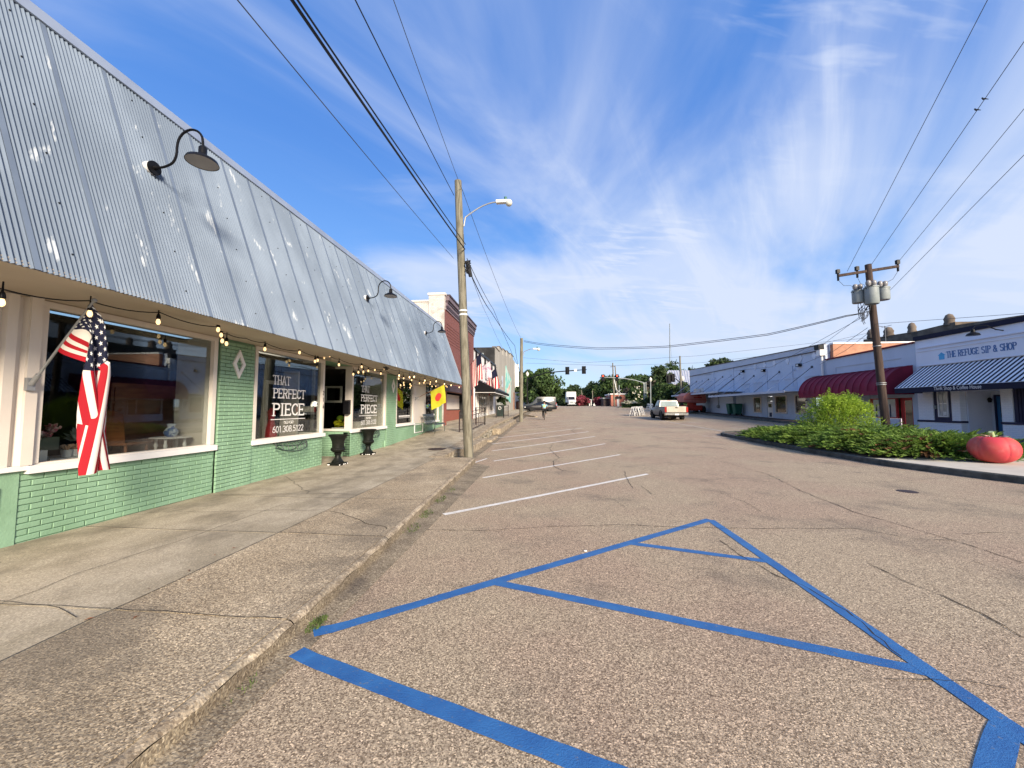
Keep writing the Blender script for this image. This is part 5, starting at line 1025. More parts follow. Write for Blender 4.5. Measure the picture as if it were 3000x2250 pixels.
for y, z0, z1 in ((46.5, 2.6, 3.6), (62.0, 3.2, 4.3), (47.5, 4.2, 5.6)): obj('blocked_window', M().box((XF + .002, y, z0), (XF + .03, y + 1.3, z1)), MT['bluecoat'] if z0 > 4 else MT['tan'], d)
obj('conduit', M().cyl((XF + .06, 44.2, 1), (XF + .06, 44.2, 4.6), .05).tube([(XF + .06, 44.2, 4.6), (XF + .3, 44.5, 4.9), (XF + .35, 44.9, 4.5), (XF + .1, 45.1, 4.2)], .04), MT['grey'], d)
tag(obj('projecting_sign', M().box((XF + .1, 66.6, 5.3), (XF + .7, 66.75, 9.2)).box((XF + .02, 66.58, 5.1), (XF + .11, 66.8, 9.4)), MT['plate']), 'tall narrow white projecting sign cabinet on the tan building corner', 'sign')
# white metal shed
s = thing('metal_shed', 'low white ribbed metal shed beyond the tan building', 'shed', (-6.5, 76, g(76))); obj('wall', M().box((-11, 76, g(76) - .2), (-3.9, 80, g(76) + 3.0)), MT['cream'], s)
for k in range(9): obj('panel_rib', M().box((-9.8 + k * .72, 75.94, g(76)), (-9.74 + k * .72, 75.99, g(76) + 2.9)), MT['bluecoat'], s)
obj('roof', M().box((-11.1, 75.8, g(76) + 3.0), (-3.8, 80.1, g(76) + 3.15)), MT['steelroof'], s)
# ------------------------------------------------------------------ railings, bin
def railing(p, q, h, lab, n=5):
    p, q = Vector(p), Vector(q); t = thing('iron_railing', lab, 'railing', tuple(p), 0, 'wrought iron railings at the pavement edge'); d = q - p; u = Vector((0, 0, 1))
    for e in (p, q): obj('post', M().bar(e, e + u * h, .05), MT['rust'], t)
    m = M()
    for z in (h - .02, h - .2, .12): m.bar(p + u * z, q + u * z, .025)
    obj('rail', m, MT['rust'], t)
    for k in range(1, n): a = p + d * k / n; obj('baluster', M().bar(a + u * .12, a + u * (h - .2), .014).tube([a + u * (.45 + .03 * j) + d.normalized() * .06 * math.sin(j * 1.05) for j in range(7)], .007, 4), MT['rust'], t)
y = 17.6
railing((-3.62, 17.5, S(17.5)), (-3.55, 21.6, S(21.6)), .98, 'dark iron railing along the pavement edge right behind the near pole', 9)
railing((-4.15, 17.9, S(17.9)), (-3.62, 17.5, S(17.5)), .98, 'short iron railing turning the corner behind the near pole', 3)
railing((-3.5, 30.5, S(30.5)), (-3.45, 33.6, S(33.6)), .98, 'dark iron railing beside the green litter bin', 6); railing((-4.1, 30.6, S(30.5)), (-3.5, 30.5, S(30.5)), .98, 'short end railing by the green litter bin', 2)
for x, y in ((-3.55, 21.6),): railing((-4.1, 21.8, S(21.8)), (-3.55, 21.6, S(21.6)), .98, 'short iron railing closing the far end of the steps', 3)
t = thing('litter_bin', 'dark green litter bin with domed top and white round badge on the pavement', 'litter bin', (-4.1, 33.0, S(33))); x, y, z = -4.1, 33.0, S(33); obj('body', M().box((x - .27, y - .25, z), (x + .27, y + .25, z + 1.0)), MT['iron'], t); obj('hood', M().tube([(x - .26, y, z + 1.0), (x - .2, y, z + 1.13), (x, y, z + 1.2), (x + .2, y, z + 1.13), (x + .26, y, z + 1.0)], .02, 5), MT['grey'], t)
m = M(); pts = [Vector((x + .12 * math.cos(a * .628), y - .262, z + .72 + .12 * math.sin(a * .628))) for a in range(11)]; m.tube(pts, .025, 5); obj('badge', m, MT['white'], t)
t = thing('trash_can', 'dark red brown square trash can at the corner of the tan building', 'trash can', (-5.0, 66, S(66))); obj('body', M().lathe((-5, 66, S(66)), [(.45, 0), (.5, 1.3)], 4), MT['rust'], t); obj('lid', M().lathe((-5, 66, S(66) + 1.3), [(.52, 0), (.3, .15)], 12), MT['black'], t)
# ------------------------------------------------------------------ utility poles
def pole(base, top, r0, r1, lab, mt='wood', grp='utility poles'):
    t = thing('utility_pole', lab, 'utility pole', tuple(base), 0, grp); base, top = Vector(base), Vector(top); n = 10
    m = M(); m.tube([base - Vector((0, 0, .3))] + [base.lerp(top, k / n) + Vector((R.uniform(-.006, .006), R.uniform(-.006, .006), 0)) for k in range(n + 1)], [r0] + [r0 + (r1 - r0) * k / n for k in range(n + 1)], 18); obj('pole_shaft', m, MT[mt], t, smooth=True); return t
P1 = Vector((-2.42, 11.75, 0)); T1 = PY(11.75, 1342, 531)
p1 = pole(P1, T1, .148, .112, 'near weathered wooden utility pole with a street light, at the end of the kerb slab')
def streetlight(par_pole, root, tip, lab, s=1.0):
    t = thing('street_light', lab, 'street light', tuple(root), 0, 'cobra arm street lights'); root, tip = Vector(root), Vector(tip); h = tip - root
    pts = [root + Vector((0, 0, -.35 * s))] + [root + Vector((h.x * u, h.y * u, h.z * math.sin(u * math.pi / 2))) for u in (.05, .15, .3, .45, .6, .75, .88, 1)]
    obj('arm', M().tube(pts, .03 * s, 8), MT['galv'], t, smooth=True); obj('brace', M().cyl(root + Vector((0, 0, -.02)), root + Vector((h.x * .2, h.y * .2, h.z * .32)), .022 * s, n=6), MT['galv'], t)
    d = Vector((h.x, h.y, 0)).normalized(); obj('lamp_housing', M().obox(tip + d * .22 * s, d * .24 * s, Vector((-d.y, d.x, 0)) * .09 * s, (0, 0, .06 * s)), MT['plate'], t)
    obj('glass_bowl', M().sphere(tip + d * .52 * s + Vector((0, 0, -.06 * s)), .15 * s, 14, 8), MT['cglow'], t, smooth=True); obj('photocell', M().cyl(tip + d * .38 * s + Vector((0, 0, .06)), tip + d * .38 * s + Vector((0, 0, .2 * s)), .06 * s, n=8), MT['bin'], t)
r1 = PY(11.75, 1357, 640); streetlight(p1, r1 + Vector((.02, 0, 0)), PY(11.75, 1455, 592), 'cobra arm street light on the near wooden pole', .75)
z6 = PY(11.75, 1360, 905).z
obj('metal_band', M().cyl(P1.lerp(T1, .505), P1.lerp(T1, .511), .137, n=18).cyl(P1.lerp(T1, .520), P1.lerp(T1, .525), .136, n=18), MT['plate'], p1, smooth=True)
obj('ground_wire', M().tube([P1.lerp(T1, u) + Vector((.148 - .03 * u, -.05, 0)) for u in (.0, .2, .5, .8)], .006, 4), MT['wire2'], p1)
m = M(); c = PY(11.65, 1371, 785)
for k in range(14): m.tube([c + Vector((R.gauss(0, .035), R.gauss(0, .04), .22 - .055 * j + R.gauss(0, .015))) for j in range(8)], .016, 4)
m.cyl(c + Vector((-.03, 0, .22)), c + Vector((.08, .05, -.26)), .075, .06, 10); tag(obj('splice_enclosure', m, MT['wire']), 'black cable splice bundle hanging on the near pole', 'cable splice')
P2 = Vector((-2.26, 32.7, g(32.7))); T2 = PY(32.7, 1528, 991); p2 = pole(P2, T2, .17, .12, 'far grey wooden utility pole by the cyclist, carrying the cross street cables')
streetlight(p2, PY(32.7, 1531, 1031) + Vector((.08, 0, 0)), PY(32.7, 1562, 1022), 'cobra arm street light on the far wooden pole', .9)
# right pole with three transformers
PR0 = PY(18.0, 2597, 1262); PRT = PY(18.0, 2543, 775); pr = pole(PR0, PRT, .150, .118, 'dark creosoted utility pole with cross arm and three grey transformers', 'darkwood')
A0 = PY(18.0, 2455, 808); A1 = PY(18.0, 2632, 780); obj('cross_arm', M().bar(A0, A1, .09, .11), MT['darkwood'], pr)
for u in (.0, .32, .99): e = A0.lerp(A1, u); obj('cutout', M().box(e + Vector((-.06, -.06, .1)), e + Vector((.06, .06, .28))).cyl(e + Vector((0, 0, -.22)), e + Vector((0, 0, .1)), .04, n=8), MT['black'], pr)
for (px, py, w, h, lab) in ((2514, 870, 26, 30, 'left'), (2554, 866, 30, 42, 'middle, largest'), (2587, 861, 28, 30, 'right')):
    yy_ = 18.0 - (.38 if 'middle' in lab else 0); c = PY(yy_, px, py); k = yy_ / 1127 * 1.15; t = thing('transformer', 'grey can transformer on the dark pole, %s one of three' % lab, 'transformer', tuple(c), 0, 'transformers on the dark pole'); r = w * k * .45; hh = h * k * .5
    obj('tank', M().lathe((c.x, c.y, c.z), [(r * .92, -hh), (r, -hh + .03), (r, hh - .05), (r * 1.08, hh - .04), (r * 1.08, hh), (r * .5, hh + .04)], 20), MT['grey'], t, smooth=True)
    for s in (-1, 1): obj('bushing', M().lathe((c.x + s * r * .45, c.y, c.z + hh), [(.04, 0), (.05, .05), (.09, .10), (.10, .2), (.07, .28), (.02, .30)], 10), MT['porcelain'], t, smooth=True)
    obj('mount', M().bar((c.x, c.y, c.z + hh * .5), (PR0.x + (PRT.x - PR0.x) * (c.z - PR0.z) / (PRT.z - PR0.z), 18, c.z + hh * .5), .05).bar((c.x, c.y, c.z - hh * .5), (PR0.x + (PRT.x - PR0.x) * (c.z - PR0.z) / (PRT.z - PR0.z), 18, c.z - hh * .5), .05), MT['black'], t); obj('lifting_lug', M().tube([(c.x - r, c.y - .05, c.z + hh - .1), (c.x - r - .1, c.y - .1, c.z + hh), (c.x - r * .5, c.y - r, c.z + hh)], .014, 5), MT['black'], t)
m = M()
for k in range(16):
    a = PY(18.0 - .1, 2515 + R.uniform(-4, 40), 885 + R.uniform(-8, 30)); b_ = PY(18.0 - .1, 2528 + R.uniform(-12, 22), 925 + R.uniform(-8, 28)); mid = (a + b_) / 2 + Vector((R.uniform(-.35, .2), 0, R.uniform(-.2, .1))); m.tube([a * (1 - u) ** 2 + mid * 2 * u * (1 - u) + b_ * u * u for u in (0, .2, .4, .6, .8, 1)], .014, 4)
for u, tpx in ((.0, 2509), (.32, 2540), (.99, 2580)):
    a = A0.lerp(A1, u) + Vector((0, 0, -.2)); e = PY(18, tpx, 848); m.tube([a, a.lerp(e, .3) + Vector((0, 0, -.12)), a.lerp(e, .7) + Vector((0, 0, .05)), e], .009, 4)
obj('jumper_wires', m, MT['wire2'], pr)
for u_ in (.28, .27, .50): obj('pole_band', M().cyl(PR0.lerp(PRT, u_), PR0.lerp(PRT, u_ + .004), .168 if u_ < .4 else .158, n=16), MT['galv'], pr)
# ------------------------------------------------------------------ overhead cables
def cable(pts, r, lab, mt='wire', sag=0):
    pts = [Vector(p) for p in pts]; o = []
    for a, b_ in zip(pts, pts[1:]):
        n = 14
        for k in range(n): u = k / n; o.append(a + (b_ - a) * u - Vector((0, 0, sag * 4 * u * (1 - u))))
    o.append(pts[-1]); return tag(obj('overhead_cable', M().tube(o, r, 5), MT[mt]), lab, 'cable', 'overhead cables')
def back(a, b_, L_=8): a, b_ = Vector(a), Vector(b_); return a + (a - b_).normalized() * L_
for (x, q0, q1, r, mt, lab) in ((-2.62, (696, 0), (1329, 757), .006, 'wire2', 'thin single cable left of the thick pair, ending low on the near pole'), (-2.5, (856, 0), (1362, 730), .019, 'wire', 'thick black cable from the upper left to the near pole'), (-2.46, (872, 0), (1364, 716), .012, 'wire', 'second black cable right beside the thick one'), (-2.66, (1041, 0), (1330, 572), .010, 'wire', 'thin black cable reaching the top left of the near pole'), (-2.52, (1153, 0), (1352, 553), .007, 'wire2', 'thinnest cable passing right of the near pole top')):
    a = PX(x, *q0); e = PX(x, *q1); n_ = []
    e.y = min(e.y, 11.8) if True else e.y; e = PY(11.7, *q1); cable([back(a, e, 6), a, e], r, lab, mt, .03)
a1 = P1.lerp(T1, .97) + Vector((.12, 0, 0)); cable([a1, T2 + Vector((0, 0, -.1))], .008, 'thin cable from the top of the near pole to the far pole', 'wire2', .35)
c1 = PY(11.6, 1378, 800); cable([c1, PY(22, 1440, 915), PY(32.7, 1508, 1012), PY(32.7, 1521, 1088)], .017, 'thick black cable from the splice bundle to the far pole', 'wire', .12); cable([PY(11.6, 1368, 757), PY(22, 1445, 905), PY(32.6, 1525, 1088)], .012, 'black cable just above the thick one between the poles', 'wire', .1); cable([c1, PY(22, 1430, 930), PY(32.7, 1477, 1028)], .007, 'faint cable below the thick one between the poles', 'wire2', .1)
for k, (z, lab) in enumerate(((0, 'upper strand of the cable pair crossing the street'), (1, 'lower strand of the cable pair crossing the street'))):
    e = PY(18.0, 2480, 924 + k * 3); s_ = PY(32.7, 1535, 998 + k * 3); mid = [(PY(32.7 - (32.7 - 18) * u, px, py + k * 4)) for u, px, py in ((.1, 1600, 1008), (.3, 1750, 1019), (.5, 1950, 1014), (.75, 2250, 978))]
    cable([s_] + mid + [e, PY(18, 2545, 912)], .016, lab, 'wire', .02)
for q in (((1532, 1048), (1706, 1063), (2050, 1042), (2400, 1003), (2545, 990)), ((1540, 1064), (1800, 1071), (2050, 1063), (2260, 1040), (2545, 975))):
    n = len(q) - 1; cable([PY(45 - 10 * i / n, *p) for i, p in enumerate(q)], .012, 'thin far cable crossing low over the junction, %s one' % ('upper' if q[0][1] < 1060 else 'lower'), 'wire2')
for q, y0, y1, lab in ((((2482, 795), (2893, 0)), 18, 9, 'leftmost of the four cables rising from the cross arm'), (((2553, 775), (3000, 122)), 18, 9, 'second cable from the left above the dark pole, with two birds'), (((2636, 762), (3000, 319)), 18, 11, 'third cable from the left above the dark pole'), (((2608, 850), (3000, 454)), 18, 11, 'lowest right cable leaving the transformer')):
    a = PY(y0, *q[0]); e = PY(y1, *q[1]); cable([a, e, back(e, a, 6)], .008, lab, 'wire2', 0)
for qi, (q, y0, y1) in enumerate(((((2530, 920), (2410, 1010)), 18, 28), (((2535, 925), (2260, 1075), (2150, 1087)), 18, 38), (((2542, 960), (2440, 1030), (2330, 1075)), 18, 30), (((2545, 975), (2480, 1025), (2402, 1068)), 18, 28), (((2405, 1015), (2200, 1085), (2045, 1100)), 28, 50))):
    n = len(q) - 1; cable([PY(y0 + (y1 - y0) * i / n, *p) for i, p in enumerate(q)], .010, 'service cable at the blue grey front, ' + ['highest one reaching the rain hopper', 'longest one swooping to the far canopy', 'one ending above the diamonds', 'lowest one by the pale corner pipe', 'one running along the parapet'][qi], 'wire2')
cable([PY(18, 2555, 950), PY(14, 3000, 918)], .008, 'thin cable leaving the dark pole to the right', 'wire2')
for (px, py, lab) in ((2873, 300, 'small dark bird perched on the second cable, upper one'), (2857, 329, 'small dark bird on the second cable, lower one')):
    u = (px - 2553) / 447; c = PY(18, 2553, 775).lerp(PY(9, 3000, 122), 0); A_ = PY(18, 2553, 775); B_ = PY(9, 3000, 122); dd = ray(px, py)
    best = min((abs(((EYE + dd * s_) - (A_.lerp(B_, w_))).length), w_) for s_ in [i * .1 for i in range(60, 220)] for w_ in [j / 60 for j in range(61)]); c = A_.lerp(B_, best[1])
    t = thing('bird', lab, 'bird', tuple(c), 0, 'birds on the cable'); obj('body', M().sphere(c + Vector((0, 0, .025)), .035, 10, 6, (1.3, .7, .6)).cyl(c + Vector((.03, 0, .025)), c + Vector((.1, 0, .01)), .014, .006, 6), MT['black'], t); obj('head', M().sphere(c + Vector((-.04, 0, .05)), .018, 8, 5), MT['black'], t)
# shrink the far service pole with arm and poles beyond

# three national flags on the fronts beyond the near pole
FW = 'national flags on angled poles beyond the wooden pole'
def openf(dx, dy, dz, pl=.10):
    def fn(H, u, v, fly): return H(u) + Vector((dx, dy, dz)) * fly * v + Vector((pl * math.sin(u * 11 + v * 2) * (.2 + v), pl * .8 * math.sin(u * 8 + v * 3) * (.2 + v), .02 * math.sin(u * 9)))
    return fn
flag((-5.68, 26.2, 4.2), tuple(PY(25.8, 1410, 1031)), .42, .97, 1.9, openf(.02, .10, -.95, .05), 'usflag', 'national_flag', 'stars and stripes flag on the red building, nearest one beyond the wooden pole', group=FW, polemat='rust', star=False)
flag((-5.68, 30.6, 4.6), tuple(PY(30.4, 1437, 1056)), .45, .97, 1.4, openf(.0, .05, -.96, .12), 'palef', 'state_flag', 'mostly white limp flag between the two striped ones', group=FW, polemat='rust')
flag((-5.68, 32.0, 3.65), tuple(PY(31.6, 1455, 1076)), .40, .97, 1.75, openf(.10, .10, -.95, .10), 'usflag', 'national_flag', 'striped flag hanging in front of the black awning', group=FW, polemat='rust')
# ================================================================== RIGHT HAND BUILDINGS (fronts face -X at X=19)
XR = 19.0
def rbox(x0, y0, z0, x1, y1, z1): return M().box((x0, y0, z0), (x1, y1, z1))
# G: coffee house
cg = thing('coffee_house', 'pale lavender coffee house front with navy panels and a striped awning', 'shop', (XR, 16, 0))
m = rbox(XR, 8, 2.45, XR + .3, 21.66, 5.05); obj('upper_wall', m, MT['palewall'], cg)
obj('coping', rbox(XR - .08, 8, 5.05, XR + .4, 21.66, 5.27), MT['navyf'], cg)
obj('signboard', rbox(XR - .06, 8, 3.72, XR - .001, 21.45, 4.45), MT['palewall'], cg)
for z in (4.45, 3.70, 4.62): obj('moulding', rbox(XR - .10, 8, z, XR - .002, 21.5, z + .045), MT['palewall'], cg)
u = ((0, -1, 0), (0, 0, 1)); MT['signblue'] = mat('faded_blue_lettering', (.10, .20, .42), rough=.7); MT['cyan'] = mat('cyan_emblem', (.10, .42, .72), rough=.7)
slab('THE REFUGE SIP & SHOP', 'sign_lettering', MT['signblue'], cg, (XR - .065, PX(XR - .06, 2773, 1040).y, 3.98), *u, .30, PX(XR - .06, 2773, 1040).y - PX(XR - .06, 2980, 1025).y, .15, .12)
ey = PX(XR - .06, 2759, 1045).y; em = M().box((XR - .068, ey - .13, 3.93), (XR - .062, ey + .13, 4.13)).prism([(XR - .068, ey - .19, 4.131), (XR - .068, ey + .19, 4.131), (XR - .068, ey, 4.28)], (.006, 0, 0)); obj('house_emblem', em, MT['cyan'], cg)
obj('leaf_emblem', M().prism([(XR - .068, 15.1, 4.05), (XR - .068, 14.75, 4.25), (XR - .068, 14.9, 4.0)], (.006, 0, 0)), MT['cyan'], cg)
# navy and white shopfront
ycut = [(21.66, 20.83), (20.32, 19.62)]
zb = RW(18) - .3
def wallp(nm, x0, y0, z0, x1, y1, z1, mt): return obj(nm, rbox(x0, y0, z0, x1, y1, z1), MT[mt], cg)
wallp('pier', XR - .06, 20.86, 1.0, XR + .2, 21.64, 2.5, 'whiteb'); wallp('low_wall', XR - .08, 19.60, zb, XR + .2, 21.66, .90, 'whiteb'); wallp('low_wall', XR - .08, 10, zb, XR + .2, 17.98, .92, 'whiteb')
wallp('navy_band', XR - .12, 19.57, .901, XR + .2, 21.67, .995, 'navy'); wallp('navy_band', XR - .12, 10, .921, XR + .2, 18.0, 1.015, 'navy')
wallp('navy_panel', XR - .02, 20.02, .996, XR + .2, 20.855, 2.5, 'navy'); wallp('pier', XR - .06, 19.62, .996, XR + .2, 20.0, 2.5, 'whiteb'); wallp('pier', XR - .06, 17.6, 1.016, XR + .2, 18.0, 2.5, 'whiteb'); wallp('navy_panel', XR - .02, 10, 1.016, XR + .2, 17.58, 2.5, 'navy')
for k in range(14): obj('navy_board_batten', rbox(XR - .035, 16.0 + k * .11, 1.02, XR - .021, 16.015 + k * .11, 2.4), MT['navyf'], cg)
w = obj('window', M().box((XR - .06, 20.16, 1.16), (XR - .021, 20.22, 2.42)).box((XR - .06, 20.60, 1.16), (XR - .021, 20.66, 2.42)).box((XR - .06, 20.22, 1.16), (XR - .021, 20.60, 1.22)).box((XR - .06, 20.22, 2.36), (XR - .021, 20.60, 2.42)).box((XR - .06, 20.22, 1.78), (XR - .021, 20.60, 1.83)), MT['white'], cg)
MT['whglass'] = mat('curtained_window_glass', (.42, .46, .48), (.32, .36, .38), ns=4, rough=.1, spec=.7)
for k in range(2):
    for j in range(2): obj('pane', rbox(XR - .035, 20.225 + j * .19, 1.225 + k * .605, XR - .026, 20.405 + j * .19, 1.775 + k * .58), MT['whglass'], w)
obj('glazing_bar', M().box((XR - .055, 20.405, 1.221), (XR - .022, 20.415, 1.779)).box((XR - .055, 20.405, 1.831), (XR - .022, 20.415, 2.359)), MT['white'], w)
obj('window_notice', rbox(XR - .063, 20.24, 1.24, XR - .061, 20.42, 1.42), MT['plate'], w)
obj('meter_box', rbox(XR - .1, 20.7, 1.55, XR - .021, 20.8, 1.72), MT['grey'], cg)
# recessed entrance
wallp('recess_wall', XR + .3, 18.0, zb, XR + 1.2, 18.05, 2.5, 'palewall'); wallp('recess_wall', XR + .21, 19.55, zb, XR + 1.2, 19.62, 2.5, 'palewall'); wallp('recess_wall', XR + 1.2, 17.0, zb, XR + 1.25, 19.62, 2.5, 'palewall'); wallp('recess_header', XR, 18.0, 2.36, XR + 1.2, 19.62, 2.449, 'palewall')
dr = obj('door', rbox(XR + 1.14, 18.50, zb + .32, XR + 1.19, 19.30, 2.12), MT['bdoor'], cg)
for k in range(3):
    for j in range(2): obj('pane', rbox(XR + 1.12, 18.66 + j * .26, 1.18 + k * .24, XR + 1.139, 18.89 + j * .26, 1.39 + k * .24), MT['cglass'], dr)
obj('door_frame', M().box((XR + 1.10, 19.305, zb + .32), (XR + 1.2, 19.37, 2.19)).box((XR + 1.10, 18.50, 2.121), (XR + 1.2, 19.304, 2.19)), MT['navy'], cg)
t = thing('porch_lamp', 'black lantern lamp in the coffee house entrance', 'wall lamp', (XR + 1.15, 19.48, 1.95)); obj('lantern', M().lathe((XR + 1.05, 19.48, 1.85), [(.05, 0), (.08, .15), (.03, .22)], 8), MT['black'], t); obj('bracket', M().cyl((XR + 1.05, 18.95, 2.1), (XR + 1.2, 18.95, 2.0), .02), MT['black'], t)
# striped awning
MT['whiteb2'] = mat('white_awning_canvas', (.86, .87, .90), (.8, .81, .85), rough=.8); aw = obj('awning', M().prism([(XR - .02, 10, 3.67), (XR - 1.35, 10, 2.60), (XR - 1.35, 10, 2.585), (XR - .02, 10, 3.65)], (0, 11.36, 0)), MT['whiteb2'], cg); k = 0; y = 21.30; sm = M()
sd_ = Vector((-1.33, 0, -1.07)); sn_ = Vector((-1.07, 0, 1.33)).normalized()
MT['awnw'] = mat('white_canvas', (.62, .65, .78), rough=.8)
while y > 10.2:
    a = Vector((XR - .02, y, 3.67)) + sn_ * .004; obj('navy_stripe' if k < 60 else 'stripe', M().add([a, a + Vector((0, -.085, 0)), a + Vector((0, -.085, 0)) + sd_, a + sd_, a + sn_ * .006, a + Vector((0, -.085, 0)) + sn_ * .006, a + Vector((0, -.085, 0)) + sd_ + sn_ * .006, a + sd_ + sn_ * .006], [(4, 5, 6, 7), (0, 1, 5, 4), (1, 2, 6, 5), (2, 3, 7, 6), (3, 0, 4, 7)]), MT['navyf'], aw); y -= .205; k += 1
va = obj('valance', rbox(XR - 1.36, 10, 2.33, XR - 1.345, 21.36, 2.585), MT['navyf'], cg); obj('awning_end', M().face([(XR - .02, 21.355, 3.64), (XR - 1.34, 21.355, 2.58), (XR - 1.34, 21.355, 2.34), (XR - .02, 21.355, 2.34)]), MT['navyf'], cg)
sans('Thrift Shop & Coffee House', 'valance_lettering', MT['white'], cg, (XR - 1.364, PX(XR - 1.36, 2736, 1140).y, 2.40), (0, -1, 0), (0, 0, 1), .16, PX(XR - 1.36, 2736, 1140).y - PX(XR - 1.36, 2875, 1130).y)
def glamp2(y, z, lab):
    t = thing('sign_lamp', lab, 'wall lamp', (XR, y, z)); obj('arm', M().tube([(XR - .02, y, z), (XR - .3, y, z + .05), (XR - .55, y + .1, z + .25), (XR - .85, y + .2, z + .25), (XR - .95, y + .22, z + .1)], .022, 6), MT['black'], t); obj('shade', M().lathe((XR - .95, y + .22, z - .15), [(.22, 0), (.18, .08), (.07, .14), (.06, .25)], 16), MT['black'], t, smooth=True)
glamp2(17.75, 4.83, 'gooseneck sign lamp above the lavender shop sign')
# F: burgundy awning shop
cf = thing('burgundy_awning_shop', 'narrow pale blue shop with a rounded burgundy awning, red window frame and red door', 'shop', (XR, 24, 0))
obj('upper_wall', M().prism([(XR, 21.67, 2.4), (XR, 28.1, 2.4), (XR, 28.1, 4.85), (XR, 21.67, 4.95)], (.3, 0, 0)), MT['bluewall'], cf); obj('coping', M().bar((XR + .1, 21.67, 5.0), (XR + .1, 28.1, 4.9), .4, .07), MT['burg'], cf)
obj('moulding', M().box((XR - .03, 22.5, 4.25), (XR - .001, 27.2, 4.29)).box((XR - .03, 27.2, 3.9), (XR - .001, 27.24, 4.29)), MT['bluecoat'], cf)
z0 = g(23) + .1
def wf(nm, y0, y1, za, zb_, mt, x0=0.0, x1=.25): return obj(nm, rbox(XR + x0, y0, za, XR + x1, y1, zb_), MT[mt], cf)
wf('wall', 22.85, 24.6, z0, 1.02, 'palewall'); wf('wall', 21.68, 22.0, z0, 2.4, 'bluewall'); wf('wall', 24.62, 25.35, z0, 2.4, 'bluewall'); wf('wall', 25.36, 28.1, z0, 1.1, 'palewall'); wf('wall', 25.36, 28.1, 2.2, 2.4, 'bluewall'); wf('transom', 22.01, 24.6, 2.15, 2.4, 'bluewall')
w = obj('window', M().box((XR - .05, 22.87, 1.03), (XR + .05, 22.95, 2.14)).box((XR - .05, 24.48, 1.03), (XR + .05, 24.6, 2.14)).box((XR - .05, 22.96, 1.03), (XR + .05, 24.47, 1.09)).box((XR - .05, 22.96, 2.08), (XR + .05, 24.47, 2.14)), MT['red'], cf); obj('pane', rbox(XR, 22.96, 1.09, XR + .01, 24.47, 2.08), MT['whglass'], w)
for y in (23.3, 23.75, 23.9, 24.2): obj('display_garment', rbox(XR - .012, y, 1.1, XR - .004, y + .07, 1.8), MT['navy'], w)
dr = obj('door', M().box((XR + .1, 22.02, z0), (XR + .15, 22.15, 2.14)).box((XR + .1, 22.6, z0), (XR + .15, 22.8, 2.14)).box((XR + .1, 22.16, z0), (XR + .15, 22.59, z0 + .35)).box((XR + .1, 22.16, 2.0), (XR + .15, 22.59, 2.14)), MT['red'], cf); obj('pane', rbox(XR + .12, 22.16, z0 + .35, XR + .13, 22.59, 2.0), MT['dkglass'], dr)
w = obj('window', M().box((XR - .03, 25.4, 1.1), (XR + .02, 25.48, 2.2)).box((XR - .03, 26.0, 1.1), (XR + .02, 26.1, 2.2)).box((XR - .03, 27.9, 1.1), (XR + .02, 28.0, 2.2)), MT['white'], cf); obj('pane', rbox(XR + .03, 25.36, 1.1, XR + .04, 28.05, 2.2), MT['dkglass'], w)
obj('mail_slot', rbox(XR - .05, 24.85, 1.35, XR - .002, 25.05, 1.55), MT['black'], cf)
t = thing('burgundy_awning', 'rounded burgundy canvas awning with sagging ribs', 'awning', (XR, 25, 2.4)); ya, yb = 21.85, 28.75
ribs = 13
def awf(u, v):
    a = v * math.pi / 2; y = ya + (yb - ya) * u; r = 1.45 * (1 - .022 * abs(math.sin(u * ribs * math.pi)) ** .7); return (XR - .01 - r * math.sin(a), y, 2.52 + (1.28 / 1.45) * r * math.cos(a))
obj('canvas', M().grid(awf, ribs * 6, 12), MT['burg'], t, smooth=True)
for y in (ya, yb): obj('end_panel', M().face([(XR - .01, y, 2.3)] + [(XR - .01 - 1.45 * math.sin(k * math.pi / 20), y, 2.52 + 1.28 * math.cos(k * math.pi / 20)) for k in range(11)] + [(XR - 1.46, y, 2.3)]), MT['burg'], t)
obj('valance', M().grid(lambda u, v: (XR - 1.465 + .012 * math.sin(u * 40), ya + (yb - ya) * u, 2.29 + .23 * v), 60, 1), MT['burg'], t)
for k in range(ribs + 1): y = ya + (yb - ya) * k / ribs; obj('rib', M().tube([(XR - .01 - 1.465 * math.sin(j * math.pi / 20), y, 2.52 + 1.295 * math.cos(j * math.pi / 20)) for j in range(11)], .018, 5), MT['burg'], t)
# E: long blue grey building
ce = thing('blue_grey_building', 'long blue grey building with suspended metal canopies and six pale diamonds', 'building', (XR, 40, 0))
m = M(); a0, a1, b0, b1 = 28.12, 53.3, 5.66, 5.85
m.prism([(XR, a0, 3.0), (XR, a1, 3.0), (XR, a1, 5.80), (XR, a0, 5.60)], (.3, 0, 0)); obj('upper_wall', m, MT['bluewall'], ce)
obj('coping_panel', M().prism([(XR - .06, a0, 5.601), (XR - .06, a1, 5.801), (XR - .06, a1, 6.64), (XR - .06, a0, 5.96)], (.36, 0, 0)), MT['bluecoat'], ce); obj('coping_edge', M().bar((XR - .05, a0, 5.60), (XR - .05, a1, 5.80), .1, .05).bar((XR - .02, a0, 5.99), (XR - .02, a1, 6.67), .2, .05), MT['cornice'] if 'cornice' in MT else MT['black'], ce)
obj('side_wall', rbox(XR + .301, 27.82, 2.4, 30, 28.1, 5.93), MT['orangebrick'], ce); obj('side_coping', rbox(XR + .3, 27.78, 5.931, 30, 28.14, 6.03), MT['white'], ce); obj('far_side_wall', rbox(XR, 53.31, .5, 34, 53.5, 6.6), MT['bluewall'], ce); obj('roof', rbox(XR + .3, 28.12, 5.4, 30, 53.3, 5.5), MT['tar'], ce)
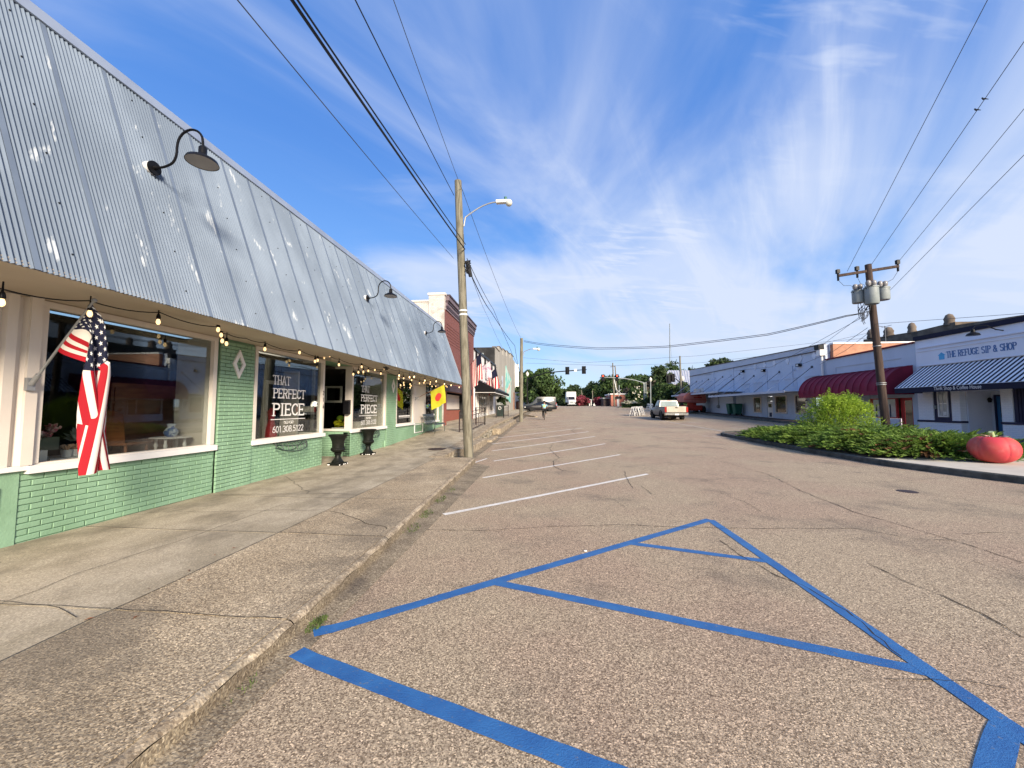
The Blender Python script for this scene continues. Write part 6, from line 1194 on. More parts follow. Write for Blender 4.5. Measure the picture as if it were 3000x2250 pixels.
def we(nm, y0, y1, za, zb_, mt, x0=0., x1=.3): return obj(nm, rbox(XR + x0, y0, za, XR + x1, y1, zb_), MT[mt], ce)
gz = lambda y: g(y) + .05
we('wall', 41.6, a1, g(41), 2.999, 'bluewall'); we('wall', 39.7, 41.55, g(39), 2.999, 'bluewall', .25, .5)
for y0, y1 in ((37.65, 39.65), (31.4, 31.6), (28.2, 30.3)): pass
OP = [(36.3, 37.6, 1.15, 2.6, 'w'), (34.6, 35.8, 0, 2.6, 'd'), (32.6, 34.2, 1.15, 2.6, 'w'), (30.2, 31.6, 1.15, 2.6, 'w'), (28.25, 29.7, 0, 2.6, 'r')]
ycur = 39.69
for y0, y1, za, zb_, k in OP:
    we('wall', y1 + .001, ycur, g(y1), 2.999, 'bluewall'); we('wall', y0, y1, 2.62, 2.998, 'bluewall')
    if k == 'w':
        we('wall', y0, y1, g(y0), za, 'bluewall'); w = obj('window', M().box((XR - .06, y0, za), (XR + .05, y0 + .09, zb_)).box((XR - .06, y1 - .09, za), (XR + .05, y1, zb_)).box((XR - .06, y0 + .09, za), (XR + .05, y1 - .09, za + .08)).box((XR - .06, y0 + .09, zb_ - .08), (XR + .05, y1 - .09, zb_)), MT['cream'], ce); obj('pane', rbox(XR + .02, y0 + .09, za + .08, XR + .03, y1 - .09, zb_ - .08), MT['dkglass'], w)
        obj('wall_grille', rbox(XR - .02, (y0 + y1) / 2 - .15, za - .35, XR - .001, (y0 + y1) / 2 + .15, za - .2), MT['bluecoat'], ce)
    if k == 'd':
        dr = obj('door', rbox(XR + .05, y0 + .1, g(y0) + .2, XR + .1, y1 - .35, 2.15), MT['white'], ce); obj('pane', rbox(XR + .03, y0 + .25, 1.65, XR + .049, y1 - .5, 1.95), MT['dkglass'], dr); obj('kick_panel', rbox(XR + .03, y0 + .25, .85, XR + .049, y1 - .6, 1.2), MT['navy'], dr); obj('transom_pane', rbox(XR + .05, y0 + .1, 2.2, XR + .06, y1 - .35, 2.55), MT['whglass'], dr); we('door_surround', y1 - .34, y1, g(y0), 2.6, 'bluewall')
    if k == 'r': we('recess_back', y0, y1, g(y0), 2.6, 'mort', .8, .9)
    ycur = y0 - .001
MT['paled'] = mat('pale_diamond_paint', (.66, .72, .82), rough=.7)
for px, py in ((2212.6, 1075), (2240, 1070), (2269, 1063.5), (2308, 1057), (2345, 1050), (2386, 1042)):
    p = PX(XR, px, py); m = M().prism([(XR - .035, p.y, p.z - .34), (XR - .035, p.y + .26, p.z), (XR - .035, p.y, p.z + .34), (XR - .035, p.y - .26, p.z)], (.03, 0, 0)); obj('diamond_ornament', m, MT['paled'], ce)
for px, py in ((2179, 1088), (2241, 1086), (2345, 1070)):
    p = PX(XR, px, py); t = thing('flood_light', 'small black flood light on the blue grey wall, ' + {2179: 'farthest one', 2241: 'middle one', 2345: 'nearest one'}[px], 'flood light', tuple(p), 0, 'flood lights on the blue grey wall'); obj('housing', M().box(p + Vector((-.25, -.18, -.1)), p + Vector((-.02, .18, .12))), MT['black'], t); obj('lens', M().box(p + Vector((-.255, -.12, -.05)), p + Vector((-.251, .12, .06))), MT['plate'], t)
for k, (y0, y1, z, xe, lab) in enumerate(((39.4, 53.6, 3.22, 16.6, 'far flat metal canopy, the higher one'), (28.85, 41.9, 2.80, 16.7, 'near flat metal canopy, the lower one'))):
    if k: y0 = 28.9
    cn = obj('canopy', M().box((xe, y0, z - .04), (XR - .001, y1, z)).box((xe - .03, y0, z - .12), (xe - .001, y1, z + .06)), MT['bluecoat'], ce, label=lab)
    n = 8 if k == 0 else 7
    for j in range(n):
        y = y0 + .6 + (y1 - y0 - 1.2) * j / (n - 1); obj('tie_rod', M().cyl((xe + .15, y, z + .02), (XR - .02, y, z + 1.75), .022, n=5).cyl((XR - .06, y, z + 1.75), (XR, y, z + 1.75), .09, n=8), MT['bluecoat'] if j % 2 else MT['wire2'], cn)
obj('canopy_post', M().cyl((16.75, 41.8, 2.80), (16.75, 41.8, 3.2), .04), MT['bluecoat'], ce)
for y in (45.9, 41.3, 35.2, 31.7): obj('pilaster', rbox(XR - .05, y, 3.3, XR - .001, y + .25, 4.9 if y < 40 else 6.1), MT['bluewall'], ce)
for y in (39.0, 36.8, 34.4, 32.0, 29.6): obj('blocked_opening', M().box((XR - .02, y - .75, 3.0), (XR - .001, y + .75, 3.86)).box((XR - .06, y - .8, 3.861), (XR - .001, y + .8, 3.92)), MT['bluecoat'], ce)
obj('downpipe', M().cyl((XR - .1, 44.8, 3.2), (XR - .1, 44.8, 1.9), .04).sphere((XR - .12, 44.8, 1.75), .2, 10, 6), MT['grey'], ce); obj('corner_downpipe', M().cyl((XR - .12, 28.3, 3.1), (XR - .12, 28.3, 5.2), .07).box((XR - .35, 28.1, 5.2), (XR - .01, 28.5, 5.6)), MT['white'], ce); obj('rain_hopper', M().box((XR - .4, 28.15, 5.62), (XR - .06, 28.6, 5.95)), MT['black'], ce)
# barber pole, bins, plaque
t = thing('barber_pole', 'small red and white barber pole by the dark doorway', 'barber pole', (XR - .2, 28.9, 1.6)); obj('cylinder', M().cyl((XR - .2, 29.95, 1.5), (XR - .2, 29.95, 2.1), .08), MT['white'], t); obj('stripe', M().tube([(XR - .2 + .083 * math.cos(k * .8), 29.95 + .083 * math.sin(k * .8), 1.52 + k * .035) for k in range(16)], .016, 4), MT['red'], t); obj('caps', M().lathe((XR - .2, 29.95, 2.1), [(.1, 0), (.06, .1)], 10).lathe((XR - .2, 29.95, 1.4), [(.06, 0), (.1, .1)], 10), MT['chrome'], t)
def cart(x, y, lab):
    z = RW(y); t = thing('wheeled_bin', lab, 'wheeled bin', (x, y, z), 0, 'green wheeled bins'); obj('body', M().loft([[(x - .26, y - .26, z + .08), (x + .26, y - .26, z + .08), (x + .26, y + .26, z + .08), (x - .26, y + .26, z + .08)], [(x - .36, y - .33, z + 1.05), (x + .36, y - .33, z + 1.05), (x + .36, y + .33, z + 1.05), (x - .36, y + .33, z + 1.05)]]), MT['bin'], t); obj('lid', M().loft([[(x - .38, y - .36, z + 1.055), (x + .38, y - .36, z + 1.055), (x + .38, y + .36, z + 1.055), (x - .38, y + .36, z + 1.055)], [(x - .3, y - .3, z + 1.13), (x + .3, y - .3, z + 1.13), (x + .3, y + .3, z + 1.13), (x - .3, y + .3, z + 1.13)]]), MT['bin'], t)
    for s in (-1, 1): obj('wheel', M().cyl((x + s * .22, y - .28, z + .1), (x + s * .29, y - .28, z + .1), .1, n=12), MT['tyre'], t)
cart(18.35, 40.6, 'dark green wheeled bin against the blue grey wall, left one'); cart(18.4, 39.5, 'dark green wheeled bin against the blue grey wall, right one')
# H: weathered brick building behind
ch = thing('old_brick_building', 'weathered brown brick building with roof finials behind the shops', 'building', (30, 33, 0)); obj('wall', M().prism([(30, 20, 0), (30, 39.3, 0), (30, 39.3, 8.1), (30, 34, 7.85), (30, 31, 7.95), (30, 31, 7.7), (30, 20, 7.1)], (10, 0, 0)), MT['brownstone'], ch)
for y, z, r in ((36.8, 8.1, .32), (34.6, 8.0, .25), (31.6, 8.0, .28), (38.6, 8.3, .3)): obj('finial', M().lathe((30.2, y, z - .2), [(r * 1.2, 0), (r * 1.2, .15), (r, .3), (r * 1.15, .5), (r * .7, .8), (r * .1, .9)], 12), MT['brownstone'], ch, smooth=True)
obj('wall_coping', M().box((29.9, 20, 6.9), (29.999, 39.3, 7.0)), MT['tan'], ch)
t = thing('tv_antenna', 'thin rooftop antenna beside the dark pole', 'antenna', (26, 29, 6)); p = PY(29, 2592, 955); obj('mast', M().cyl((p.x, 29, 5.5), (p.x, 29, p.z), .025, n=5), MT['wire2'], t); obj('boom', M().cyl((p.x - .4, 29, p.z), (p.x + .4, 29.3, p.z - .06), .02, n=5).cyl((p.x + .2, 28.7, p.z), (p.x + .2, 29.5, p.z), .015, n=5), MT['wire2'], t)
# ================================================================== ISLAND PLANTS AND TOMATO
def juniper(cx, cy, rx, ry, h, n, lab, brown=0):
    z0 = IZ(cx, cy); t = thing('juniper_bush', lab, 'shrub', (cx, cy, z0), 0, 'spreading junipers on the island'); C, D, S_, BR = [], [], [], []
    for i in range(n):
        a = R.uniform(0, 6.283); q = math.sqrt(R.random()); x = cx + rx * q * math.cos(a); y = cy + ry * q * math.sin(a)
        zt = z0 + h * (1 - q ** 3.0) ** .8 * R.uniform(.30, 1.02) + .05
        d = Vector((math.cos(a) * (.5 + q) - .25, math.sin(a) * (.4 + q), R.uniform(.02, .5))).normalized(); L_ = R.uniform(.38, .75); p = Vector((x, y, zt)); sd = d.cross(Vector((0, 0, 1))).normalized()
        br = R.random() < brown * (1 if (y < cy and x < cx) else .3)
        for k in range(15):
            u = k / 14; c = p + d * (L_ * (u - .4)) + Vector((0, 0, -.10 * u * u + .02)); dd = (d + sd * R.uniform(-.8, .8) + Vector((0, 0, R.uniform(-.1, .45)))).normalized(); w = .05 * (1 - .5 * u)
            (BR if br else C).append(c + dd * .035); (D if not br else S_).append(dd)
    leaves('sprays', np.array([tuple(c) for c in C]), .032, MT['jun'], t, 4.6, dirs=np.array([tuple(d) for d in D]), updir=0)
    if BR: leaves('dead_sprays', np.array([tuple(c) for c in BR]), .042, MT['junb'], t, 3.0, dirs=np.array([tuple(d) for d in S_]))
    m = M()
    for k in range(9): a = k * .7; m.tube([(cx, cy, z0 + .02), (cx + rx * .35 * math.cos(a), cy + ry * .35 * math.sin(a), z0 + h * .35), (cx + rx * .75 * math.cos(a), cy + ry * .75 * math.sin(a), z0 + h * .45)], .018, 4)
    obj('stems', m, MT['bark'], t)
juniper(10.45, 18.3, 1.35, 1.6, .42, 900, 'low spreading juniper at the far tip of the island'); juniper(10.6, 16.4, 1.5, 1.6, .58, 1250, 'spreading juniper in front of the lime green bush'); juniper(10.8, 14.1, 1.65, 1.5, .60, 1400, 'juniper in the middle of the island, below the dark pole', .02)
juniper(11.15, 12.6, 1.6, 1.35, .54, 1350, 'juniper with brown dead patches', .16); juniper(12.35, 12.9, 1.25, 1.0, .50, 850, 'juniper next to the red tomato', .08); juniper(12.2, 15.3, 1.1, 2.2, .60, 900, 'juniper on the far side of the island bed')
t = thing('lime_bush', 'tall feathery lime green bush rising above the junipers', 'shrub', (12.0, 17.2, IZ(12, 17.2))); z0 = t.location.z
C, D = [], []
for i in range(800):
    a = R.uniform(0, 6.283); q = R.random() ** .5; hh = R.random() ** .7; rr = 1.25 * math.sqrt(max(.05, 1 - hh ** 2.2)) * (.65 + .4 * q); bx_, by_ = 12.0 + rr * q * math.cos(a), 17.2 + rr * q * math.sin(a); bz_ = z0 + .15 + 1.45 * hh
    d = Vector((math.cos(a) * .6, math.sin(a) * .6, R.uniform(.3, 1.2))).normalized()
    for k in range(26):
        u = k / 25; c = Vector((bx_, by_, bz_)) + d * (.36 * u) + Vector((R.gauss(0, .045), R.gauss(0, .045), R.gauss(0, .045))); e = (d * .4 + Vector((R.gauss(0, 1), R.gauss(0, 1), R.gauss(-.1, .8)))).normalized(); C.append(tuple(c)); D.append(tuple(e))
for (tx, ty, th) in ((11.55, 17.0, 2.15), (12.35, 17.1, 2.05), (12.0, 17.4, 1.85), (12.8, 17.4, 1.75)):
    for k in range(240): u = R.random(); C.append((tx + R.gauss(0, .12 * (1.1 - u)), ty + R.gauss(0, .12 * (1.1 - u)), z0 + 1.1 + (th - 1.1) * u)); D.append((R.gauss(0, 1), R.gauss(0, 1), R.gauss(.3, .7)))
leaves('foliage', np.array(C), .022, MT['lime'], t, 4.2, dirs=np.array(D)); m = M()
for k in range(12): a = k * .52; m.tube([(12, 17.2, z0), (12 + .5 * math.cos(a), 17.2 + .5 * math.sin(a), z0 + .7), (12 + .8 * math.cos(a), 17.2 + .8 * math.sin(a), z0 + 1.3)], [.02, .015, .008], 5)
obj('stems', m, MT['bark'], t)
# weathered tomato sculpture
tx, ty = 11.22, 10.9; tz = IZ(tx, ty) + .006; t = thing('tomato_sculpture', 'giant painted red tomato with pale green stem sitting on the island paving', 'sculpture', (tx, ty, tz)); m = M(); nu, nv = 90, 36
def tom(u, v):
    a = u * 2 * math.pi; ph = math.pi * (v - .5); r = .45 * math.cos(ph) ** .72 if abs(math.cos(ph)) > 1e-4 else 0; z = .345 + .345 * math.sin(ph) * (1 - .0 * v)
    lob = min(abs(((a + .5) * 5 / (2 * math.pi)) % 1 - 0), abs(((a + .5) * 5 / (2 * math.pi)) % 1 - 1)) ; k = 1 - .030 * math.exp(-(lob / .035) ** 2) - .02 * (1 - abs(math.sin((a + .5) * 2.5))) ; dip = .10 * math.exp(-(r / .16) ** 2) if v > .5 else .05 * math.exp(-(r / .25) ** 2) * -1
    return (tx + r * k * math.cos(a), ty + r * k * math.sin(a), tz + z - dip * (1 if v > .5 else -1) * (1 if v > .5 else 0))
m.grid(tom, nu, nv); obj('body', m, MT['tomato'], t, smooth=True)
for k in range(6):
    a = k * 1.047 + .3; w = .05; pts = [(r_, z_) for r_, z_ in ((.05, .62), (.16, .665), (.27, .675), (.36, .645))]; m = M()
    for j, (r_, z_) in enumerate(pts): ww = w * (1 - j / 3.2); ca, sa = math.cos(a + .12 * j), math.sin(a + .12 * j); m.v += [(tx + r_ * ca - ww * sa, ty + r_ * sa + ww * ca, tz + z_ + .012), (tx + r_ * ca + ww * sa, ty + r_ * sa - ww * ca, tz + z_ + .012)]
    m.f += [(2 * j, 2 * j + 1, 2 * j + 3, 2 * j + 2) for j in range(3)]; obj('sepal', m, MT['sepal'] if k % 2 else MT['stem'], t)
obj('stem', M().tube([(tx, ty, tz + .58), (tx - .0, ty, tz + .68), (tx - .05, ty - .02, tz + .775)], [.055, .042, .046], 12), MT['stem'], t, smooth=True)
# ================================================================== VEHICLES, PEOPLE, STREET FURNITURE FAR DOWN THE STREET
def wheelset(t, pts, r, w, hub='alloy'):
    for x, y, s in pts:                                            # local coords; axle along x
        wh = obj('wheel', M().lathe((0, 0, 0), [(r * .62, -w / 2), (r * .93, -w / 2), (r, -w / 2 + .03), (r, w / 2 - .03), (r * .93, w / 2), (r * .62, w / 2)], 22), MT['tyre'], None, smooth=True)
        wh.data.transform(Matrix.Rotation(math.pi / 2, 4, 'Y')); wh.parent = t; wh.location = (x, y, r)
        rm = obj('rim', M().lathe((0, 0, 0), [(r * .62, -w * .3), (r * .6, w * .3), (r * .25, w * .34), (.04, w * .38)], 18), MT[hub], None, smooth=True); rm.data.transform(Matrix.Rotation(math.pi / 2 * s, 4, 'Y')); rm.parent = wh
def loc(nm, m, mt, t, smooth=False, label=None):                     # part in local coordinates of t
    o = obj(nm, m, mt, None, smooth=smooth, label=label); o.parent = t; return o
def ring8(y, hw, z0, z1, tuck=.06, top=.9): return [(-hw + tuck, y, z0), (-hw, y, z0 + (z1 - z0) * .3), (-hw, y, z0 + (z1 - z0) * .75), (-hw * top, y, z1), (hw * top, y, z1), (hw, y, z0 + (z1 - z0) * .75), (hw, y, z0 + (z1 - z0) * .3), (hw - tuck, y, z0)]
# pickup: local y forward, origin on the ground at the rear bumper
px_, py_ = 10.95, 34.1; t = thing('pickup_truck', 'two tone pewter and champagne pickup truck seen from behind, stopped in the lane', 'pickup truck', (px_, py_, G(px_, py_) + .0), math.radians(-1.0))
W_ = .96
loc('body', M().loft([ring8(.12, W_ * .985, .58, 1.20, .05, .97), ring8(2.0, W_, .50, 1.20, .05, .97), ring8(2.15, W_, .45, 1.18, .05, .95), ring8(3.6, W_, .45, 1.14, .05, .95), ring8(3.9, W_, .50, 1.12, .05, .92), ring8(5.2, W_ * .97, .55, 1.02, .05, .88), ring8(5.45, W_ * .9, .58, .92, .05, .85)]), MT['pewter'], t, True)
loc('cab', M().loft([[(-.88, 2.12, 1.17), (-.74, 2.24, 1.74), (.74, 2.24, 1.74), (.88, 2.12, 1.17)], [(-.90, 2.6, 1.17), (-.76, 2.6, 1.80), (.76, 2.6, 1.80), (.90, 2.6, 1.17)], [(-.90, 3.3, 1.15), (-.74, 3.2, 1.79), (.74, 3.2, 1.79), (.90, 3.3, 1.15)], [(-.88, 3.95, 1.10), (-.72, 3.35, 1.70), (.72, 3.35, 1.70), (.88, 3.95, 1.10)]]), MT['champ'], t, True)
loc('rear_window', M().prism([(-.72, 2.118, 1.24), (-.64, 2.205, 1.68), (.64, 2.205, 1.68), (.72, 2.118, 1.24)], (0, -.012, .003)), MT['palegl'], t)
for s in (-1, 1): loc('side_window', M().prism([(s * .895, 2.35, 1.22), (s * .785, 2.45, 1.70), (s * .785, 3.15, 1.69), (s * .895, 3.6, 1.20)], (s * .012, 0, .002)), MT['palegl'], t)
loc('bed_liner', M().box((-.84, .18, 1.202), (.84, 2.0, 1.206)), MT['under'], t)
tg = loc('tailgate', M().loft([[(-.80, .085, .70), (.80, .085, .70), (.80, .085, 1.22), (-.80, .085, 1.22)], [(-.79, .045, .72), (.79, .045, .72), (.79, .045, 1.21), (-.79, .045, 1.21)]]), MT['champ'], t)
loc('tailgate_panel', M().box((-.66, .036, .80), (.66, .0445, 1.12)), MT['champ'], tg); loc('handle', M().sphere((0, .035, 1.10), .1, 12, 6, (1.2, .2, .45)), MT['black'], tg)
for s in (-1, 1): l = loc('tail_light', M().box((s * .81, .03, .72), (s * .955, .14, 1.16)), MT['taill'], t); 
loc('rear_bumper', M().loft([[(-.98, .10, .44), (.98, .10, .44), (.98, .10, .67), (-.98, .10, .67)], [(-.94, -.06, .48), (.94, -.06, .48), (.94, -.06, .64), (-.94, -.06, .64)]]), MT['chrome'], t); loc('number_plate', M().box((-.16, -.075, .47), (.16, -.062, .60)), MT['plate'], t)
loc('underbody', M().box((-.7, .3, .28), (.7, 5.0, .50)).cyl((-.2, .9, .30), (.2, .9, .30), .17, n=12).box((-.06, -.1, .38), (.06, .3, .46)), MT['under'], t)
for s in (-1, 1): loc('door_mirror', M().box((s * .93, 3.35, 1.16), (s * 1.12, 3.43, 1.36)), MT['black'], t)
for s in (-1, 1): loc('wheel_arch', M().tube([(s * .965, 1.35 + .47 * math.cos(a * math.pi / 8), .40 + .47 * math.sin(a * math.pi / 8)) for a in range(9)], .03, 5).tube([(s * .965, 4.55 + .47 * math.cos(a * math.pi / 8), .40 + .47 * math.sin(a * math.pi / 8)) for a in range(9)], .03, 5), MT['under'], t)
loc('brake_light', M().box((-.12, 2.225, 1.745), (.12, 2.25, 1.775)), MT['taill'], t); loc('door_handle', M().box((-.965, 2.5, 1.0), (-.98, 2.65, 1.04)), MT['black'], t)
wheelset(t, [(-.84, 1.35, -1), (.84, 1.35, 1), (-.84, 4.55, -1), (.84, 4.55, 1)], .38, .26)
# black sedan parked nose to kerb
cx, cy = -1.15, 57.0; t = thing('black_sedan', 'black four door sedan parked at an angle against the left kerb', 'car', (cx, cy, G(cx, cy)), math.radians(100))
rg = lambda y, hw, z0, z1: ring8(y, hw, z0, z1, .06, .9)
loc('body', M().loft([rg(-2.4, .72, .42, .78), rg(-2.25, .84, .30, .92), rg(-1.5, .88, .22, .97), rg(0, .89, .20, .95), rg(1.2, .88, .22, .92), rg(2.1, .84, .28, .78), rg(2.4, .66, .36, .62)]), MT['carb'], t, True)
loc('cabin_glass', M().loft([[(-.72, -1.75, .94), (-.6, -1.7, .97), (.6, -1.7, .97), (.72, -1.75, .94)], [(-.78, -1.0, .94), (-.58, -.95, 1.38), (.58, -.95, 1.38), (.78, -1.0, .94)], [(-.8, .1, .94), (-.60, .1, 1.42), (.60, .1, 1.42), (.8, .1, .94)], [(-.78, 1.25, .90), (-.7, 1.2, .93), (.7, 1.2, .93), (.78, 1.25, .90)]]), MT['cglass'], t, True)
loc('roof_panel', M().loft([[(-.56, -.98, 1.385), (.56, -.98, 1.385)][0:2] + [(.56, -.98, 1.40), (-.56, -.98, 1.40)], [(-.59, .12, 1.425), (.59, .12, 1.425), (.59, .12, 1.44), (-.59, .12, 1.44)]]), MT['carb'], t)
for s in (-1, 1): loc('headlight', M().box((s * .45, 2.25, .55), (s * .78, 2.36, .68)), MT['plate'], t); loc('tail_light', M().box((s * .45, -2.42, .68), (s * .8, -2.3, .80)), MT['taill'], t); loc('door_mirror', M().box((s * .85, .75, .92), (s * 1.0, .85, 1.02)), MT['carb'], t)
wheelset(t, [(-.80, -1.35, -1), (.80, -1.35, 1), (-.80, 1.35, -1), (.80, 1.35, 1)], .32, .2, 'plate')
# dark van behind
cx, cy = -1.3, 61.6; t = thing('dark_van', 'dark grey delivery van with white oval panel parked behind the black sedan', 'van', (cx, cy, G(cx, cy)), math.radians(98)); MT['vang'] = mat('dark_grey_van_paint', (.04, .045, .05), rough=.35, spec=.6)
loc('body', M().loft([rg(-2.5, .9, .35, 2.0), rg(-2.4, .95, .3, 2.12), rg(.4, .96, .3, 2.14), rg(1.3, .93, .3, 1.15), rg(2.2, .88, .32, 1.0), rg(2.45, .75, .4, .8)]), MT['vang'], t, True)
loc('windscreen', M().prism([(-.76, .52, 2.0), (.76, .52, 2.0), (.84, 1.28, 1.2), (-.84, 1.28, 1.2)], (0, .03, .04)), MT['cglass'], t)
for s in (-1, 1): loc('side_panel', M().loft([[(s * .965, -2.2 + .9 + .9 * math.cos(a * .524), 1.62 + .26 * math.sin(a * .524)) for a in range(12)], [(s * .985, -2.2 + .9 + .88 * math.cos(a * .524), 1.62 + .24 * math.sin(a * .524)) for a in range(12)]]), MT['plate'], t); loc('side_window', M().box((s * .94, -.2, 1.3), (s * .975, .5, 1.85)), MT['cglass'], t)
loc('tail_light', M().box((.8, -2.53, .9), (.95, -2.45, 1.3)).box((-.95, -2.53, .9), (-.8, -2.45, 1.3)), MT['taill'], t)
wheelset(t, [(-.84, -1.5, -1), (.84, -1.5, 1), (-.84, 1.6, -1), (.84, 1.6, 1)], .36, .22)
# white box truck coming on
cx, cy = 6.4, 106; t = thing('box_truck', 'white box truck driving towards the viewer over the crest', 'truck', (cx, cy, G(cx, cy)), math.pi)
loc('cargo_box', M().box((-1.25, -7, 1.1), (1.25, -.2, 3.95)), MT['plate'], t); loc('cab', M().loft([[(-1.05, -.2, .75), (1.05, -.2, .75), (1.0, -.2, 2.75), (-1.0, -.2, 2.75)], [(-1.05, .9, .75), (1.05, .9, .75), (.92, .5, 2.7), (-.92, .5, 2.7)]]), MT['white'], t); loc('bonnet', M().loft([[(-.98, .9, .6), (.98, .9, .6), (.95, .9, 1.75), (-.95, .9, 1.75)], [(-.8, 2.0, .6), (.8, 2.0, .6), (.75, 1.95, 1.5), (-.75, 1.95, 1.5)]]), MT['white'], t)
loc('windscreen', M().prism([(-.85, .86, 1.8), (.85, .86, 1.8), (.82, .56, 2.55), (-.82, .56, 2.55)], (0, .06, .02)), MT['cglass'], t); loc('grille', M().box((-.45, 2.0, .75), (.45, 2.04, 1.3)), MT['grey'], t); loc('bumper', M().box((-1.1, 1.95, .4), (1.1, 2.1, .62)), MT['chrome'], t)
for s in (-1, 1): loc('headlight', M().box((s * .55, 2.0, .8), (s * .8, 2.06, 1.05)), MT['chrome'], t); loc('door_mirror', M().box((s * 1.12, .9, 1.7), (s * 1.32, .98, 2.3)), MT['black'], t)
loc('box_lettering', M().box((-.75, -.195, 3.15), (-.6, -.19, 3.4)).box((-.5, -.195, 3.22), (.7, -.19, 3.3)), MT['grey'], t); wheelset(t, [(-.95, 1.3, -1), (.95, 1.3, 1), (-.95, -4.8, -1), (.95, -4.8, 1)], .5, .3)
# red boom lift
cx, cy = 17.0, 47.5; z = G(cx, cy); t = thing('boom_lift', 'faded orange red boom lift machine parked against the blue grey building', 'boom lift', (cx, cy, z), math.radians(6))
loc('counterweight_body', M().loft([[(-1.35, -.9, 1.35), (1.2, -.9, 1.2), (1.35, -.9, 1.55), (1.2, -.9, 2.25), (.2, -.9, 2.45), (-.8, -.9, 2.4), (-1.3, -.9, 2.05)], [(-1.35, .9, 1.35), (1.2, .9, 1.2), (1.35, .9, 1.55), (1.2, .9, 2.25), (.2, .9, 2.45), (-.8, .9, 2.4), (-1.3, .9, 2.05)]]), MT['lift'], t)
loc('chassis', M().box((-.9, -.8, .35), (.9, .8, .95)).cyl((0, 0, .95), (0, 0, 1.3), .5, n=16).box((-1.2, -.95, .5), (1.2, -.75, .7)), MT['lift2'], t); loc('boom', M().bar((.3, .4, 2.3), (.9, 6.0, 2.2), .35, .4), MT['lift'], t)
loc('body_seam', M().box((-1.3, -.915, 1.62), (1.28, -.905, 1.66)), MT['lift2'], t); loc('oval_vent', M().sphere((.45, -.92, 2.05), .16, 12, 6, (1.4, .15, .6)), MT['lift2'], t); loc('side_lettering', M().box((-.15, -.92, 1.78), (.8, -.906, 1.9)), MT['taill'], t)
loc('control_box', M().box((.4, -.3, 2.46), (.9, .2, 2.9)).box((1.0, -.4, 2.3), (1.3, -.1, 3.0)), MT['cream'], t); wheelset(t, [(-.95, -.6, -1), (1.0, -.6, 1), (-.95, 1.1, -1), (1.0, 1.1, 1)], .45, .32, 'lift2')
# barricades
def barricade(x, y, rz, lab, grp):
    t = thing('barricade', lab, 'barricade', (x, y, G(x, y)), rz, grp)
    for s in (-1, 1):
        for f_ in (-1, 1): q = loc('leg', M().bar((f_ * .50, s * .30, 0), (f_ * .50 * .95, s * .03, 1.0), .07, .03), MT['plate'], t)
        for zz in (.82, .5, .25): loc('board', M().box((-.6, s * (.31 - .28 * zz) - .012, zz - (.1 if zz > .6 else .06)), (.6, s * (.31 - .28 * zz) + .012, zz + (.1 if zz > .6 else .06))), MT['plate'], t)
    return t
GB = 'white folding barricades stacked in the road'
for i in range(6): barricade(9.35 + i * .21, 43.6 + .12 * i, math.radians(70 + 7 * (i % 3)), ['white A frame barricade, %s of the stacked row' % w for w in ('leftmost', 'second from the left', 'third from the left', 'third from the right', 'second from the right', 'rightmost')][i], GB)
barricade(15.4, 60, math.radians(40), 'single white A frame barricade standing apart near the junction', 'white folding barricades stacked in the road')
# cyclist
cx, cy = -.32, 35.6; z = G(cx, cy); t = thing('bicycle', 'dark bicycle ridden away from the viewer', 'bicycle', (cx, cy, z), 0)
def cwheel(y): return M().tube([(0, y + .32 * math.cos(a * .349), .34 + .32 * math.sin(a * .349)) for a in range(19)], .022, 6, False)
for y in (-.5, .52):
    w = loc('wheel', cwheel(y), MT['tyre'], t, True); m = M()
    for k in range(8): m.cyl((0, y, .34), (0, y + .32 * math.cos(k * .785), .34 + .32 * math.sin(k * .785)), .003, n=3)
    loc('spokes', m, MT['chrome'], w)
loc('frame', M().tube([(0, -.5, .34), (0, -.02, .30), (0, .42, .80), (0, -.12, .82), (0, -.5, .34)], .018, 6).tube([(0, -.02, .30), (0, -.15, .92)], .018, 6).tube([(0, .52, .34), (0, .38, .95)], .018, 6), MT['black'], t, True); loc('saddle', M().sphere((0, -.16, .93), .12, 10, 6, (.7, 1.1, .3)), MT['black'], t); loc('handlebar', M().tube([(-.27, .34, 1.0), (-.1, .40, .98), (.1, .40, .98), (.27, .34, 1.0)], .014, 6), MT['black'], t); loc('pedal_crank', M().tube([(-.14, -.04, .16), (-.07, -.03, .16), (-.06, -.02, .30), (.06, -.02, .30), (.07, 0, .45), (.14, 0, .45)], .012, 5), MT['black'], t)
def skin_body(nm, J, E_, t, mt, lv=2, root=0):
    me = bpy.data.meshes.new(nm); me.from_pydata([j[:3] for j in J], E_, []); o = bpy.data.objects.new(nm, me); COL.objects.link(o); md = o.modifiers.new('s', 'SKIN')
    sv = me.skin_vertices[0].data if me.skin_vertices else None
    if sv is None: me.skin_vertices_add() if hasattr(me, 'skin_vertices_add') else None; sv = me.skin_vertices[0].data
    for i, j in enumerate(J): sv[i].radius = (j[3], j[3] if len(j) < 5 else j[4])
    sv[root].use_root = True
    s = o.modifiers.new('u', 'SUBSURF'); s.levels = lv; s.render_levels = lv
    dg = bpy.context.evaluated_depsgraph_get(); m2 = bpy.data.meshes.new_from_object(o.evaluated_get(dg)); bpy.data.objects.remove(o)
    m2.materials.clear(); m2.materials.append(MT[mt]); m2.polygons.foreach_set('use_smooth', [True] * len(m2.polygons)); o = bpy.data.objects.new(nm, m2); COL.objects.link(o); o.parent = t; return o
tp = thing('person', 'cyclist in a light blue shirt and black trousers riding away, seen from behind', 'person', (cx, cy, z))
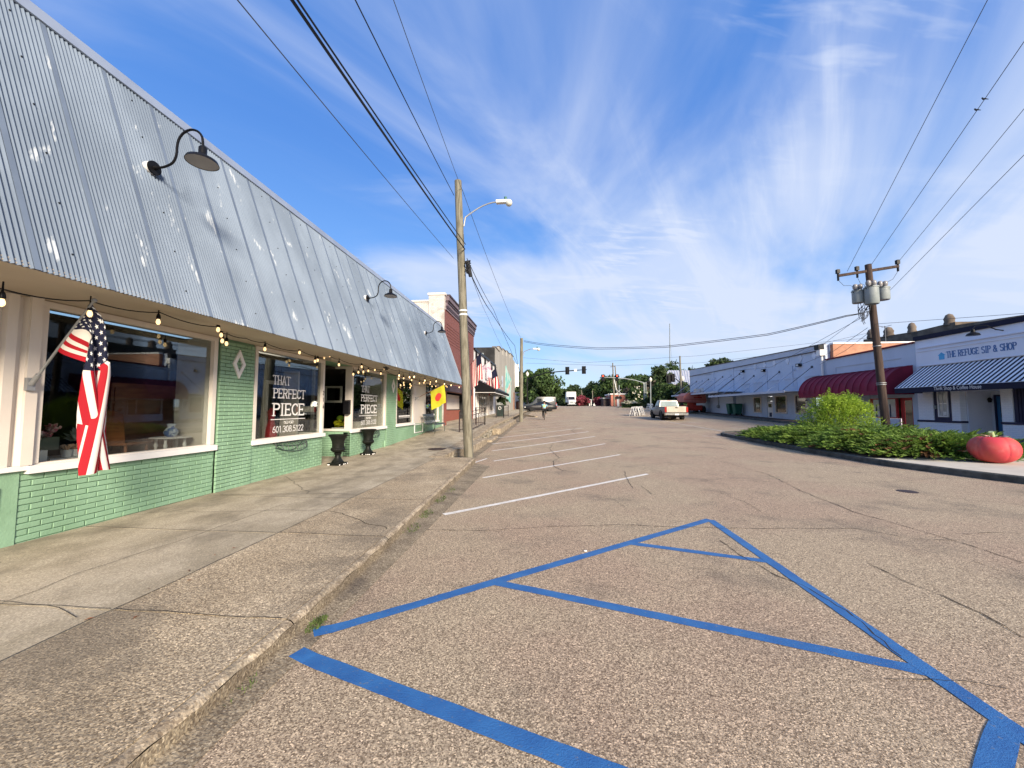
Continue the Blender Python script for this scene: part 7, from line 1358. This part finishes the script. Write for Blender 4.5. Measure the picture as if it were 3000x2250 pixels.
try:
    J = [(0, -.14, .98, .15, .12), (0, -.06, 1.16, .14, .11), (0, .05, 1.36, .17, .12), (0, .09, 1.46, .07), (0, .13, 1.56, .075), (0, .14, 1.64, .09), (0, .14, 1.72, .05),
         (-.19, .06, 1.38, .06), (-.27, .20, 1.18, .045), (-.26, .34, 1.03, .035), (.19, .06, 1.38, .06), (.27, .20, 1.18, .045), (.26, .34, 1.03, .035),
         (-.10, -.12, .94, .095), (-.13, .12, .62, .065), (-.12, -.04, .22, .045), (-.12, .08, .17, .04), (.10, -.12, .94, .095), (.13, .20, .82, .065), (.12, .04, .50, .045), (.12, .14, .45, .04)]
    Ed = [(0, 1), (1, 2), (2, 3), (3, 4), (4, 5), (5, 6), (2, 7), (7, 8), (8, 9), (2, 10), (10, 11), (11, 12), (0, 13), (13, 14), (14, 15), (15, 16), (0, 17), (17, 18), (18, 19), (19, 20)]
    body = skin_body('body', J, Ed, tp, 'skin')
    sh = skin_body('shirt', [(0, -.14, 1.0, .165, .13), (0, -.06, 1.16, .155, .125), (0, .05, 1.37, .185, .135), (0, .08, 1.43, .08), (-.19, .06, 1.38, .075), (-.26, .17, 1.21, .062), (.19, .06, 1.38, .075), (.26, .17, 1.21, .062)], [(0, 1), (1, 2), (2, 3), (2, 4), (4, 5), (2, 6), (6, 7)], tp, 'shirt')
    skin_body('trousers', [(0, -.14, .98, .17, .14), (-.10, -.12, .94, .115), (-.13, .12, .62, .085), (-.12, -.03, .26, .065), (.10, -.12, .94, .115), (.13, .20, .82, .085), (.12, .05, .54, .065)], [(0, 1), (1, 2), (2, 3), (0, 4), (4, 5), (5, 6)], tp, 'pants')
    loc('hair', M().sphere((0, .12, 1.665), .10, 12, 8, (1, 1.1, 1.05)), MT['black'], tp, True); loc('shirt_patch', M().obox((0, -.135, 1.27), (.09, 0, 0), (0, .05, .10), (0, .01, -.005)), MT['vest'], sh)
    for s, y_, z_ in ((-1, .06, .15), (1, .12, .43)): loc('shoe', M().sphere((s * .12, y_, z_), .07, 10, 6, (.7, 1.6, .6)), MT['white'], tp, True)
except Exception as ex: print('skin failed', ex)
# ------------------------------------------------------------------ traffic signals
def head(c, face, lit, lab, grp):
    # face -1: lenses towards the viewer (-y); +1: lenses away
    t = thing('traffic_signal', lab, 'traffic light', tuple(c), 0, grp); obj('backplate', M().box(c + Vector((-.32, -.02, -.62)), c + Vector((.32, .02, .62))), MT['black'], t); obj('housing', M().box(c + Vector((-.18, .021 if face > 0 else -.22, -.52)), c + Vector((.18, .22 if face > 0 else -.021, .52))).box(c + Vector((-.12, -.20 if face > 0 else .021, -.45)), c + Vector((.12, -.021 if face > 0 else .2, .45))), MT['black'], t)
    for k in range(3):
        zz = .34 - .34 * k; y = -.23 if face < 0 else .23; obj('lens', M().cyl(c + Vector((0, y + .01 * -face, zz)), c + Vector((0, y, zz)), .13, n=14), MT['redlamp'] if (lit and k == 0) else MT['cglass'], t); obj('visor', M().tube([c + Vector((.14 * math.cos(a), y * (1.0 if q == 0 else 1.8), zz + .14 * math.sin(a))) for a in (.2,) for q in (0, 1)], .02, 4), MT['black'], t)
def mast(base, armpts, lab, r=.1, mt='black', h=None):
    t = thing('signal_mast', lab, 'traffic signal pole', tuple(base), 0, 'signal masts at the junction'); obj('pole', M().cyl(base, (base[0], base[1], h), r * 1.4, r), MT[mt], t); obj('mast_arm', M().tube(armpts, [r * .8] * (len(armpts) - 1) + [r * .5], 8), MT[mt], t, smooth=True)
    return t
y = 62.; b0 = W3(1545, 1190, y); mast((b0.x, y, g(y)), [W3(1545, 1112, y), W3(1575, 1100, y), W3(1600, 1092, y), W3(1640, 1088.5, y), W3(1680, 1085.5, y), W3(1719, 1082.5, y)], 'black signal mast with a long arched arm reaching over the left lanes', .1, 'black', W3(1545, 1108, y).z)
head(W3(1662, 1086, y), 1, False, 'black traffic signal seen from behind, left one on the long arm', 'signals seen from behind'); head(W3(1710.5, 1084, y), 1, False, 'black traffic signal seen from behind, at the tip of the long arm', 'signals seen from behind')
tag(obj('arm_sign', M().box(W3(1682, 1081, y - .1), W3(1690, 1088, y - .1) + Vector((0, -.02, 0))), MT['cream']), 'small pale sign plate between the two rear facing signals', 'sign')
y = 73.; b1_ = W3(1888, 1184, y); mast((b1_.x, y, g(y)), [W3(1888, 1122, y), W3(1860, 1114, y), W3(1830, 1109, y), W3(1795, 1106.5, y), W3(1759, 1104.5, y)], 'dark arm with grey post carrying the two red signals', .1, 'grey', W3(1888, 1121, y).z)
head(W3(1766.5, 1107, y), -1, True, 'traffic signal showing red, left one over the far lanes', 'signals showing red'); head(W3(1807.5, 1106.5, y), -1, True, 'traffic signal showing red, right one over the far lanes', 'signals showing red')
t = thing('utility_pole', 'second thin grey post right beside the signal post', 'pole', tuple(W3(1893, 1184, 74)), 0, 'utility poles'); obj('pole_shaft', M().cyl(W3(1893, 1186, 74), W3(1892, 1119, 74), .09), MT['grey'], t)
y = 58.; b2_ = W3(1995, 1178, y); mast((b2_.x, y, g(y)), [W3(1992, 1122, y), W3(1988, 1116, y), W3(1980, 1110, y), W3(1968, 1108, y), W3(1956, 1109, y)], 'short curved black signal arm beside the blue grey building', .09, 'black', W3(1995, 1120, y).z)
head(W3(1959, 1110, y), 1, False, 'dark traffic signal on the short curved arm, left one', 'dark signals by the blue grey building'); head(W3(1970.5, 1107, y), 1, False, 'dark traffic signal on the short curved arm, right one', 'dark signals by the blue grey building')
def postlamp(px, pyt, pyb, y, lab, mt='black'):
    b = W3(px, pyb, y); b.z = min(b.z, g(y) + .3); tt = W3(px, pyt, y); t = thing('post_lamp', lab, 'street lamp', tuple(b), 0, 'globe street lamps'); obj('post', M().cyl(b, tt, .10, .07), MT[mt], t); obj('post_base', M().lathe(tuple(b), [(.2, 0), (.2, .3), (.12, .5)], 10), MT[mt], t); obj('globe', M().lathe(tuple(tt), [(.12, 0), (.14, .06), (.24, .28), (.22, .5), (.08, .66), (.03, .76)], 14), MT['cglow'], t, smooth=True)
postlamp(1545, 1102, 1188, 61.5, 'black globe street lamp at the left corner behind the black sedan'); postlamp(1906, 1118, 1182, 66, 'globe street lamp on a slim grey post in front of the trees', 'grey'); postlamp(2000, 1116, 1170, 60, 'globe street lamp next to the blue grey building corner')
# far poles, tower, crossing sign
def fpole(px, py0, py1, y, r, lab, arm=None, mt='wood'):
    a = W3(px[0], py0, y); b_ = W3(px[1], py1, y); t = pole(b_, a, r * 1.2, r * .8, lab, mt)
    if arm: obj('cross_arm', M().bar(W3(px[0] - arm, py0 + 12, y), W3(px[0] + arm, py0 + 10, y), .12), MT['darkwood'], t)
fpole((1992, 1996), 1043, 1172, 57, .13, 'grey pole rising behind the corner of the blue grey building'); fpole((1795, 1800), 1063, 1190, 92, .16, 'tall leaning pole in front of the orange brick building', 7); fpole((1802, 1810), 1072, 1186, 96, .14, 'slightly shorter pole right behind the leaning pole'); fpole((1607, 1607), 1077, 1130, 150, .12, 'far thin pole above the dark round tree'); fpole((1703, 1706), 1143, 1165, 130, .16, 'short distant pole with cross bar above the red flowering tree', 6); fpole((1736, 1736), 1144, 1188, 105, .14, 'far pole by the petrol station'); fpole((1688, 1688), 1153, 1188, 112, .16, 'pole right beside the white truck')
m = M(); a = W3(1962, 1080, 420); b_ = W3(1962, 948, 420); t = thing('radio_mast', 'very tall thin radio mast far behind the trees', 'radio mast', (a.x, 420, a.z)); m.cyl(a - Vector((0, 0, 10)), b_, .55, .4, 4); obj('mast', m, MT['grey'], t); obj('guy_wire', M().cyl(b_ - Vector((0, 0, 22)), a + Vector((3.4, 0, 0)), .10, n=4), MT['grey'], t)
t = thing('crossing_sign', 'white railway crossbuck sign with signal lamps in front of the orange brick building', 'railway crossing sign', tuple(W3(1813, 1184, 85))); c = W3(1812.5, 1147, 85); c2 = W3(1812, 1164, 84.9); obj('post', M().cyl(W3(1813, 1190, 85), W3(1814, 1128, 85), .08), MT['grey'], t); obj('crossbuck', M().bar(c + Vector((-.5, -.1, -.42)), c + Vector((.5, -.1, .42)), .05, .2, (0, 1, 0)).bar(c + Vector((-.5, -.13, .42)), c + Vector((.5, -.13, -.42)), .05, .2, (0, 1, 0)), MT['plate'], t); obj('signal_lamps', M().cyl(c2 + Vector((-.35, 0, 0)), c2 + Vector((-.35, -.1, 0)), .3, n=14).cyl(c2 + Vector((.35, 0, 0)), c2 + Vector((.35, -.1, 0)), .3, n=14).box(c2 + Vector((-.35, -.06, -.1)), c2 + Vector((.35, 0, .1))), MT['black'], t)
obj('gate_arm', M().bar(W3(1806, 1145, 85), W3(1800, 1112, 85), .12), MT['plate'], t)
# ------------------------------------------------------------------ far buildings
def house(lab, x0, x1, y, z1, mt, dep=10, roofmt='tar', nm='building', win=0):
    t = thing(nm, lab, 'building', ((x0 + x1) / 2, y, g(y))); obj('wall', M().box((x0, y, g(y) - .5), (x1, y + dep, z1)), MT[mt], t); obj('roof', M().box((x0 - .2, y - .2, z1), (x1 + .2, y + dep + .2, z1 + .25)), MT[roofmt], t)
    for k in range(win): a = x0 + (x1 - x0) * (k + .3) / win; obj('window', M().box((a, y - .06, g(y) + .9), (a + (x1 - x0) / win * .45, y - .01, z1 - .6)), MT['dkglass'], t)
    return t
MT['orb'] = mat('orange_red_brick_far', (.42, .16, .11), (.37, .14, .10), ns=1, rough=.9)
h1 = house('low orange red brick building with white roof edge beyond the junction', W3(1790, 1150, 95).x, W3(1842, 1150, 95).x, 95, W3(1800, 1156, 95).z, 'orb', 9, 'white'); obj('door', M().box((W3(1808, 1180, 94.9).x, 94.9, g(95)), (W3(1813, 1180, 94.9).x, 94.99, g(95) + 2.2)), MT['white'], h1); obj('shop_sign', M().box(W3(1800, 1162, 94.8), W3(1822, 1169, 94.8) + Vector((0, .05, 0))), MT['rust'], h1)
h2 = house('dark brick building with grey canopy and white sign beside the orange one', W3(1768, 1150, 97).x, W3(1791, 1150, 97).x, 97, W3(1780, 1168, 97).z, 'rust', 8, 'grey', win=2); obj('roof_sign', M().box(W3(1782, 1153.5, 96.8), W3(1789.5, 1160.5, 96.8) + Vector((0, .1, 0))), MT['plate'], h2)
t = thing('petrol_canopy', 'white canopy and pillars of a distant petrol station', 'petrol station', (W3(1735, 1180, 112).x, 112, g(112))); obj('canopy', M().box(W3(1722, 1173, 112), W3(1747, 1169.5, 112) + Vector((0, 4, 0))), MT['grey'], t)
for k, px in enumerate((1726, 1731, 1740, 1744)): obj('pillar', M().box(W3(px, 1190, 112), W3(px + 2.2, 1173, 112) + Vector((0, .4, 0))), MT['plate'], t)
obj('stand', M().box(W3(1738, 1190, 111), W3(1750, 1184, 111) + Vector((0, .5, 0))), MT['plate'], t)
t = thing('ribbed_roof_house', 'house with a tall pale ribbed steel roof among the trees', 'house', (W3(1990, 1110, 82).x, 82, g(82))); q = [W3(1949, 1085, 90), W3(2040, 1085, 90), W3(2040, 1125.5, 81), W3(1969, 1125.5, 81)]; obj('roof', M().prism(q, (0, .1, -.15)), MT['steelroof'], t)
for k in range(12):
    u = (k + .5) / 12; a = q[0].lerp(q[1], u); b_ = q[3].lerp(q[2], u); obj('roof_rib', M().bar(a + Vector((0, -.02, .04)), b_ + Vector((0, -.02, .04)), .09, .07), MT['bluecoat'], t)
obj('wall', M().box((q[3].x + .8, 82.2, g(82)), (q[2].x, 90, q[2].z - .2)), MT['tar'], t); obj('gable', M().face([q[0] + Vector((0, 0, -.05)), q[3] + Vector((0, 0, -.05)), Vector((q[3].x - .3, 86, g(82))), Vector((q[0].x - 1, 92, g(82)))]), MT['tan'], t)
# yard verge planting bed
tag(obj('verge', M().box((13.5, 75.2, g(75) - .4), (24, 82, g(78) + .12)), MT['earth']), 'raised grassy verge before the far trees', 'verge'); bpy.data.objects['verge']['kind'] = 'structure'
for k in ('label', 'category'): del bpy.data.objects['verge'][k]
# ------------------------------------------------------------------ trees
def T(lab, px, wpx, ytop, y, mt='leaf', n=1500, size=.5, crown=.75, **kw):
    c = W3(px, 1190, y); top = W3(px, ytop, y).z; w = wpx * 1.28 * y / FPX; return tree(lab, c.x, y, top, w, None, crown, mt, int(n * 1.3), size, **({'clumps': 42} | kw))
T('big rounded dark evergreen tree behind the black sedan', 1582, 92, 1085, 72, 'leaf2', 5200, .36, .93, clumps=40)
T('dark tree filling the gap left of the rounded evergreen', 1532, 70, 1082, 96, 'leaf', 2600, .5, .9)
for lab, px, w, ty, y, mt_, n in (('far dark tree left of the white truck', 1662, 46, 1137, 150, 'leaf', 2200), ('far dark tree right above the white truck', 1695, 58, 1130, 160, 'leaf', 2600), ('distant low trees under the gap of sky', 1643, 26, 1165, 190, 'leaf', 900), ('wide dark tree behind the petrol station', 1757, 62, 1117, 140, 'leaf', 3000), ('tall green tree behind the two signals showing red', 1795, 84, 1108, 135, 'leaf2', 3400),
    ('broad pale green tree right of the red signals', 1868, 104, 1097, 118, 'leaf2', 5200), ('tall dark magnolia beside the steel roofed house', 1938, 60, 1076, 88, 'leaf', 4200), ('tree top showing over the ridge of the steel roof', 1975, 62, 1070, 105, 'leaf2', 2600), ('brownish bare looking tree behind the globe lamp', 1905, 46, 1122, 86, 'leaf3', 2200), ('grey brown thicket behind the crossing sign', 1842, 60, 1140, 100, 'leaf3', 2200), ('small tree with cream blossoms behind the barricades', 1870, 46, 1140, 84, 'leaf2', 2200), ('tree in the gap behind the white truck', 1725, 50, 1140, 170, 'leaf', 2000), ('low dark hedge tree at the foot of the crest', 1840, 120, 1150, 128, 'leaf', 2600)):
    T(lab, px, w, ty, y, mt_, n, .55 if y > 110 else .4, .9)
T('bright green bushy tree left of the blue grey building', 1955, 66, 1122, 70, 'lime' if False else 'leaf2', 4200, .34, .95); T('dark green shrub tree at the corner of the blue grey building', 2003, 44, 1124, 66, 'leaf', 2600, .32, .95); T('dark undergrowth behind the pickup truck', 1955, 110, 1160, 73, 'leaf', 3600, .35, .98, dy=5)
T('dark crepe myrtle with red flowers right of the white truck', 1706, 32, 1161, 110, 'myrtle', 1900, .4, .9, group='flowering trees'); T('second reddish crepe myrtle near the dark brick building', 1757, 24, 1163, 104, 'myrtle', 900, .4, .9, group='flowering trees')
T('treetop showing above the roofline of the blue grey building', 2114, 56, 1050, 95, 'leaf', 2400, .42, .45); T('small far treetop beside the roof corner of the blue grey building', 2028, 18, 1077, 140, 'leaf', 500, .5, .5)
for i, (px, y, w) in enumerate(((1838, 77, 2.6), (1862, 78, 3), (1884, 77.5, 3.2))):
    c = W3(px, 1184, y); t = thing('flower_bed_bush', ('left', 'middle', 'right')[i] + ' one of the low bushes with cream flowers on the verge', 'bush', (c.x, y, g(y)), 0, 'cream flowering bushes on the verge'); leaves('foliage', crown_pts((c.x, y, g(y) + .7), (w / 2, 1.2, .8), 900, 14), .22, MT['leaf2'], t); leaves('blossoms', crown_pts((c.x, y - .8, g(y) + 1.15), (w / 2, .8, .4), 260, 12), .16, MT['bloom'], t, 1.2)
c = W3(1875, 1150, 83); leaves('blossoms', crown_pts((c.x, 82, c.z), (1.6, 1.4, 2.2), 70, 30), .3, MT['bloom'], bpy.data.objects[[o.name for o in bpy.data.objects if o.get('label', '').startswith('small tree with cream')][0]], 1.2)
# buildings facing this street behind the viewer, seen only in reflections: none shown in the photograph

P_ = []
for i in range(16000):
    px = R.uniform(1660, 2130); y = R.uniform(175, 215); h = (R.random() ** .7) * 9 * (.75 + .25 * math.sin(px * .05) + .15 * math.sin(px * .17)); q = W3(px, 1190, y); P_.append((q.x, y, g(y) + h))
o = leaves('distant_woods', np.array(P_), 1.1, MT['leaf'], None, 1.5); o['kind'] = 'stuff'; o['label'] = 'dark line of far woods closing the street beyond the junction'; o['category'] = 'woods'
